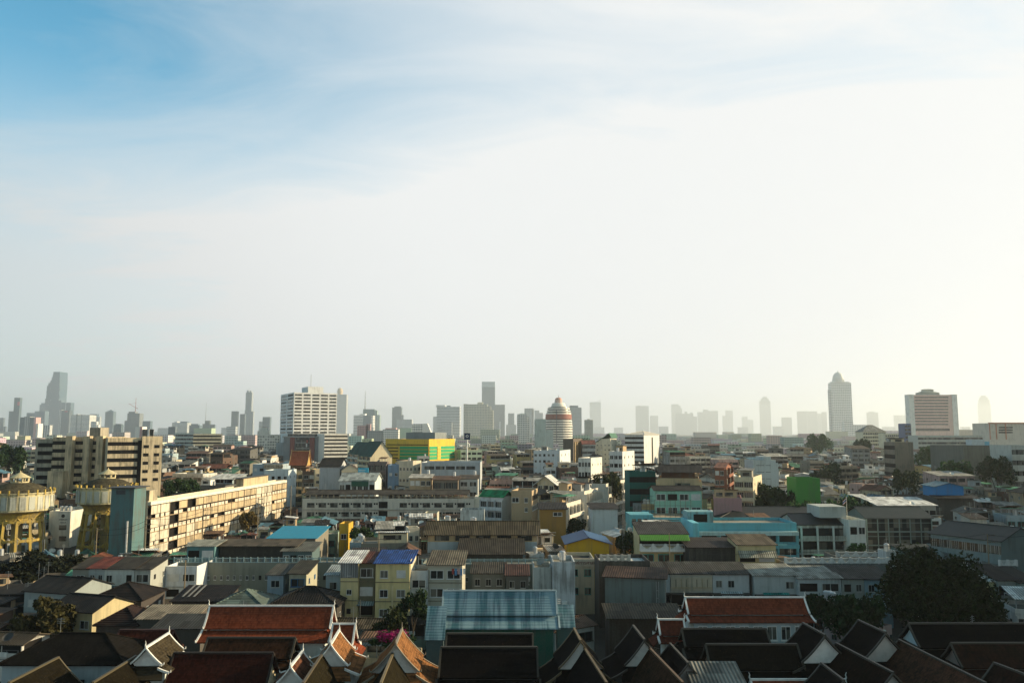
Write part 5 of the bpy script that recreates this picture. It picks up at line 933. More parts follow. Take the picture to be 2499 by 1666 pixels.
tr = bld('terrace_house', 'long low terrace building with teal railings along its flat roof, left of the yellow shophouses', 'terrace row', 424, 832, 1372, 178, D=8, col=(.22, .225, .18), fl=2, fs={'F': 'small:26:1'}, yb=1385, rc='conc'); W, D, Ht = tr['dims']; rails(tr, -W / 2, W / 2, .1, Ht - .02, 24)
bl2 = bld('terrace_house', 'long low terrace building with teal railings, right of the blue-roofed shophouse', 'terrace row', 1030, 1400, 1376, 176, D=8, col=(.20, .21, .17), fl=2, fs={'F': 'small:22:1'}, yb=1392, rc='conc'); W, D, Ht = bl2['dims']; rails(bl2, -W / 2, W / 2, .1, Ht - .02, 22)
bld('house', 'roof house with blue glass panes on the railed terrace, near the long sunlit block', 'house', 457, 524, 1331, 181, D=6, col=(.10, .22, .24), fl=4, fs={'F': 'wide:2:1'}, roof='shed', rc=(.30, .30, .25), rise=.5, yb=1355)
bld('shed_row', 'dark open shed under a wide brown roof, on the railed terrace', 'shed', 536, 720, 1330, 183, D=6, col=(.035, .03, .025), fl=4, fs={'F': 'blank'}, roof='shed', rc=(.10, .08, .055), rise=.5, yb=1358, ov=.8)
bld('house', 'small glazed roof house with pale slanting roof, between dark sheds on the railed terrace', 'house', 690, 762, 1343, 180, D=7, col=(.08, .13, .14), fl=4, fs={'F': 'wide:4:1'}, roof='shed', rc=(.14, .14, .12), rise=.9, yb=1358)
ys = bld('shop_building', 'bright yellow gabled shop under a blue arched roof edge', 'shop', 1386, 1486, 1324, 188, D=13, col=(.62, .36, .02), fl=3, fs={'F': 'blank'}, roof='gy', rc=(.02, .085, .20), rise=1.3, ov=.8, yb=1352, rm=M_paint)
bld('house', 'small bright yellow house with one dark window, by the dark rounded tree', 'house', 828, 851, 1277, 215, D=6, col=(.55, .34, .03), fl=3, fs={'F': 'punch:1:1'}, yb=1296)
bt = bld('house', 'house under a turquoise and pink tarpaulin roof, below the long sunlit block', 'house', 655, 770, 1312, 200, D=14, col=(.22, .20, .16), fl=3, fs={'F': 'blank'}, roof='shed', rc=(.02, .24, .38), rise=1.2, yb=1318, rm=M_cloth)
bld('house', 'small white lit house on stilts with a rounded top, right of the slim concrete pole', 'house', 996, 1024, 1288, 205, yaw=14, D=5, col=(.74, .66, .52), fl=4, fs={'F': 'punch:2:2'}, yb=1320)
pr = bld('printing_house', 'cream print works with teal shutters and a Thai-lettered fascia', 'shop building', 1385, 1450, 1362, 170, D=9, col=(.52, .46, .34), fl=3, fs={'F': 'punch:2:2'}, yb=1412, trim=(.05, .26, .23), rc='dsheet'); W, D, Ht = pr['dims']; rbox(pr, -W / 2, W / 2, -.3, -.02, Ht - 1.5, Ht - .02, (.56, .50, .40), M_wall, 'fascia'); text(pr, 'โรงพิมพ์การศาสนา', .95, (.12, .03, .03), (0, -.36, Ht - .82))
# ---------------------------------------------------------------- trees
def crown(n, seed, size, squash=.8, blobs=16, core=.55):
    r = random.Random(seed); mb = MB(); bs = []
    for i in range(blobs):
        a = r.uniform(0, 2 * pi); e = r.uniform(-.35, 1.0); q = r.uniform(.35, .82); bs.append((q * cos(a) * sqrt(max(0, 1 - max(e, 0) ** 2 * .8)), q * sin(a) * sqrt(max(0, 1 - max(e, 0) ** 2 * .8)), q * e * squash, r.uniform(.22, .42)))
    for i in range(n):
        b = bs[int(r.random() * blobs)]; u = r.gauss(0, 1), r.gauss(0, 1), r.gauss(0, 1); L = sqrt(sum(k * k for k in u)) or 1; d_ = b[3] * (r.random() ** .35); p = [b[j] + u[j] / L * d_ for j in range(3)]
        t1 = [r.uniform(-1, 1) for _ in range(3)]; t2 = [r.uniform(-1, 1) for _ in range(3)]; s_ = size * r.uniform(.6, 1.3)
        for v in (t1, t2):
            L = sqrt(sum(k * k for k in v)) or 1
            for j in range(3): v[j] *= s_ / L
        mb.poly([(p[0] - t1[0], p[1] - t1[1], p[2] - t1[2]), (p[0] + t2[0] * .6, p[1] + t2[1] * .6, p[2] + t2[2] * .6), (p[0] + t1[0], p[1] + t1[1], p[2] + t1[2]), (p[0] - t2[0] * .6, p[1] - t2[1] * .6, p[2] - t2[2] * .6)])
    return mesh_of(mb, 'crown', [M_leaf])
ME_CROWN = [crown(3200, 1, .085, blobs=15), crown(3000, 2, .09, .7, 12), crown(2600, 3, .095, .95, 11)]
ME_BIG = crown(26000, 9, .038, .82, 46); ME_BUSH = crown(1500, 4, .13, .7, 9)
q = MB(); q.bar((0, 0, 0), (.03, .02, .55), .055, 0, .04, 7); q.bar((.03, .02, .5), (.28, .1, .95), .035, 0, .012, 5); q.bar((.03, .02, .5), (-.26, -.12, 1.0), .033, 0, .012, 5); q.bar((.03, .02, .55), (.02, .28, 1.05), .03, 0, .012, 5); q.bar((.03, .02, .5), (.05, -.3, .9), .03, 0, .01, 5); ME_TRUNK = mesh_of(q, 'trunk', [M_bark])
def tree(label, px, yt, Y, r, col=(.035, .055, .020), me=None, cat='tree', name='tree', group=None, z=None):
    x, y, zt = A(px, yt, Y); zt = z or zt; root = thing(name, label, cat, (x, y, 0), rnd.uniform(0, 6), group); m_ = me or rnd.choice(ME_CROWN)
    hz_ = min(r * 1.1, zt * .5); o = link('crown', m_, root, col, (0, 0, zt - hz_ * .95), 0, (r, r, hz_ / .85)); o = link('trunk', ME_TRUNK, root, (.06, .045, .03), (0, 0, 0), 0, (r * 1.0, r * 1.0, max(zt - hz_, 1)))
    if z is None: protect(px - r * F / Y, px + r * F / Y, yt, yt + r * .8 * F / Y, Y)
    foot(x, y, r * .6, r * .6); return root
DG = (.022, .046, .017); MG = (.045, .105, .032); OG = (.060, .066, .020)
tree('huge dark spreading tree with sun-touched edge, the largest tree in the picture', 2285, 1342, 140, 9.6, (.020, .032, .009), ME_BIG)
for a_ in (('dark broad tree with fronds, between the white-trimmed hall and the huge tree', 2085, 1440, 128, 4.6, DG), ('small dark tree beside the end of the white-trimmed hall', 2000, 1445, 131, 3.2, DG), ('dark tree with lit leaves among the lower roofs, at the left edge', 110, 1458, 135, 5.0, (.04, .038, .014)), ('rounded dark tree standing alone among brown roofs, beside a slim concrete pole', 884, 1282, 212, 3.6, DG),
    ('bush of dark leaves behind the yellow shophouses garden wall', 955, 1492, 132, 3.4, (.03, .04, .014)), ('dark bush beside the teal roof, right of the yellow shophouses', 1010, 1440, 138, 2.6, DG), ('dark clump of trees before the pale scored slab', 1870, 1178, 268, 7.5, DG), ('second dark tree of the clump, touching the green box building', 1926, 1188, 262, 6.5, DG),
    ('flat green treetop left of the Thai flag', 1965, 1217, 246, 7.0, MG), ('flat green treetop behind the Thai flag', 2040, 1214, 250, 7.0, MG), ('green treetop between the Thai flag and the white patched roofs', 2108, 1218, 246, 6.5, DG), ('round green tree in front of the bare concrete hall', 2325, 1118, 365, 9, MG), ('bright green tree below the long pale block', 2278, 1083, 480, 12, MG),
    ('round leafy tree at the foot of the stained concrete hall', 2428, 1108, 355, 8, DG), ('green tree on the skyline beside the red temple roofs', 1997, 1055, 900, 14, MG), ('dark tree among cream houses beneath the domed tower', 2100, 1067, 640, 10, DG), ('dark green trees in front of the black hip roof', 2205, 1142, 330, 6, DG), ('dark street tree below the scored slab, beside cream houses', 2010, 1132, 420, 11, DG),
    ('dark tree above the left water tower roofs', 28, 1082, 430, 9, DG), ('dark bushes behind the long sunlit apartment block roof', 430, 1165, 285, 4.5, DG), ('second dark bush behind the long sunlit apartment block roof', 465, 1166, 290, 4, DG), ('dark thicket at the foot of the first water tower', 60, 1352, 190, 7, (.012, .016, .008)), ('dark thicket between the two water towers', 165, 1350, 196, 7, (.012, .016, .008)), ('climbing tree against the long sunlit apartment block', 608, 1245, 262, 3.6, (.12, .09, .03)),
    ('leafy roof garden tree above the diagonal shophouses', 1480, 1150, 300, 6, (.05, .06, .02)), ('planted bush before the diagonal shophouses', 1408, 1262, 226, 3, DG), ('dark green tree in the lane beside the green-awning shophouse', 1535, 1290, 192, 4, DG), ('small tree in front of the white school annex', 2090, 1322, 196, 2.2, MG)):
    tree(*a_)
bg_ = thing('bougainvillea', 'magenta flowering bougainvillea spilling over a dark wall, behind the sun-gold gable', 'flowering shrub', (*A(950, 1535, 118)[:2], 0)); zt_ = A(950, 1535, 118)[2]
link('foliage', ME_BUSH, bg_, DG, (0, 0, zt_ - 1.6), 0, (3.4, 2.2, 1.8)); link('blossom', crown(700, 6, .08, .6, 8), bg_, (.24, .012, .10), (0, -.4, zt_ - .9), 0, (3.4, 2.2, 1.5)); link('trunk', ME_TRUNK, bg_, (.06, .04, .03), (0, 0, 0), 0, (1.5, 1.5, zt_ - 2))

# ---------------------------------------------------------------- temple roofs in front
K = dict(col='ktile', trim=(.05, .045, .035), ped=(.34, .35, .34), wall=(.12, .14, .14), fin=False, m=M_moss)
SUN_GOLD = dict(col=(.22, .10, .04), m=M_moss, trim='white', ped='white', wall='pale')  # tile colour carries the golden light on the slopes
T1 = ((2.0, 2.4), (3.8, 3.7))
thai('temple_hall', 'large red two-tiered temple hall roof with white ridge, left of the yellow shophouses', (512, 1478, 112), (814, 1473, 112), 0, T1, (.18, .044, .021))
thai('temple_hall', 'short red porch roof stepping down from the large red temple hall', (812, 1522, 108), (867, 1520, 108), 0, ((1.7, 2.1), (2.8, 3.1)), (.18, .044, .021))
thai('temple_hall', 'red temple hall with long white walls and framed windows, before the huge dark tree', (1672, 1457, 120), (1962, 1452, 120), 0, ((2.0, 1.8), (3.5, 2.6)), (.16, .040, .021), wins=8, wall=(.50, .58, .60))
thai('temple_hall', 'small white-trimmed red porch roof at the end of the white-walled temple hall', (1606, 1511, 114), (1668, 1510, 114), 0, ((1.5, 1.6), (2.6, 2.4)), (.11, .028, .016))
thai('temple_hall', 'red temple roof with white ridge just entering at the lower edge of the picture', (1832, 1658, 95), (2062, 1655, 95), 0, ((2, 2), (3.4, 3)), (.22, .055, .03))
M_teal = mat('blue_translucent_sheet', lambda T, b: (lambda x, p: (setc(T, b, T.mix(T.ramp(T.noise(T.vmath('MULTIPLY', p, (.95, .06, .06)), 1.0, 4, .65), .40, .60), T.mix(T.ramp(T.noise(p, .8, 4), .4, .7), (.045, .125, .155, 1), (.075, .11, .15, 1)), (.20, .31, .36, 1)), .35, .5), bump(T, b, T.math('SINE', T.math('MULTIPLY', x, 20)), .5, .04)))(T.sep(T.n('ShaderNodeTexCoord').outputs['Object'])[2], T.n('ShaderNodeNewGeometry').outputs['Position']))
thai('sala_hall', 'hall under a two-tiered translucent blue corrugated roof, in the middle of the temple roofs', (1082, 1441, 125), (1357, 1440, 125), 0, ((2.5, 2.9), (4.3, 4.4)), 'blue', m=M_teal, trim=(.36, .45, .48), wall=(.015, .10, .07), cat='hall', fin=False, skirt=False, ped=(.2, .3, .32))
bld('annex', 'lean-to with a translucent blue sheet roof at the right end of the blue-roofed hall', 'annex', 1360, 1401, 1527, 123, D=3.4, col=(.06, .12, .12), fl=2, fs={'F': 'blank'}, roof='shed', rc='blue', rm=M_teal, rise=2.2, yb=1550, ov=.2)
bld('annex', 'lean-to with a translucent blue sheet roof at the left end of the blue-roofed hall', 'annex', 1040, 1082, 1556, 119, D=3.6, col=(.06, .10, .11), fl=2, fs={'F': 'blank'}, roof='shed', rc='blue', rm=M_teal, rise=3.4, yb=1570, ov=.2)
for (lab, pa, pb, tiers, kw) in (
    ('small mossy chapel roof with thick white gable trim, at the lower left', (356, 1580, 98), (412, 1544, 105), ((1.9, 1.9), (2.8, 2.7)), dict(SUN_GOLD, col=(.05, .04, .025))),
    ('sun-gold chapel roof glowing in the sun with white gable trim, beside the large red hall', (807, 1572, 97), (828, 1537, 103.8), ((2.0, 2.3), (3.3, 3.3)), SUN_GOLD),
    ('little red-brown chapel roof with white trim, below the sun-gold one', (709, 1626, 92), (739, 1589, 98.3), ((1.5, 1.7), (2.4, 2.4)), dict(SUN_GOLD, col=(.12, .05, .03))),
    ('tall sun-gold chapel roof with dark ridge, beside the bougainvillea', (966, 1572, 97), (981, 1540, 104.2), ((2.7, 3.0), (4.6, 4.6)), dict(SUN_GOLD, trim=(.30, .25, .18))),
    ('steep dark olive roof at the lower edge, before the sun-gold chapel', (739, 1668, 86), (791, 1587, 98.4), ((2.9, 3.6),), dict(K, col=(.017, .014, .007), trim=(.09, .07, .04))),
    ('broad dark olive roof at the lower edge, before the tall sun-gold chapel', (929, 1668, 86), (961, 1587, 98.4), ((2.6, 3.4), (4.8, 5.4)), dict(K, col=(.017, .014, .007), trim=(.16, .12, .06))),
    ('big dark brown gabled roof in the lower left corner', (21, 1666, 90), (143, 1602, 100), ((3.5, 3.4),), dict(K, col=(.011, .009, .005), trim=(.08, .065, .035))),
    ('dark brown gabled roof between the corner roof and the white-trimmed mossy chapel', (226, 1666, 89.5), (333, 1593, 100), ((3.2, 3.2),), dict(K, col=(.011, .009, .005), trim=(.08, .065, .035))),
    ('long plain red-brown roof at the lower edge, below the mossy brown one', (425, 1593, 101), (668, 1590, 101), ((4.2, 4.0),), dict(K, col=(.036, .010, .007), trim=(.03, .02, .015), ped='cream', m=M_tile)),
    ('mossy brown roof below the large red temple hall', (507, 1556, 106.5), (721, 1554, 106.5), ((2.2, 1.9), (3.4, 2.8)), dict(K, col=(.040, .018, .010), ped='tan')),
    ('red tiled plain roof with one sunlit end, left of the large red temple hall', (292, 1537, 112), (424, 1537, 112), ((3.4, 2.8),), dict(K, col=(.060, .017, .011), trim=(.07, .025, .018), m=M_tile)),
    ('black roof with pale ridge line, lower of two in front of the blue-roofed hall', (1076, 1579, 101), (1311, 1578, 101), ((3, 2.6), (5.2, 4.2)), K),
    ('black roof directly in front of the blue-roofed hall', (1090, 1546, 109), (1300, 1546, 109), ((2.6, 2.2),), K),
    ('dark gabled roof with a white pediment, right of the blue-roofed hall', (1401, 1533, 104.2), (1417, 1563, 98), ((2.6, 3.0), (4.8, 5.0)), dict(K, ped='white', trim=(.14, .10, .05))),
    ('black steep roof with a thin sun-gold edge, at the lower edge below the white pediment', (1425, 1580, 98.7), (1481, 1668, 85), ((3.8, 4.8),), dict(K, trim=(.10, .07, .03))),  # gold trim colour paints the sunlight on the edge
    ('dark roof with a white pediment in shade, left of the small red porch', (1545, 1526, 105.2), (1573, 1561, 98), ((2.4, 2.8), (4.0, 4.2)), dict(K, ped='white')),
    ('mottled brown roof with a bright orange sunlit edge at the lower edge', (1583, 1579, 98.8), (1667, 1668, 85), ((3.2, 3.8), (5.2, 5.4)), dict(K, col=(.055, .026, .015), trim=(.12, .07, .035))),  # orange trim colour paints in the sunlit edge
    ('small black roof tucked beside the mottled brown one', (1635, 1570, 100.5), (1680, 1619, 92), ((2.6, 2.6),), K),
    ('long black roof just below the windows of the white-walled temple hall', (1664, 1534, 108), (1870, 1534, 108), ((2.0, 1.7), (3.4, 2.8)), K),
    ('long dark mossy roof below the black one, with a pink gable end', (1722, 1572, 102), (1945, 1563, 102), ((2.5, 2.2), (4.4, 3.9)), dict(K, col=(.009, .007, .005), ped=(.45, .28, .22))),
    ('black gabled roof with white pediment, at the end of the white-walled temple hall', (1959, 1520, 106.4), (2014, 1550, 100), ((3.0, 3.0), (4.2, 4.0)), dict(K, ped='white')),
    ('black gabled roof with white pediment, below the huge dark tree', (2094, 1513, 108.8), (2162, 1544, 102), ((3.2, 3.2), (4.6, 4.4)), dict(K, ped=(.6, .55, .5))),
    ('long black roof running out at the edge, below the huge dark tree', (2217, 1521, 110), (2545, 1514, 110), ((2.8, 2.3), (4.8, 3.8)), dict(K, ped='pale')),
    ('speckled brown roof with a pinkish gable end, near the right edge', (2320, 1569, 103), (2545, 1562, 103), ((2.4, 2.2), (4.0, 3.4)), dict(K, col=(.028, .012, .008), ped=(.5, .32, .25))),  # pinkish gable colour has the warm light painted in
    ('long bare brown roof sloping down to the lower edge under the two white pediments', (2193, 1561, 103.5), (2406, 1668, 86), ((3.2, 3.2), (5.4, 5.0)), dict(K, col=(.085, .036, .022))),
    ('dark brown roof running to the lower edge beside the bare brown one', (2040, 1569, 102.4), (2180, 1642, 90), ((4.4, 4.0),), dict(K, col=(.014, .007, .005))),
    ('small dark gabled roof above the white-ridged red roof at the lower edge', (2004, 1618, 94.5), (2060, 1662, 88), ((2.8, 2.8),), K),
    ('brown roof corner at the lower right corner of the picture', (2425, 1617, 94), (2530, 1656, 88), ((3.6, 3.4),), dict(K, col=(.028, .012, .008)))):
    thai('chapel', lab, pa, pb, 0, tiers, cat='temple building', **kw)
bld('hall', 'dark brown hall with patchy sheet roof, by the lane left of the small red porch', 'hall', 1487, 1665, 1506, 130, D=6, col=(.05, .030, .02), fl=2, fs={'F': 'blank'}, roof='shed', rc=(.06, .05, .035), rise=.8, yb=1580, ov=.5)
bld('shed_row', 'striped grey corrugated shed roof at the lower edge', 'shed', 1698, 1812, 1668, 90, D=4, col=(.05, .05, .05), fl=2, fs={'F': 'blank'}, roof='shed', rc=(.20, .20, .18), rise=1.0, yb=1668)
# ---------------------------------------------------------------- old houses behind the temple roofs
fg = [
 # label, cat/name, x0, x1, yt, Y, D, wall, fl, F style, roof, roof colour, rise, kw
 ('grey unit with a brown roof at the start of the terrace below the water towers', 'shophouse', 178, 217, 1386, 165, 7, (.26, .26, .22), 3, 'punch:1:1', 'shed', (.10, .085, .06), 2.6, {}),
 ('unit with a red roof and blue awning in the terrace below the water towers', 'shophouse', 217, 256, 1385, 165, 7, (.34, .38, .38), 3, 'punch:2:2', 'shed', (.17, .045, .03), 2.6, {'aw': (.10, .24, .30)}),
 ('wide white unit with a brown roof in the terrace below the water towers', 'shophouse', 256, 328, 1386, 165, 7, (.50, .53, .50), 3, 'punch:3:2', 'shed', (.075, .065, .05), 2.7, {'aw': (.12, .17, .18)}),
 ('grey end unit with dark window and rusty sheet in the terrace below the water towers', 'shophouse', 329, 368, 1387, 165, 8, (.36, .37, .34), 3, 'wide:1:2', 'shed', (.08, .07, .055), 2.6, {'aw': (.06, .05, .04)}),
 ('low house with a long dark roof and white gutter, left of the terrace units', 'house', 60, 172, 1446, 152, 10, (.28, .32, .32), 2, 'punch:3:1', 'gx', (.035, .032, .028), 2.6, {'yaw': -16}),
 ('house with a dark roof and one glowing cream wall, below the terrace units', 'house', 120, 226, 1492, 138, 9, (.50, .42, .24), 2, 'punch:3:1', 'gx', (.028, .025, .022), 2.4, {'yaw': -18}),
 ('dark hip-roofed house below the white boxy house', 'house', 215, 345, 1462, 148, 10, (.06, .05, .045), 2, 'blank', 'hip', (.024, .018, .016), 3.0, {}),
 ('black roofed house with pale skylight strips beside the white boxy house', 'house', 420, 545, 1465, 150, 8, (.05, .045, .04), 2, 'blank', 'shed', (.022, .018, .017), 3.0, {}),
 ('house under a green-grey corrugated roof with hip edges, behind the large red temple hall', 'house', 520, 640, 1477, 142, 9, (.10, .11, .10), 2, 'blank', 'hip', (.13, .17, .15), 2.6, {'rm': 1}),
 ('house under a wide black hip roof, left of the yellow shophouses', 'house', 655, 822, 1476, 143, 10, (.05, .045, .04), 2, 'blank', 'hip', (.030, .028, .027), 3.2, {}),
 ('shed with a pale worn corrugated roof, above the red plain tiled roof', 'shed_row', 334, 470, 1508, 128, 6, (.08, .07, .06), 2, 'blank', 'shed', (.26, .22, .16), 1.8, {}),
 ('shed with a dark grey corrugated roof, touching the pale worn one', 'shed_row', 376, 490, 1531, 122, 5, (.08, .07, .06), 2, 'blank', 'shed', (.085, .085, .08), 2.0, {}),
 ('low house with a dark reddish hip roof, left of the pale worn shed', 'house', 235, 335, 1522, 128, 8, (.06, .04, .03), 2, 'blank', 'hip', (.040, .020, .016), 2.6, {}),
 ('little blue-grey house with a striped grey roof below the teal-railed terrace', 'house', 653, 692, 1401, 163, 8, (.28, .36, .42), 3, 'punch:1:2', 'shed', (.13, .13, .11), 1.9, {}),
 ('little house with a blue shutter and brown roof, right of the blue-grey one', 'house', 706, 748, 1398, 162, 9, (.40, .38, .28), 3, 'wide:1:2', 'shed', (.075, .07, .05), 2.6, {'trim': (.03, .12, .26)}),
 ('narrow pale blue house leaning on the yellow shophouses', 'house', 796, 831, 1401, 156, 6, (.36, .43, .46), 3, 'punch:1:2', 'shed', (.30, .34, .35), 1.9, {}),
 ('brown roofed low house below the teal railings, right of the shophouse with laundry', 'house', 1152, 1232, 1397, 164, 8, (.16, .17, .16), 3, 'punch:3:2', 'shed', (.085, .075, .055), 2.0, {}),
 ('reddish roofed low house below the teal railings, before the stained white pair', 'house', 1236, 1290, 1402, 162, 8, (.14, .14, .13), 3, 'punch:2:2', 'shed', (.11, .05, .035), 1.8, {}),
 ('blackened white house with a roof garden, left of the lane', 'house', 1302, 1346, 1384, 150, 7, (.48, .49, .46), 3, 'blank', 'flat', 'conc', 0, {'m': 1}),
 ('stained white house with two small awnings, on the corner of the lane', 'house', 1349, 1403, 1370, 147, 8, (.52, .55, .56), 3, 'punch:1:3', 'flat', 'conc', 0, {'m': 1}),
 ('white end unit with a ribbed grey roof, first of the row right of the lane', 'shophouse', 1588, 1635, 1398, 160, 7, (.42, .47, .48), 3, 'blank', 'shed', (.10, .10, .09), 2.6, {}),
 ('unit with wide beige sliding shutters in the row right of the lane', 'shophouse', 1636, 1738, 1398, 160, 7, (.50, .46, .38), 3, 'wide:2:2', 'shed', (.10, .10, .09), 2.6, {'trim': (.40, .28, .15)}),
 ('white unit with a silver awning in the row right of the lane', 'shophouse', 1739, 1828, 1399, 160, 7, (.50, .52, .52), 3, 'punch:3:2', 'shed', (.10, .10, .09), 2.7, {'aw': (.42, .48, .50)}),
 ('unit with a pale striped roof and turquoise awning in the row right of the lane', 'shophouse', 1840, 1944, 1402, 159, 7, (.46, .49, .48), 3, 'punch:3:2', 'shed', (.34, .34, .30), 2.4, {'aw': (.03, .30, .27)}),
 ('blank white unit with a long slot window in the row right of the lane', 'shophouse', 1946, 2052, 1409, 158, 7, (.48, .52, .52), 3, 'wide:2:1', 'shed', (.30, .30, .27), 2.6, {}),
 ('unit with a dark roof and white window frames, half behind the huge tree', 'shophouse', 2054, 2108, 1410, 158, 7, (.36, .38, .35), 3, 'punch:2:2', 'shed', (.085, .085, .08), 3.0, {}),
 ('pale blue unit with five little vents, half behind the huge tree', 'shophouse', 2109, 2175, 1411, 158, 7, (.26, .38, .44), 3, 'punch:2:2', 'shed', (.075, .075, .07), 3.0, {}),
 ('cream house with a bright white slanting roof, right of the huge tree', 'house', 2395, 2432, 1416, 152, 9, (.50, .48, .26), 3, 'punch:1:3', 'shed', (.80, .80, .77), 3.2, {}),
 ('grey balcony house beside the white slanting roof, right of the huge tree', 'house', 2434, 2486, 1414, 151, 9, (.26, .30, .28), 3, 'wide:2:3', 'shed', (.03, .03, .03), 3.2, {}),
 ('pale green house cut by the picture edge, right of the huge tree', 'house', 2488, 2540, 1420, 150, 9, (.24, .32, .29), 3, 'wide:2:3', 'shed', (.04, .045, .045), 3.2, {}),
 ('grey striped sheet roof house behind the huge tree, next to a utility pole', 'house', 2320, 2420, 1355, 176, 9, (.10, .12, .12), 2, 'blank', 'shed', (.22, .25, .24), 3.0, {}),
 ('flat teal-roofed house before the glazed school wing', 'house', 2222, 2322, 1352, 180, 9, (.10, .16, .15), 2, 'punch:3:1', 'shed', (.07, .09, .085), 2.4, {}),
 ('black roofed house at the far edge behind the utility pole', 'house', 2424, 2480, 1357, 176, 9, (.06, .06, .06), 2, 'blank', 'gx', (.035, .032, .03), 2.2, {}),
 ('small white roof cabin with a vent, among scalloped railings', 'house', 2162, 2189, 1344, 178, 4, (.52, .56, .56), 4, 'small:1:1', 'flat', 'conc', 0, {})]
def awning(root, W, z, col, w_=.6):
    b = MB(); b.slab([(-W * w_ / 2, -1.3, z - .5), (W * w_ / 2, -1.3, z - .5), (W * w_ / 2, -.02, z), (-W * w_ / 2, -.02, z)], .07); b.build('awning', M_sheet, root, col)
for (lab, nm, x0, x1, yt, Y, D, wc, fl, st, rf, rc, rise, kw) in fg:
    if not isinstance(rc, str) and max(rc) < .14: rc = tuple(k * .6 for k in rc)
    r_ = bld(nm, lab, 'house' if nm == 'house' else 'shed' if nm == 'shed_row' else 'shophouse', x0, x1, yt, Y, D=D, yaw=kw.get('yaw', 0), col=wc, fl=fl, fs={'F': st, 'R': 'small:2:1'} if nm != 'shed_row' else {'F': st}, roof=rf, rc=rc, rise=(rise * (.40 if rf == 'shed' else .7)) or None, yb=yt + 30, trim=kw.get('trim', (.45, .46, .44)), m=M_old if 'm' in kw else None, rm=None, ov=.4)
    W, D, Ht = r_['dims']
    if 'beige sliding shutters' in lab:
        for k in range(8): x = -W / 2 + W * (k + .5) / 8; rbox(r_, x - W / 18, x + W / 18, -.16, -.09, Ht - Ht / fl * .98, Ht - .75, (.52, .44, .32), M_wall, 'sliding_shutter')
    if 'row right of the lane' in lab: rbox(r_, -W / 2, W / 2, -1.3, -.03, Ht - 3.75, Ht - 3.55, (.05, .045, .04), M_old, 'street_canopy'); rbox(r_, -W / 2 + .05, W / 2 - .05, -.10, -.035, .1, Ht - 3.76, (.02, .02, .02), M_dark, 'shop_front_shade')  # near-black sheet paints the shade of the gap below the walls
    if 'aw' in kw: awning(r_, W, Ht - Ht / fl * 1.02, kw['aw'])
    if nm in ('house', 'shophouse') and st != 'blank' and rnd.random() < .7: link('air_conditioner', ME_AC, r_, C['white'], (rnd.uniform(-W * .3, W * .3), -.03, Ht - Ht / fl * 1.6))
    if rf == 'flat': rooftop(r_, W, D, Ht - .78, 2)
o = [x for x in COL.objects if x.get('label', '').startswith('black roofed house with pale skylight')][0]; W, D, Ht = o['dims']
for k in range(3): b = MB(); x = -W * .36 + k * 1.0; b.slab([(x, 1, Ht + .55), (x + .35, 1, Ht + .55), (x + .35, 7, Ht + 1.6), (x, 7, Ht + 1.6)], .04); b.build('skylight', M_paint, o, (.22, .21, .19))
# white boxy house, yellow shophouses, blue roof
wh = bld('house', 'white boxy house with a walled roof deck and one brilliant sunlit side', 'house', 405, 481, 1381, 172, D=17, col=(.64, .66, .68), fl=3, fs={'F': 'wide:2:2', 'R': 'blank'}, yb=1465, rc='conc'); rbox(wh, -wh['dims'][0] / 2 - .02, wh['dims'][0] / 2 + .02, -.25, -.01, wh['dims'][2] - 4.2, wh['dims'][2] - 4.0, 'grey', None, 'ledge')
def yshop(lab, x0, x1, yt, Y, D, wc, st, roof, rc, rise, **kw):
    r_ = bld('shophouse', lab, 'shophouse', x0, x1, yt, Y, D=D, col=wc, fl=4, fs={'F': st, 'R': kw.pop('rs', 'small:2:2')}, roof=roof, rc=rc, rise=rise, yb=1495, **kw); W, D, Ht = r_['dims']
    for k in range(1, 4): rbox(r_, -W / 2 - .02, W / 2 + .02, -.14, -.02, Ht - k * Ht / 4 - .1, Ht - k * Ht / 4 + .02, (.20, .17, .11), M_old, 'ledge')
    return r_
a = yshop('narrow yellow shophouse with a metal-clad top under a white sheet roof', 832, 875, 1371, 150, 8, (.60, .50, .26), 'small:1:4', 'shed', (.72, .72, .70), .9); W, D, Ht = a['dims']; rbox(a, -W / 2 - .01, W / 2 + .01, -.12, -.02, Ht - 2.7, Ht - .05, (.25, .26, .26), M_sheet, 'metal_cladding')
b_ = yshop('dim grey shophouse with two small striped awnings and a red roof, between two yellow ones', 876, 915, 1371, 151, 7, (.17, .16, .10), 'wide:1:3', 'shed', (.12, .04, .028), .8); awning(b_, 5, b_['dims'][2] * .48, (.30, .36, .36)); awning(b_, 5, b_['dims'][2] * .24, (.28, .34, .36))
c_ = yshop('wide yellow shophouse under the bright blue corrugated roof', 917, 1000, 1372, 149, 9, (.62, .52, .26), 'punch:2:4', 'shed', (.02, .07, .26), .9, ov=.5); W, D, Ht = c_['dims']; rbox(c_, -W * .02, W * .03, -.18, -.02, 0, Ht * .7, (.66, .56, .32), None, 'pipe_duct')
mb_ = MB(); mb_.box(W / 2 + .03, W / 2 + 4.2, 2.2, D, Ht - 4.0, Ht - 3.8); mb_.box(W / 2 + .02, W / 2 + .12, .5, D, Ht - 2.6, Ht + .3); mb_.build('side_cladding', M_sheet, c_, (.66, .58, .42))
yshop('white shophouse with a dark open loggia, right of the blue-roofed one', 1001, 1044, 1392, 150, 7, (.50, .54, .55), 'wide:1:3', 'flat', 'conc', None)
d_ = yshop('shophouse with laundry under a striped brown roof and a sunlit yellow side', 1046, 1128, 1376, 151, 10, (.46, .44, .36), 'wide:2:3', 'shed', (.14, .12, .085), 1.0, rs='blank', ov=.5); W, D, Ht = d_['dims']
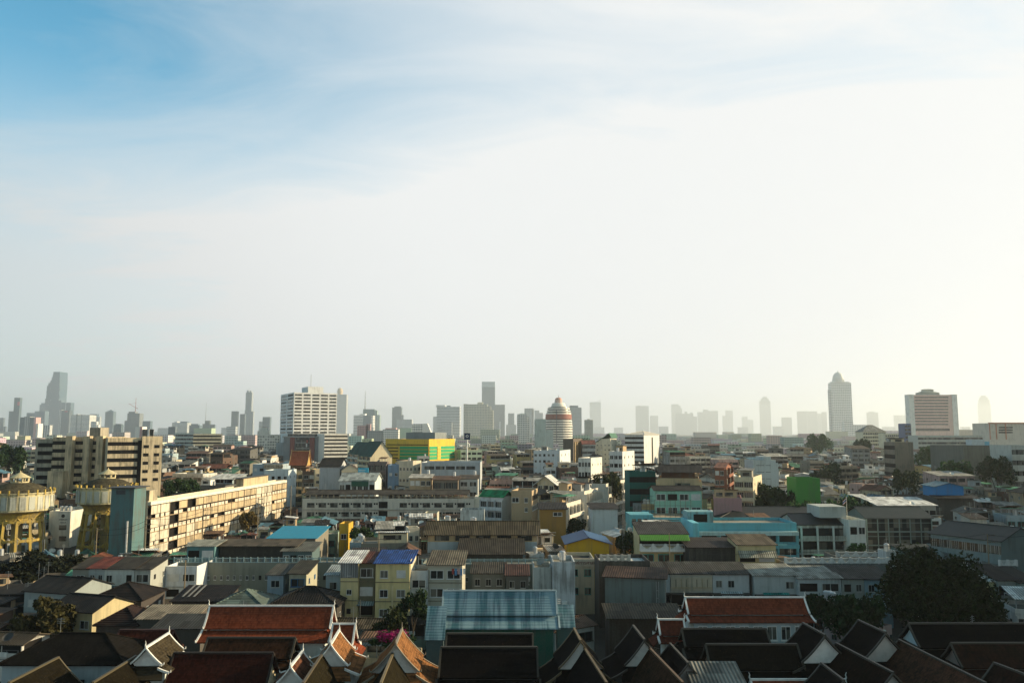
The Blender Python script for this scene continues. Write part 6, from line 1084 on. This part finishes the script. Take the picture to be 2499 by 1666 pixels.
for k in range(5): b = MB(); b.box(W * .2 + k * .5, W * .2 + k * .5 + .38, -.3, -.26, Ht - 1.7 - .2 * (k % 2), Ht - .7); b.build('laundry', M_cloth, d_, rnd.choice([C['white'], C['red'], C['pink'], C['blue']]))
lw = bld('house', 'dark stained side-walled house with a long roof and a white ladder, right of the lane', 'house', 1476, 1622, 1410, 146, D=7, yaw=-12, col=(.15, .18, .17), fl=2, fs={'F': 'blank'}, roof='shed', rc=(.06, .035, .025), rise=.6, yb=1455, m=M_old); b = MB(); W, D, Ht = lw['dims']
for x in (W * .36, W * .40): b.bar((x, -.5, 1), (x, -.15, Ht - .6), .05)
for k in range(7): z = 1.4 + k * (Ht - 2.2) / 7; b.bar((W * .36, -.4, z), (W * .40, -.4, z), .035)
b.build('ladder', M_metal, lw, C['grey'])
dk2 = bld('house', 'blackened house with a white roof and scalloped railing, behind the ladder house', 'house', 1462, 1586, 1368, 158, D=9, col=(.05, .045, .04), fl=3, fs={'F': 'blank'}, yb=1395, rc='wsheet', m=M_old); scallop(dk2, -dk2['dims'][0] / 2 + .4, dk2['dims'][0] * .1, .2, dk2['dims'][2] - .1, 4, (.55, .52, .46))
bld('house', 'large dark roofed house with a white-walled yard, in the lower left among temple roofs', 'temple building', 6, 300, 1616, 103, D=9, col=(.36, .42, .44), fl=2, fs={'F': 'punch:4:1'}, roof='hip', rc=(.011, .010, .009), rise=2.4, rm=M_moss, yb=1640)
# scalloped balustrades on the roofs behind the row
for (lab, x0, x1, yt, Y, n) in (('roof of a house edged by a white scalloped balustrade, above the ribbed roofs', 1918, 2168, 1374, 168, 11), ('house roof with a short white scalloped balustrade beside a white cabin', 2044, 2160, 1358, 184, 5), ('house with a short scalloped railing right of the huge tree', 2442, 2482, 1380, 165, 2)):
    r_ = bld('house', lab, 'house', x0, x1, yt, Y, D=8, col=(.16, .17, .16), fl=3, fs={'F': 'blank'}, yb=yt + 8, rc='conc', m=M_old); W, D, Ht = r_['dims']; scallop(r_, -W / 2, W / 2, .2, Ht - .1, n)
# ---------------------------------------------------------------- poles and wires
def pole(label, px, yt, Y, z0=0, arms=2, r=.15, side=1):
    x, y, z = A(px, yt, Y); t_ = thing('utility_pole', label, 'utility pole', (x, y, z0), rnd.uniform(-.3, .3), 'concrete utility poles'); b = MB(); b.bar((0, 0, 0), (0, 0, z - z0), r, 0, r * .65, 6); b.build('pole', M_paint, t_, (.24, .19, .12))
    for k in range(arms):
        b = MB(); za = z - z0 - .4 - k * 1.3; b.box(-.2 if side > 0 else -1.5, 1.5 if side > 0 else .2, -.16, -.06, za, za + .12)
        for u in (.5, 1.0, 1.4): b.bar((u * side, -.1, za + .12), (u * side, -.1, za + .34), .06)
        b.build('crossarm', M_paint, t_, (.12, .10, .08))
    return (x, y, z)
pp = [pole(l_, px, yt, Y, 0, ar) for (l_, px, yt, Y, ar) in (('utility pole before the near end of the long sunlit block', 357, 1262, 205, 3), ('utility pole against the middle of the long sunlit block', 497, 1240, 214, 3), ('utility pole against the far part of the long sunlit block', 631, 1214, 232, 3), ('tall bare pole between the long sunlit block and the stained grey block', 711, 1184, 262, 0), ('slim pole with pegs beside the dark rounded tree', 925, 1296, 180, 2), ('pole in front of the second water tower', 237, 1288, 205, 1), ('utility pole right of the huge tree', 2409, 1302, 165, 2), ('dark pole before the white boxy house', 453, 1365, 166, 0), ('slim steel pole before the green-awning shophouse', 1633, 1300, 170, 0))]
lm = thing('lattice_mast', 'thin lattice radio mast rising above the lane beside the green-awning shophouse', 'mast', (*A(1520, 1190, 190)[:2], 0)); zt_ = A(1520, 1190, 190)[2]; b = MB()
for (x, y) in ((-.22, -.15), (.22, -.15), (0, .22)): b.bar((x, y, 0), (x, y, zt_), .035, 0, None, 4)
for k in range(int(zt_ / .8)): z = k * .8; b.bar((-.22, -.15, z), (.22, -.15, z + .8), .02, 0, None, 4); b.bar((.22, -.15, z), (0, .22, z + .8), .02, 0, None, 4)
b.build('lattice', M_metal, lm, (.25, .25, .25))
def wire(label, a, b_, sag, group='overhead wires'):
    mb = MB(); n = 10; pts = [(a[0] + (b_[0] - a[0]) * k / n, a[1] + (b_[1] - a[1]) * k / n, a[2] + (b_[2] - a[2]) * k / n - sag * 4 * (k / n) * (1 - k / n)) for k in range(n + 1)]
    for p, q_ in zip(pts, pts[1:]): mb.bar(p, q_, .035, 0, None, 4)
    return tag(mb.build('overhead_wire', M_paint, None, (.02, .02, .02)), label, 'wire', group)
for i, (a_, b_, w_) in enumerate(((0, 1, 'along the near half of the long sunlit block'), (1, 2, 'along the far half of the long sunlit block'), (5, 0, 'between the second water tower and the long sunlit block'))):
    for k in range(2):
        off = (.9, -.1, -.3 - k * 1.3); wire(('upper' if k == 0 else 'lower') + ' sagging black wire ' + w_, tuple(pp[a_][j] + off[j] for j in range(3)), tuple(pp[b_][j] + off[j] for j in range(3)), 1.0)
wire('long black wire crossing in front of the glazed school to the utility pole', A(1690, 1352, 166), tuple(pp[6]), 1.2); wire('black wire leaving the utility pole for the picture edge', tuple(pp[6]), A(2520, 1304, 166), .5)
# ---------------------------------------------------------------- slabs added outside the picture on the sunny side, only to shade the quarter
for (lab, x, y, hx, hy, h_) in (('added tall grey slab outside the picture, put there to shade the temple roofs', 130, 128, 8, 48, 46), ('added tall slab outside the picture, put there to shade the schools', 255, 262, 10, 66, 52)):
    r_ = thing('apartment_block', lab, 'apartment block', (x, y - hy, 0)); b = MB(); b.box(-hx, hx, 0, 2 * hy, 0, h_)
    for k in range(int(h_ / 3.2)):
        for i in range(12): b.poly([(-hx - .03, 2 * hy * (i + .8) / 12, 1 + k * 3.2), (-hx - .03, 2 * hy * (i + .2) / 12, 1 + k * 3.2), (-hx - .03, 2 * hy * (i + .2) / 12, 2.6 + k * 3.2), (-hx - .03, 2 * hy * (i + .8) / 12, 2.6 + k * 3.2)], 1)
    b.build('wall', [M_wall, M_glass], r_, C['grey'])
# ---------------------------------------------------------------- the rest of the quarter, house by house
LM = [('big white hotel', 755, 1060), ('glass-fronted grey store', 742, 1110), ('white banded car park', 820, 1110), ('raw concrete block', 260, 1160), ('second water tower', 262, 1200), ('long sunlit block', 520, 1250), ('temple-roofed brown building', 735, 1165), ('yellow-green mall', 1025, 1095),
      ('twin gabled buildings', 905, 1120), ('long grey-blue hall', 1100, 1145), ('long stained grey block', 950, 1235), ('tan blank building', 1272, 1235), ('diagonal shophouse row', 1450, 1230), ('round striped hotel', 1365, 1070), ('grid-faced white building', 1518, 1130), ('open-decked white office', 1565, 1090),
      ('green-capped cream block', 1480, 1090), ('netted green building', 1568, 1180), ('wide beige house', 1660, 1180), ('pale scored slab', 1866, 1150), ('green box building', 1972, 1185), ('domed tower', 2050, 1060), ('pink striped hotel', 2275, 1065), ('bare concrete block', 2205, 1100), ('stained concrete hall', 2410, 1115),
      ('vivid blue shed', 2317, 1197), ('white patched roofs', 2214, 1222), ('cyan school', 1820, 1310), ('white annex', 2092, 1290), ('glazed school', 2190, 1300), ('green-awning shophouse', 1620, 1340), ('yellow blue-edged shop', 1436, 1340), ('brown-roofed long hall', 1180, 1310), ('tarpaulin roof', 712, 1310), ('billboard', 886, 1150),
      ('teal-railed terrace', 620, 1370), ('cream banded building', 506, 1075), ('stepped white flats', 655, 1075), ('first water tower', 47, 1240), ('sky blue house', 960, 1142), ('white stepped office', 1340, 1115), ('orange-pier building', 2450, 1050), ('yellow shophouses', 920, 1420), ('huge tree', 2285, 1420), ('red temple hall', 660, 1520), ('white-walled temple hall', 1816, 1500)]
WALLS = [('cream', (.62, .53, .36)), ('white', (.76, .75, .70)), ('white', (.70, .71, .69)), ('grey', (.34, .35, .34)), ('bare concrete', (.28, .26, .21)), ('tan', (.44, .32, .19)), ('pale blue', (.40, .50, .54)), ('pink', (.52, .36, .33)), ('pale green', (.40, .52, .42)), ('brown', (.17, .10, .07)), ('dull yellow', (.55, .42, .18)), ('off-white', (.66, .62, .53)), ('dark grey', (.12, .12, .115))]
ROOFS = [('rusty sheet', (.13, .075, .05)), ('grey sheet', (.15, .15, .135)), ('dark sheet', (.03, .028, .026)), ('brown sheet', (.085, .068, .047)), ('white sheet', (.70, .70, .67)), ('red-brown', (.17, .065, .04)), ('dull green', (.05, .16, .10)), ('pale sheet', (.38, .37, .33)), ('dark sheet', (.035, .03, .027)), ('brown sheet', (.10, .08, .056)), ('faded blue', (.10, .22, .30))]
DARKR = [r for r in ROOFS if r[0] in ('dark sheet', 'brown sheet', 'rusty sheet')]
FILL = []
rf = random.Random(77)
def clash(cx, cy, hx, hy, a):
    r0 = hypot(hx, hy)
    for (x, y, fx, fy, fa) in FOOT:
        dx, dy = x - cx, y - cy
        if abs(dx) + abs(dy) > 2 * (r0 + hypot(fx, fy)): continue
        ok = False                       # separating axes
        for (ax, ay) in ((cos(a), sin(a)), (-sin(a), cos(a)), (cos(fa), sin(fa)), (-sin(fa), cos(fa))):
            p1 = hx * abs(ax * cos(a) + ay * sin(a)) + hy * abs(-ax * sin(a) + ay * cos(a)); p2 = fx * abs(ax * cos(fa) + ay * sin(fa)) + fy * abs(-ax * sin(fa) + ay * cos(fa))
            if abs(dx * ax + dy * ay) > p1 + p2 + .15: ok = True; break
        if not ok: return True
    return False
def fit(cx, cy, hx, hy, a, h, lo):       # the greatest height up to h that hides no building known from the picture
    c, s = cos(a), sin(a); cor = [(cx + c * u * hx - s * v * hy, cy + s * u * hx + c * v * hy) for u in (-1, 1) for v in (-1, 1)]
    while h >= lo:
        pr = [proj(x, y, h) for (x, y) in cor]; x0 = min(p[0] for p in pr); x1 = max(p[0] for p in pr); y0 = min(p[1] for p in pr); bad = False
        for (a0, a1, b0, b1, Y) in PROT:
            if Y > cy - hy and x1 > a0 + 3 and x0 < a1 - 3 and y0 < b1 - 1: bad = True; break
        if not bad: return h
        h -= .7
    return None
DIST = {}
def district(x, y):                      # blocks share a street direction
    k = (int((x + 2000) // (90 if y < 500 else 160)), int(y // (80 if y < 500 else 150)))
    if k not in DIST: DIST[k] = rf.choice([0, 0, 6, -6, 14, 22, 22, -12, 35, -24, 65])
    return R(DIST[k])
def filler(cx, cy, w_, d_, a, h, kind):
    big = cy < 330; wn, wc = rf.choice(WALLS); v = rf.uniform(.85, 1.1); wc = tuple(k * v for k in wc); rn, rc = rf.choice(ROOFS if cy > 185 else DARKR); v *= .82; wc = tuple(k * .84 for k in wc); flat = rf.random() < (.12 if kind == 'house' else .5); fl = max(2, round(h / 3.3))
    if h / fl < 2.6: fl = max(1, int(h / 2.8))
    root = thing(kind, None, {'house': 'house', 'shophouse': 'shophouse', 'shop_row': 'shop row', 'apartment_block': 'apartment block', 'townhouse': 'townhouse', 'tenement': 'tenement', 'merchant_house': 'town house', 'small_house': 'house', 'low_house': 'house'}[kind], (cx + sin(a) * d_ / 2, cy - cos(a) * d_ / 2, 0), a); mb = MB(); W, D, Ht = w_, d_, h
    mb.box(-W / 2, W / 2, 0, D, 0, Ht - (.7 if flat else 0)); fh = Ht / fl; st = rf.choice(['punch', 'wide', 'balc', 'balc', 'band', 'wide']) if cy < 700 else rf.choice(['wide', 'band', 'balc']); bays = max(2, round(W / (3.6 if st == 'punch' else 4.2))); nf = min(fl, 3 if cy < 330 else 4)
    do_facade(root, mb, 'F', W, D, Ht, st, bays, fh, nf, wc, rf.choice([(.5, .5, .47), (.1, .1, .1), (.6, .6, .58), (.05, .22, .2)]), big, .9 if flat else .35)
    side = 'R' if a > -.7 else 'L'; s2 = rf.choice(['blank', 'small', 'small', 'punch', 'balc' if a > .5 else 'small'])
    for sd in ('R', 'L'): do_facade(root, mb, sd, W, D, Ht, s2 if sd == side else 'small', max(1, round(D / 4.5)), fh, nf, wc, (.3, .3, .28), big, .9 if flat else .35)
    extra = ''
    if flat:
        g = Ht - .7; p = MB(); p.box(-W / 2, W / 2, 0, .18, g, Ht); p.box(-W / 2, W / 2, D - .18, D, g, Ht); p.box(-W / 2, -W / 2 + .18, .18, D - .18, g, Ht); p.box(W / 2 - .18, W / 2, .18, D - .18, g, Ht); p.build('parapet', M_wall, root, wc)
        q_ = MB(); q_.box(-W / 2 + .18, W / 2 - .18, .18, D - .18, g + .003, g + .05); q_.build('roof', M_old, root, (.27, .25, .21)); global rnd; n = rf.choice([2, 3, 3, 4, 5] if cy < 330 else [2, 3, 3] if cy < 520 else [1, 1, 2]); rooftop(root, W, D, Ht - .68, n if W > 4 else 1); rn = 'flat'
    else:
        if rf.random() < .65:
            hb = min(2.3, fh * .75); z4 = Ht - hb - .1; b = MB(); b.box(-W / 2 + .12, W / 2 - .12, -.055, -.03, z4, Ht - .05); b.box(W / 2 + .03, W / 2 + .055, .4, D * .7, z4, Ht - .05); b.build('loft_shade', M_dark, root)  # near-black band on the wall, painted in for shade under the eaves
            b = MB(); b.box(-W / 2, W / 2, -.12, -.02, z4 - .12, z4); n4 = max(2, int(W / 3))
            for i4 in range(n4 + 1): x4 = -W / 2 + .06 + (W - .12) * i4 / n4; b.box(x4 - .06, x4 + .06, -.12, -.058, z4, Ht - .03)
            b.box(-W / 2 + .1, W / 2 - .1, -.11, -.06, z4, z4 + rf.uniform(.3, .8)); b.build('loft_frame', M_wall, root, rf.choice([wc, C['gsheet'], C['brown'], wc]))
        k = rf.random(); rise = rf.uniform(.07, .18) * min(D, 12)
        if k < .42: roof_shed(root, 0, D / 2, Ht, W, D, rise, 0, rc, ov=.5); mb.poly([(W / 2, 0, Ht), (W / 2, D, Ht), (W / 2, D, Ht + rise - .1)]); mb.poly([(-W / 2, D, Ht), (-W / 2, 0, Ht), (-W / 2, D, Ht + rise - .1)])
        elif k < .78 or W < D:
            if W >= D: roof_gable(root, 0, D / 2, Ht, W, D / 2, rise, 0, rc); [mb.poly([(x, 0, Ht), (x, D, Ht), (x, D / 2, Ht + rise - .12)][::o_]) for x in (-W / 2, W / 2) for o_ in (1, -1)]
            else: roof_gable(root, 0, D / 2, Ht, D, W / 2, rise, pi / 2, rc); [mb.poly([(W / 2, y, Ht), (-W / 2, y, Ht), (0, y, Ht + rise - .12)][::o_]) for y in (0, D) for o_ in (1, -1)]
        else: roof_hip(root, 0, D / 2, Ht, W, D / 2, rise * 1.2, 0, rc, M_sheet)
        if big and rf.random() < .5: link('air_conditioner', ME_AC, root, C['white'], (rf.uniform(-W * .3, W * .3), -.03, Ht - 1.9))
        if cy < 430 and rf.random() < .45: b = MB(); xa = rf.uniform(-W * .4, W * .4); b.bar((xa, D * .5, Ht), (xa, D * .5, Ht + 4), .04); [b.bar((xa - .6, D * .5, Ht + 3.2 + .3 * k), (xa + .6, D * .5, Ht + 3.2 + .3 * k), .025) for k in range(3)]; b.build('antenna', M_metal, root, C['grey'])
        if rf.random() < .3: link('satellite_dish', ME_DISH, root, rf.choice([C['white'], C['dark']]), (rf.uniform(-W * .4, W * .4), -.2, Ht - .2))
    if big:
        for k in range(rf.choice([0, 1, 1, 2])):
            w3 = rf.uniform(1.5, min(4.5, W * .8)); x3 = rf.uniform(-W / 2 + w3 / 2, W / 2 - w3 / 2); z3 = Ht - (1 + k) * fh + .1; b = MB(); b.slab([(x3 - w3 / 2, -1.4, z3 - .45), (x3 + w3 / 2, -1.4, z3 - .45), (x3 + w3 / 2, -.02, z3), (x3 - w3 / 2, -.02, z3)], .06); b.build('awning', M_sheet, root, rf.choice([C['wsheet'], (.10, .22, .16), (.12, .22, .32), C['rust'], C['gsheet'], (.30, .08, .05)]))
        for k in range(rf.choice([0, 1, 2])): link('air_conditioner', ME_AC, root, C['white'], (rf.uniform(-W * .4, W * .4), -.03, rf.uniform(.35, .9) * Ht))
    mb.build('wall', [rf.choice([M_wall, M_old, M_old]), M_glass], root, wc); FOOT.append((cx, cy, w_ / 2, d_ / 2, a))
    FILL.append((root, kind, wn, rn, proj(cx, cy, h))); return root
CNT = {}
def fill_band(y0, y1, step, wlo, whi, dlo, dhi, hs, kinds, keep=1.0):
    y = y0
    while y < y1:
        x = -.66 * y - 8
        while x < .66 * y + 8:
            w_ = rf.uniform(wlo, whi); d_ = rf.uniform(dlo, dhi); a = district(x, y); jy = rf.uniform(-step * .25, step * .25); cx, cy = x + w_ / 2, y + jy; x += w_ * rf.uniform(.95, 1.12)
            if rf.random() > keep: continue
            h = rf.choice(hs) * rf.uniform(.85, 1.15); k = rf.choice(kinds)
            if CNT.get(k, 0) >= 285: continue
            if clash(cx, cy, w_ / 2, d_ / 2, a):
                w_ *= .6; d_ *= .7
                if clash(cx, cy, w_ / 2, d_ / 2, a): continue
            h = fit(cx, cy, w_ / 2, d_ / 2, a, h, 3.2)
            if h is None: continue
            q_ = proj(cx, cy, h)
            if q_[0] < -60 or q_[0] > 2560: continue
            filler(cx, cy, w_, d_, a, h, k); CNT[k] = CNT.get(k, 0) + 1
        y += step
fill_band(126, 178, 9, 6, 10, 6, 8, [4, 4.5, 5, 6], ['house'], .9)
fill_band(180, 330, 11, 5, 11, 8, 11, [6, 8, 9.5, 11, 12.5, 13, 15], ['shophouse', 'townhouse', 'house'])
fill_band(332, 520, 14, 6, 16, 9, 13, [8, 10, 12, 13, 15, 17], ['shop_row', 'townhouse', 'shophouse', 'house'])
fill_band(525, 900, 19, 8, 19, 9, 14, [8, 10, 11, 13, 14, 16, 18, 23], ['shop_row', 'apartment_block', 'tenement', 'merchant_house'])
fill_band(178, 262, 5.5, 3, 6, 3.5, 6, [4, 6, 7, 8.5, 10], ['small_house'])
fill_band(262, 420, 8, 3.5, 7, 4, 7, [6, 8, 9, 10.5, 12, 13], ['low_house'])
for i in range(90):                      # trees in the gaps
    Y = rf.uniform(200, 850); x = rf.uniform(-.6, .6) * Y if i < 36 else rf.uniform(.2, .62) * Y; r = rf.uniform(3.5, 7)
    if clash(x, Y, r * .45, r * .45, 0): continue
    h = fit(x, Y, r, r, 0, rf.uniform(9, 17), 6)
    if h is None: continue
    t_ = tree(None, proj(x, Y, h)[0], proj(x, Y, h)[1], Y, r, rf.choice([DG, MG, OG]), None, 'tree', 'tree', None, h); FILL.append((t_, 'tree', 'green', 'leafy', proj(x, Y, h)))
# names for them: look first, then the landmark they stand by, counted outwards where several look alike
ORD = ['', 'second', 'third', 'fourth', 'fifth', 'sixth', 'seventh', 'eighth', 'ninth', 'tenth', 'eleventh', 'twelfth', 'thirteenth', 'fourteenth', 'fifteenth', 'sixteenth']
KN = {'house': 'house', 'shophouse': 'shophouse', 'shop_row': 'shop row', 'apartment_block': 'block', 'townhouse': 'townhouse', 'tenement': 'tenement', 'merchant_house': 'merchant house', 'small_house': 'small house', 'low_house': 'low house', 'tree': 'tree'}
grp = {}
for (o, k, wn, rn, (px, py)) in FILL:
    best = min(LM, key=lambda m: hypot(px - m[1], (py - m[2]) * 2.2)); rel = 'beyond' if py < best[2] - 12 else 'before' if py > best[2] + 22 else 'beside'
    grp.setdefault((k, wn, rn, rel, best[0]), []).append((hypot(px - best[1], (py - best[2]) * 2.2), o))
for (k, wn, rn, rel, lm_), v in grp.items():
    v.sort(key=lambda p: p[0])
    for i, (_, o) in enumerate(v):
        base = 'leafy tree' if k == 'tree' else '%s %s with %s roof' % (wn, KN[k], rn)
        lab = ('%s %s the %s' % (base, rel, lm_)) if i == 0 else '%s %s out %s the %s' % (ORD[min(i, 15)], base, rel, lm_)
        tag(o, lab)
        o['group'] = {'house': 'houses of the old quarter', 'shophouse': 'shophouses of the old quarter', 'shop_row': 'shop rows of the middle distance', 'apartment_block': 'blocks of the middle distance', 'townhouse': 'townhouses of the old quarter', 'tenement': 'tenements of the middle distance', 'merchant_house': 'merchant houses of the middle distance', 'small_house': 'small houses between the rows', 'low_house': 'low houses between the rows', 'tree': 'trees between the roofs'}[k]
# the far-off city that reads as one mass
mb = MB(); y = 905.0
while y < 12000:
    st = 19 + (y - 900) * .026; x = -.68 * y
    while x < .68 * y:
        w_ = rf.uniform(.5, 1.5) * st * .8; d_ = st * rf.uniform(.4, .7); h = rf.choice([8, 10, 11, 12, 14, 15, 17, 20]) * rf.uniform(.8, 1.2)
        if rf.random() < .06: h *= rf.uniform(1.4, 2.4)
        cx, cy = x + w_ / 2, y + rf.uniform(-.2, .2) * st; x += w_ * rf.uniform(1.0, 1.25)
        if clash(cx, cy, w_ / 2, d_ / 2, 0): continue
        hh = fit(cx, cy, w_ / 2, d_ / 2, 0, h, 6) if y < 1600 else h
        if hh: mb.box(cx - w_ / 2, cx + w_ / 2, cy - d_ / 2, cy + d_ / 2, 0, hh)
    y += st
tag(mb.build('distant_city', M_city), kind='stuff')

for l_, v in LABELS.items():
    n = len(l_.replace('-', '').split())
    if n > 16 or n < 4 or len(v) > 1: print('LABEL', n, len(v), l_)
# ---------------------------------------------------------------- haze
hz = MB(); hz.box(-22500, 22500, -2500, 22500, -1, 640)
hm = bpy.data.materials.new('haze'); hm.use_nodes = True; nt = hm.node_tree; nt.nodes.clear()
pv = nt.nodes.new('ShaderNodeVolumePrincipled'); pv.inputs['Density'].default_value = HAZE; pv.inputs['Color'].default_value = (.87, .945, 1.0, 1); pv.inputs['Anisotropy'].default_value = .45
ov_ = nt.nodes.new('ShaderNodeOutputMaterial'); nt.links.new(pv.outputs[0], ov_.inputs['Volume'])
tag(hz.build('haze', hm), kind='stuff')
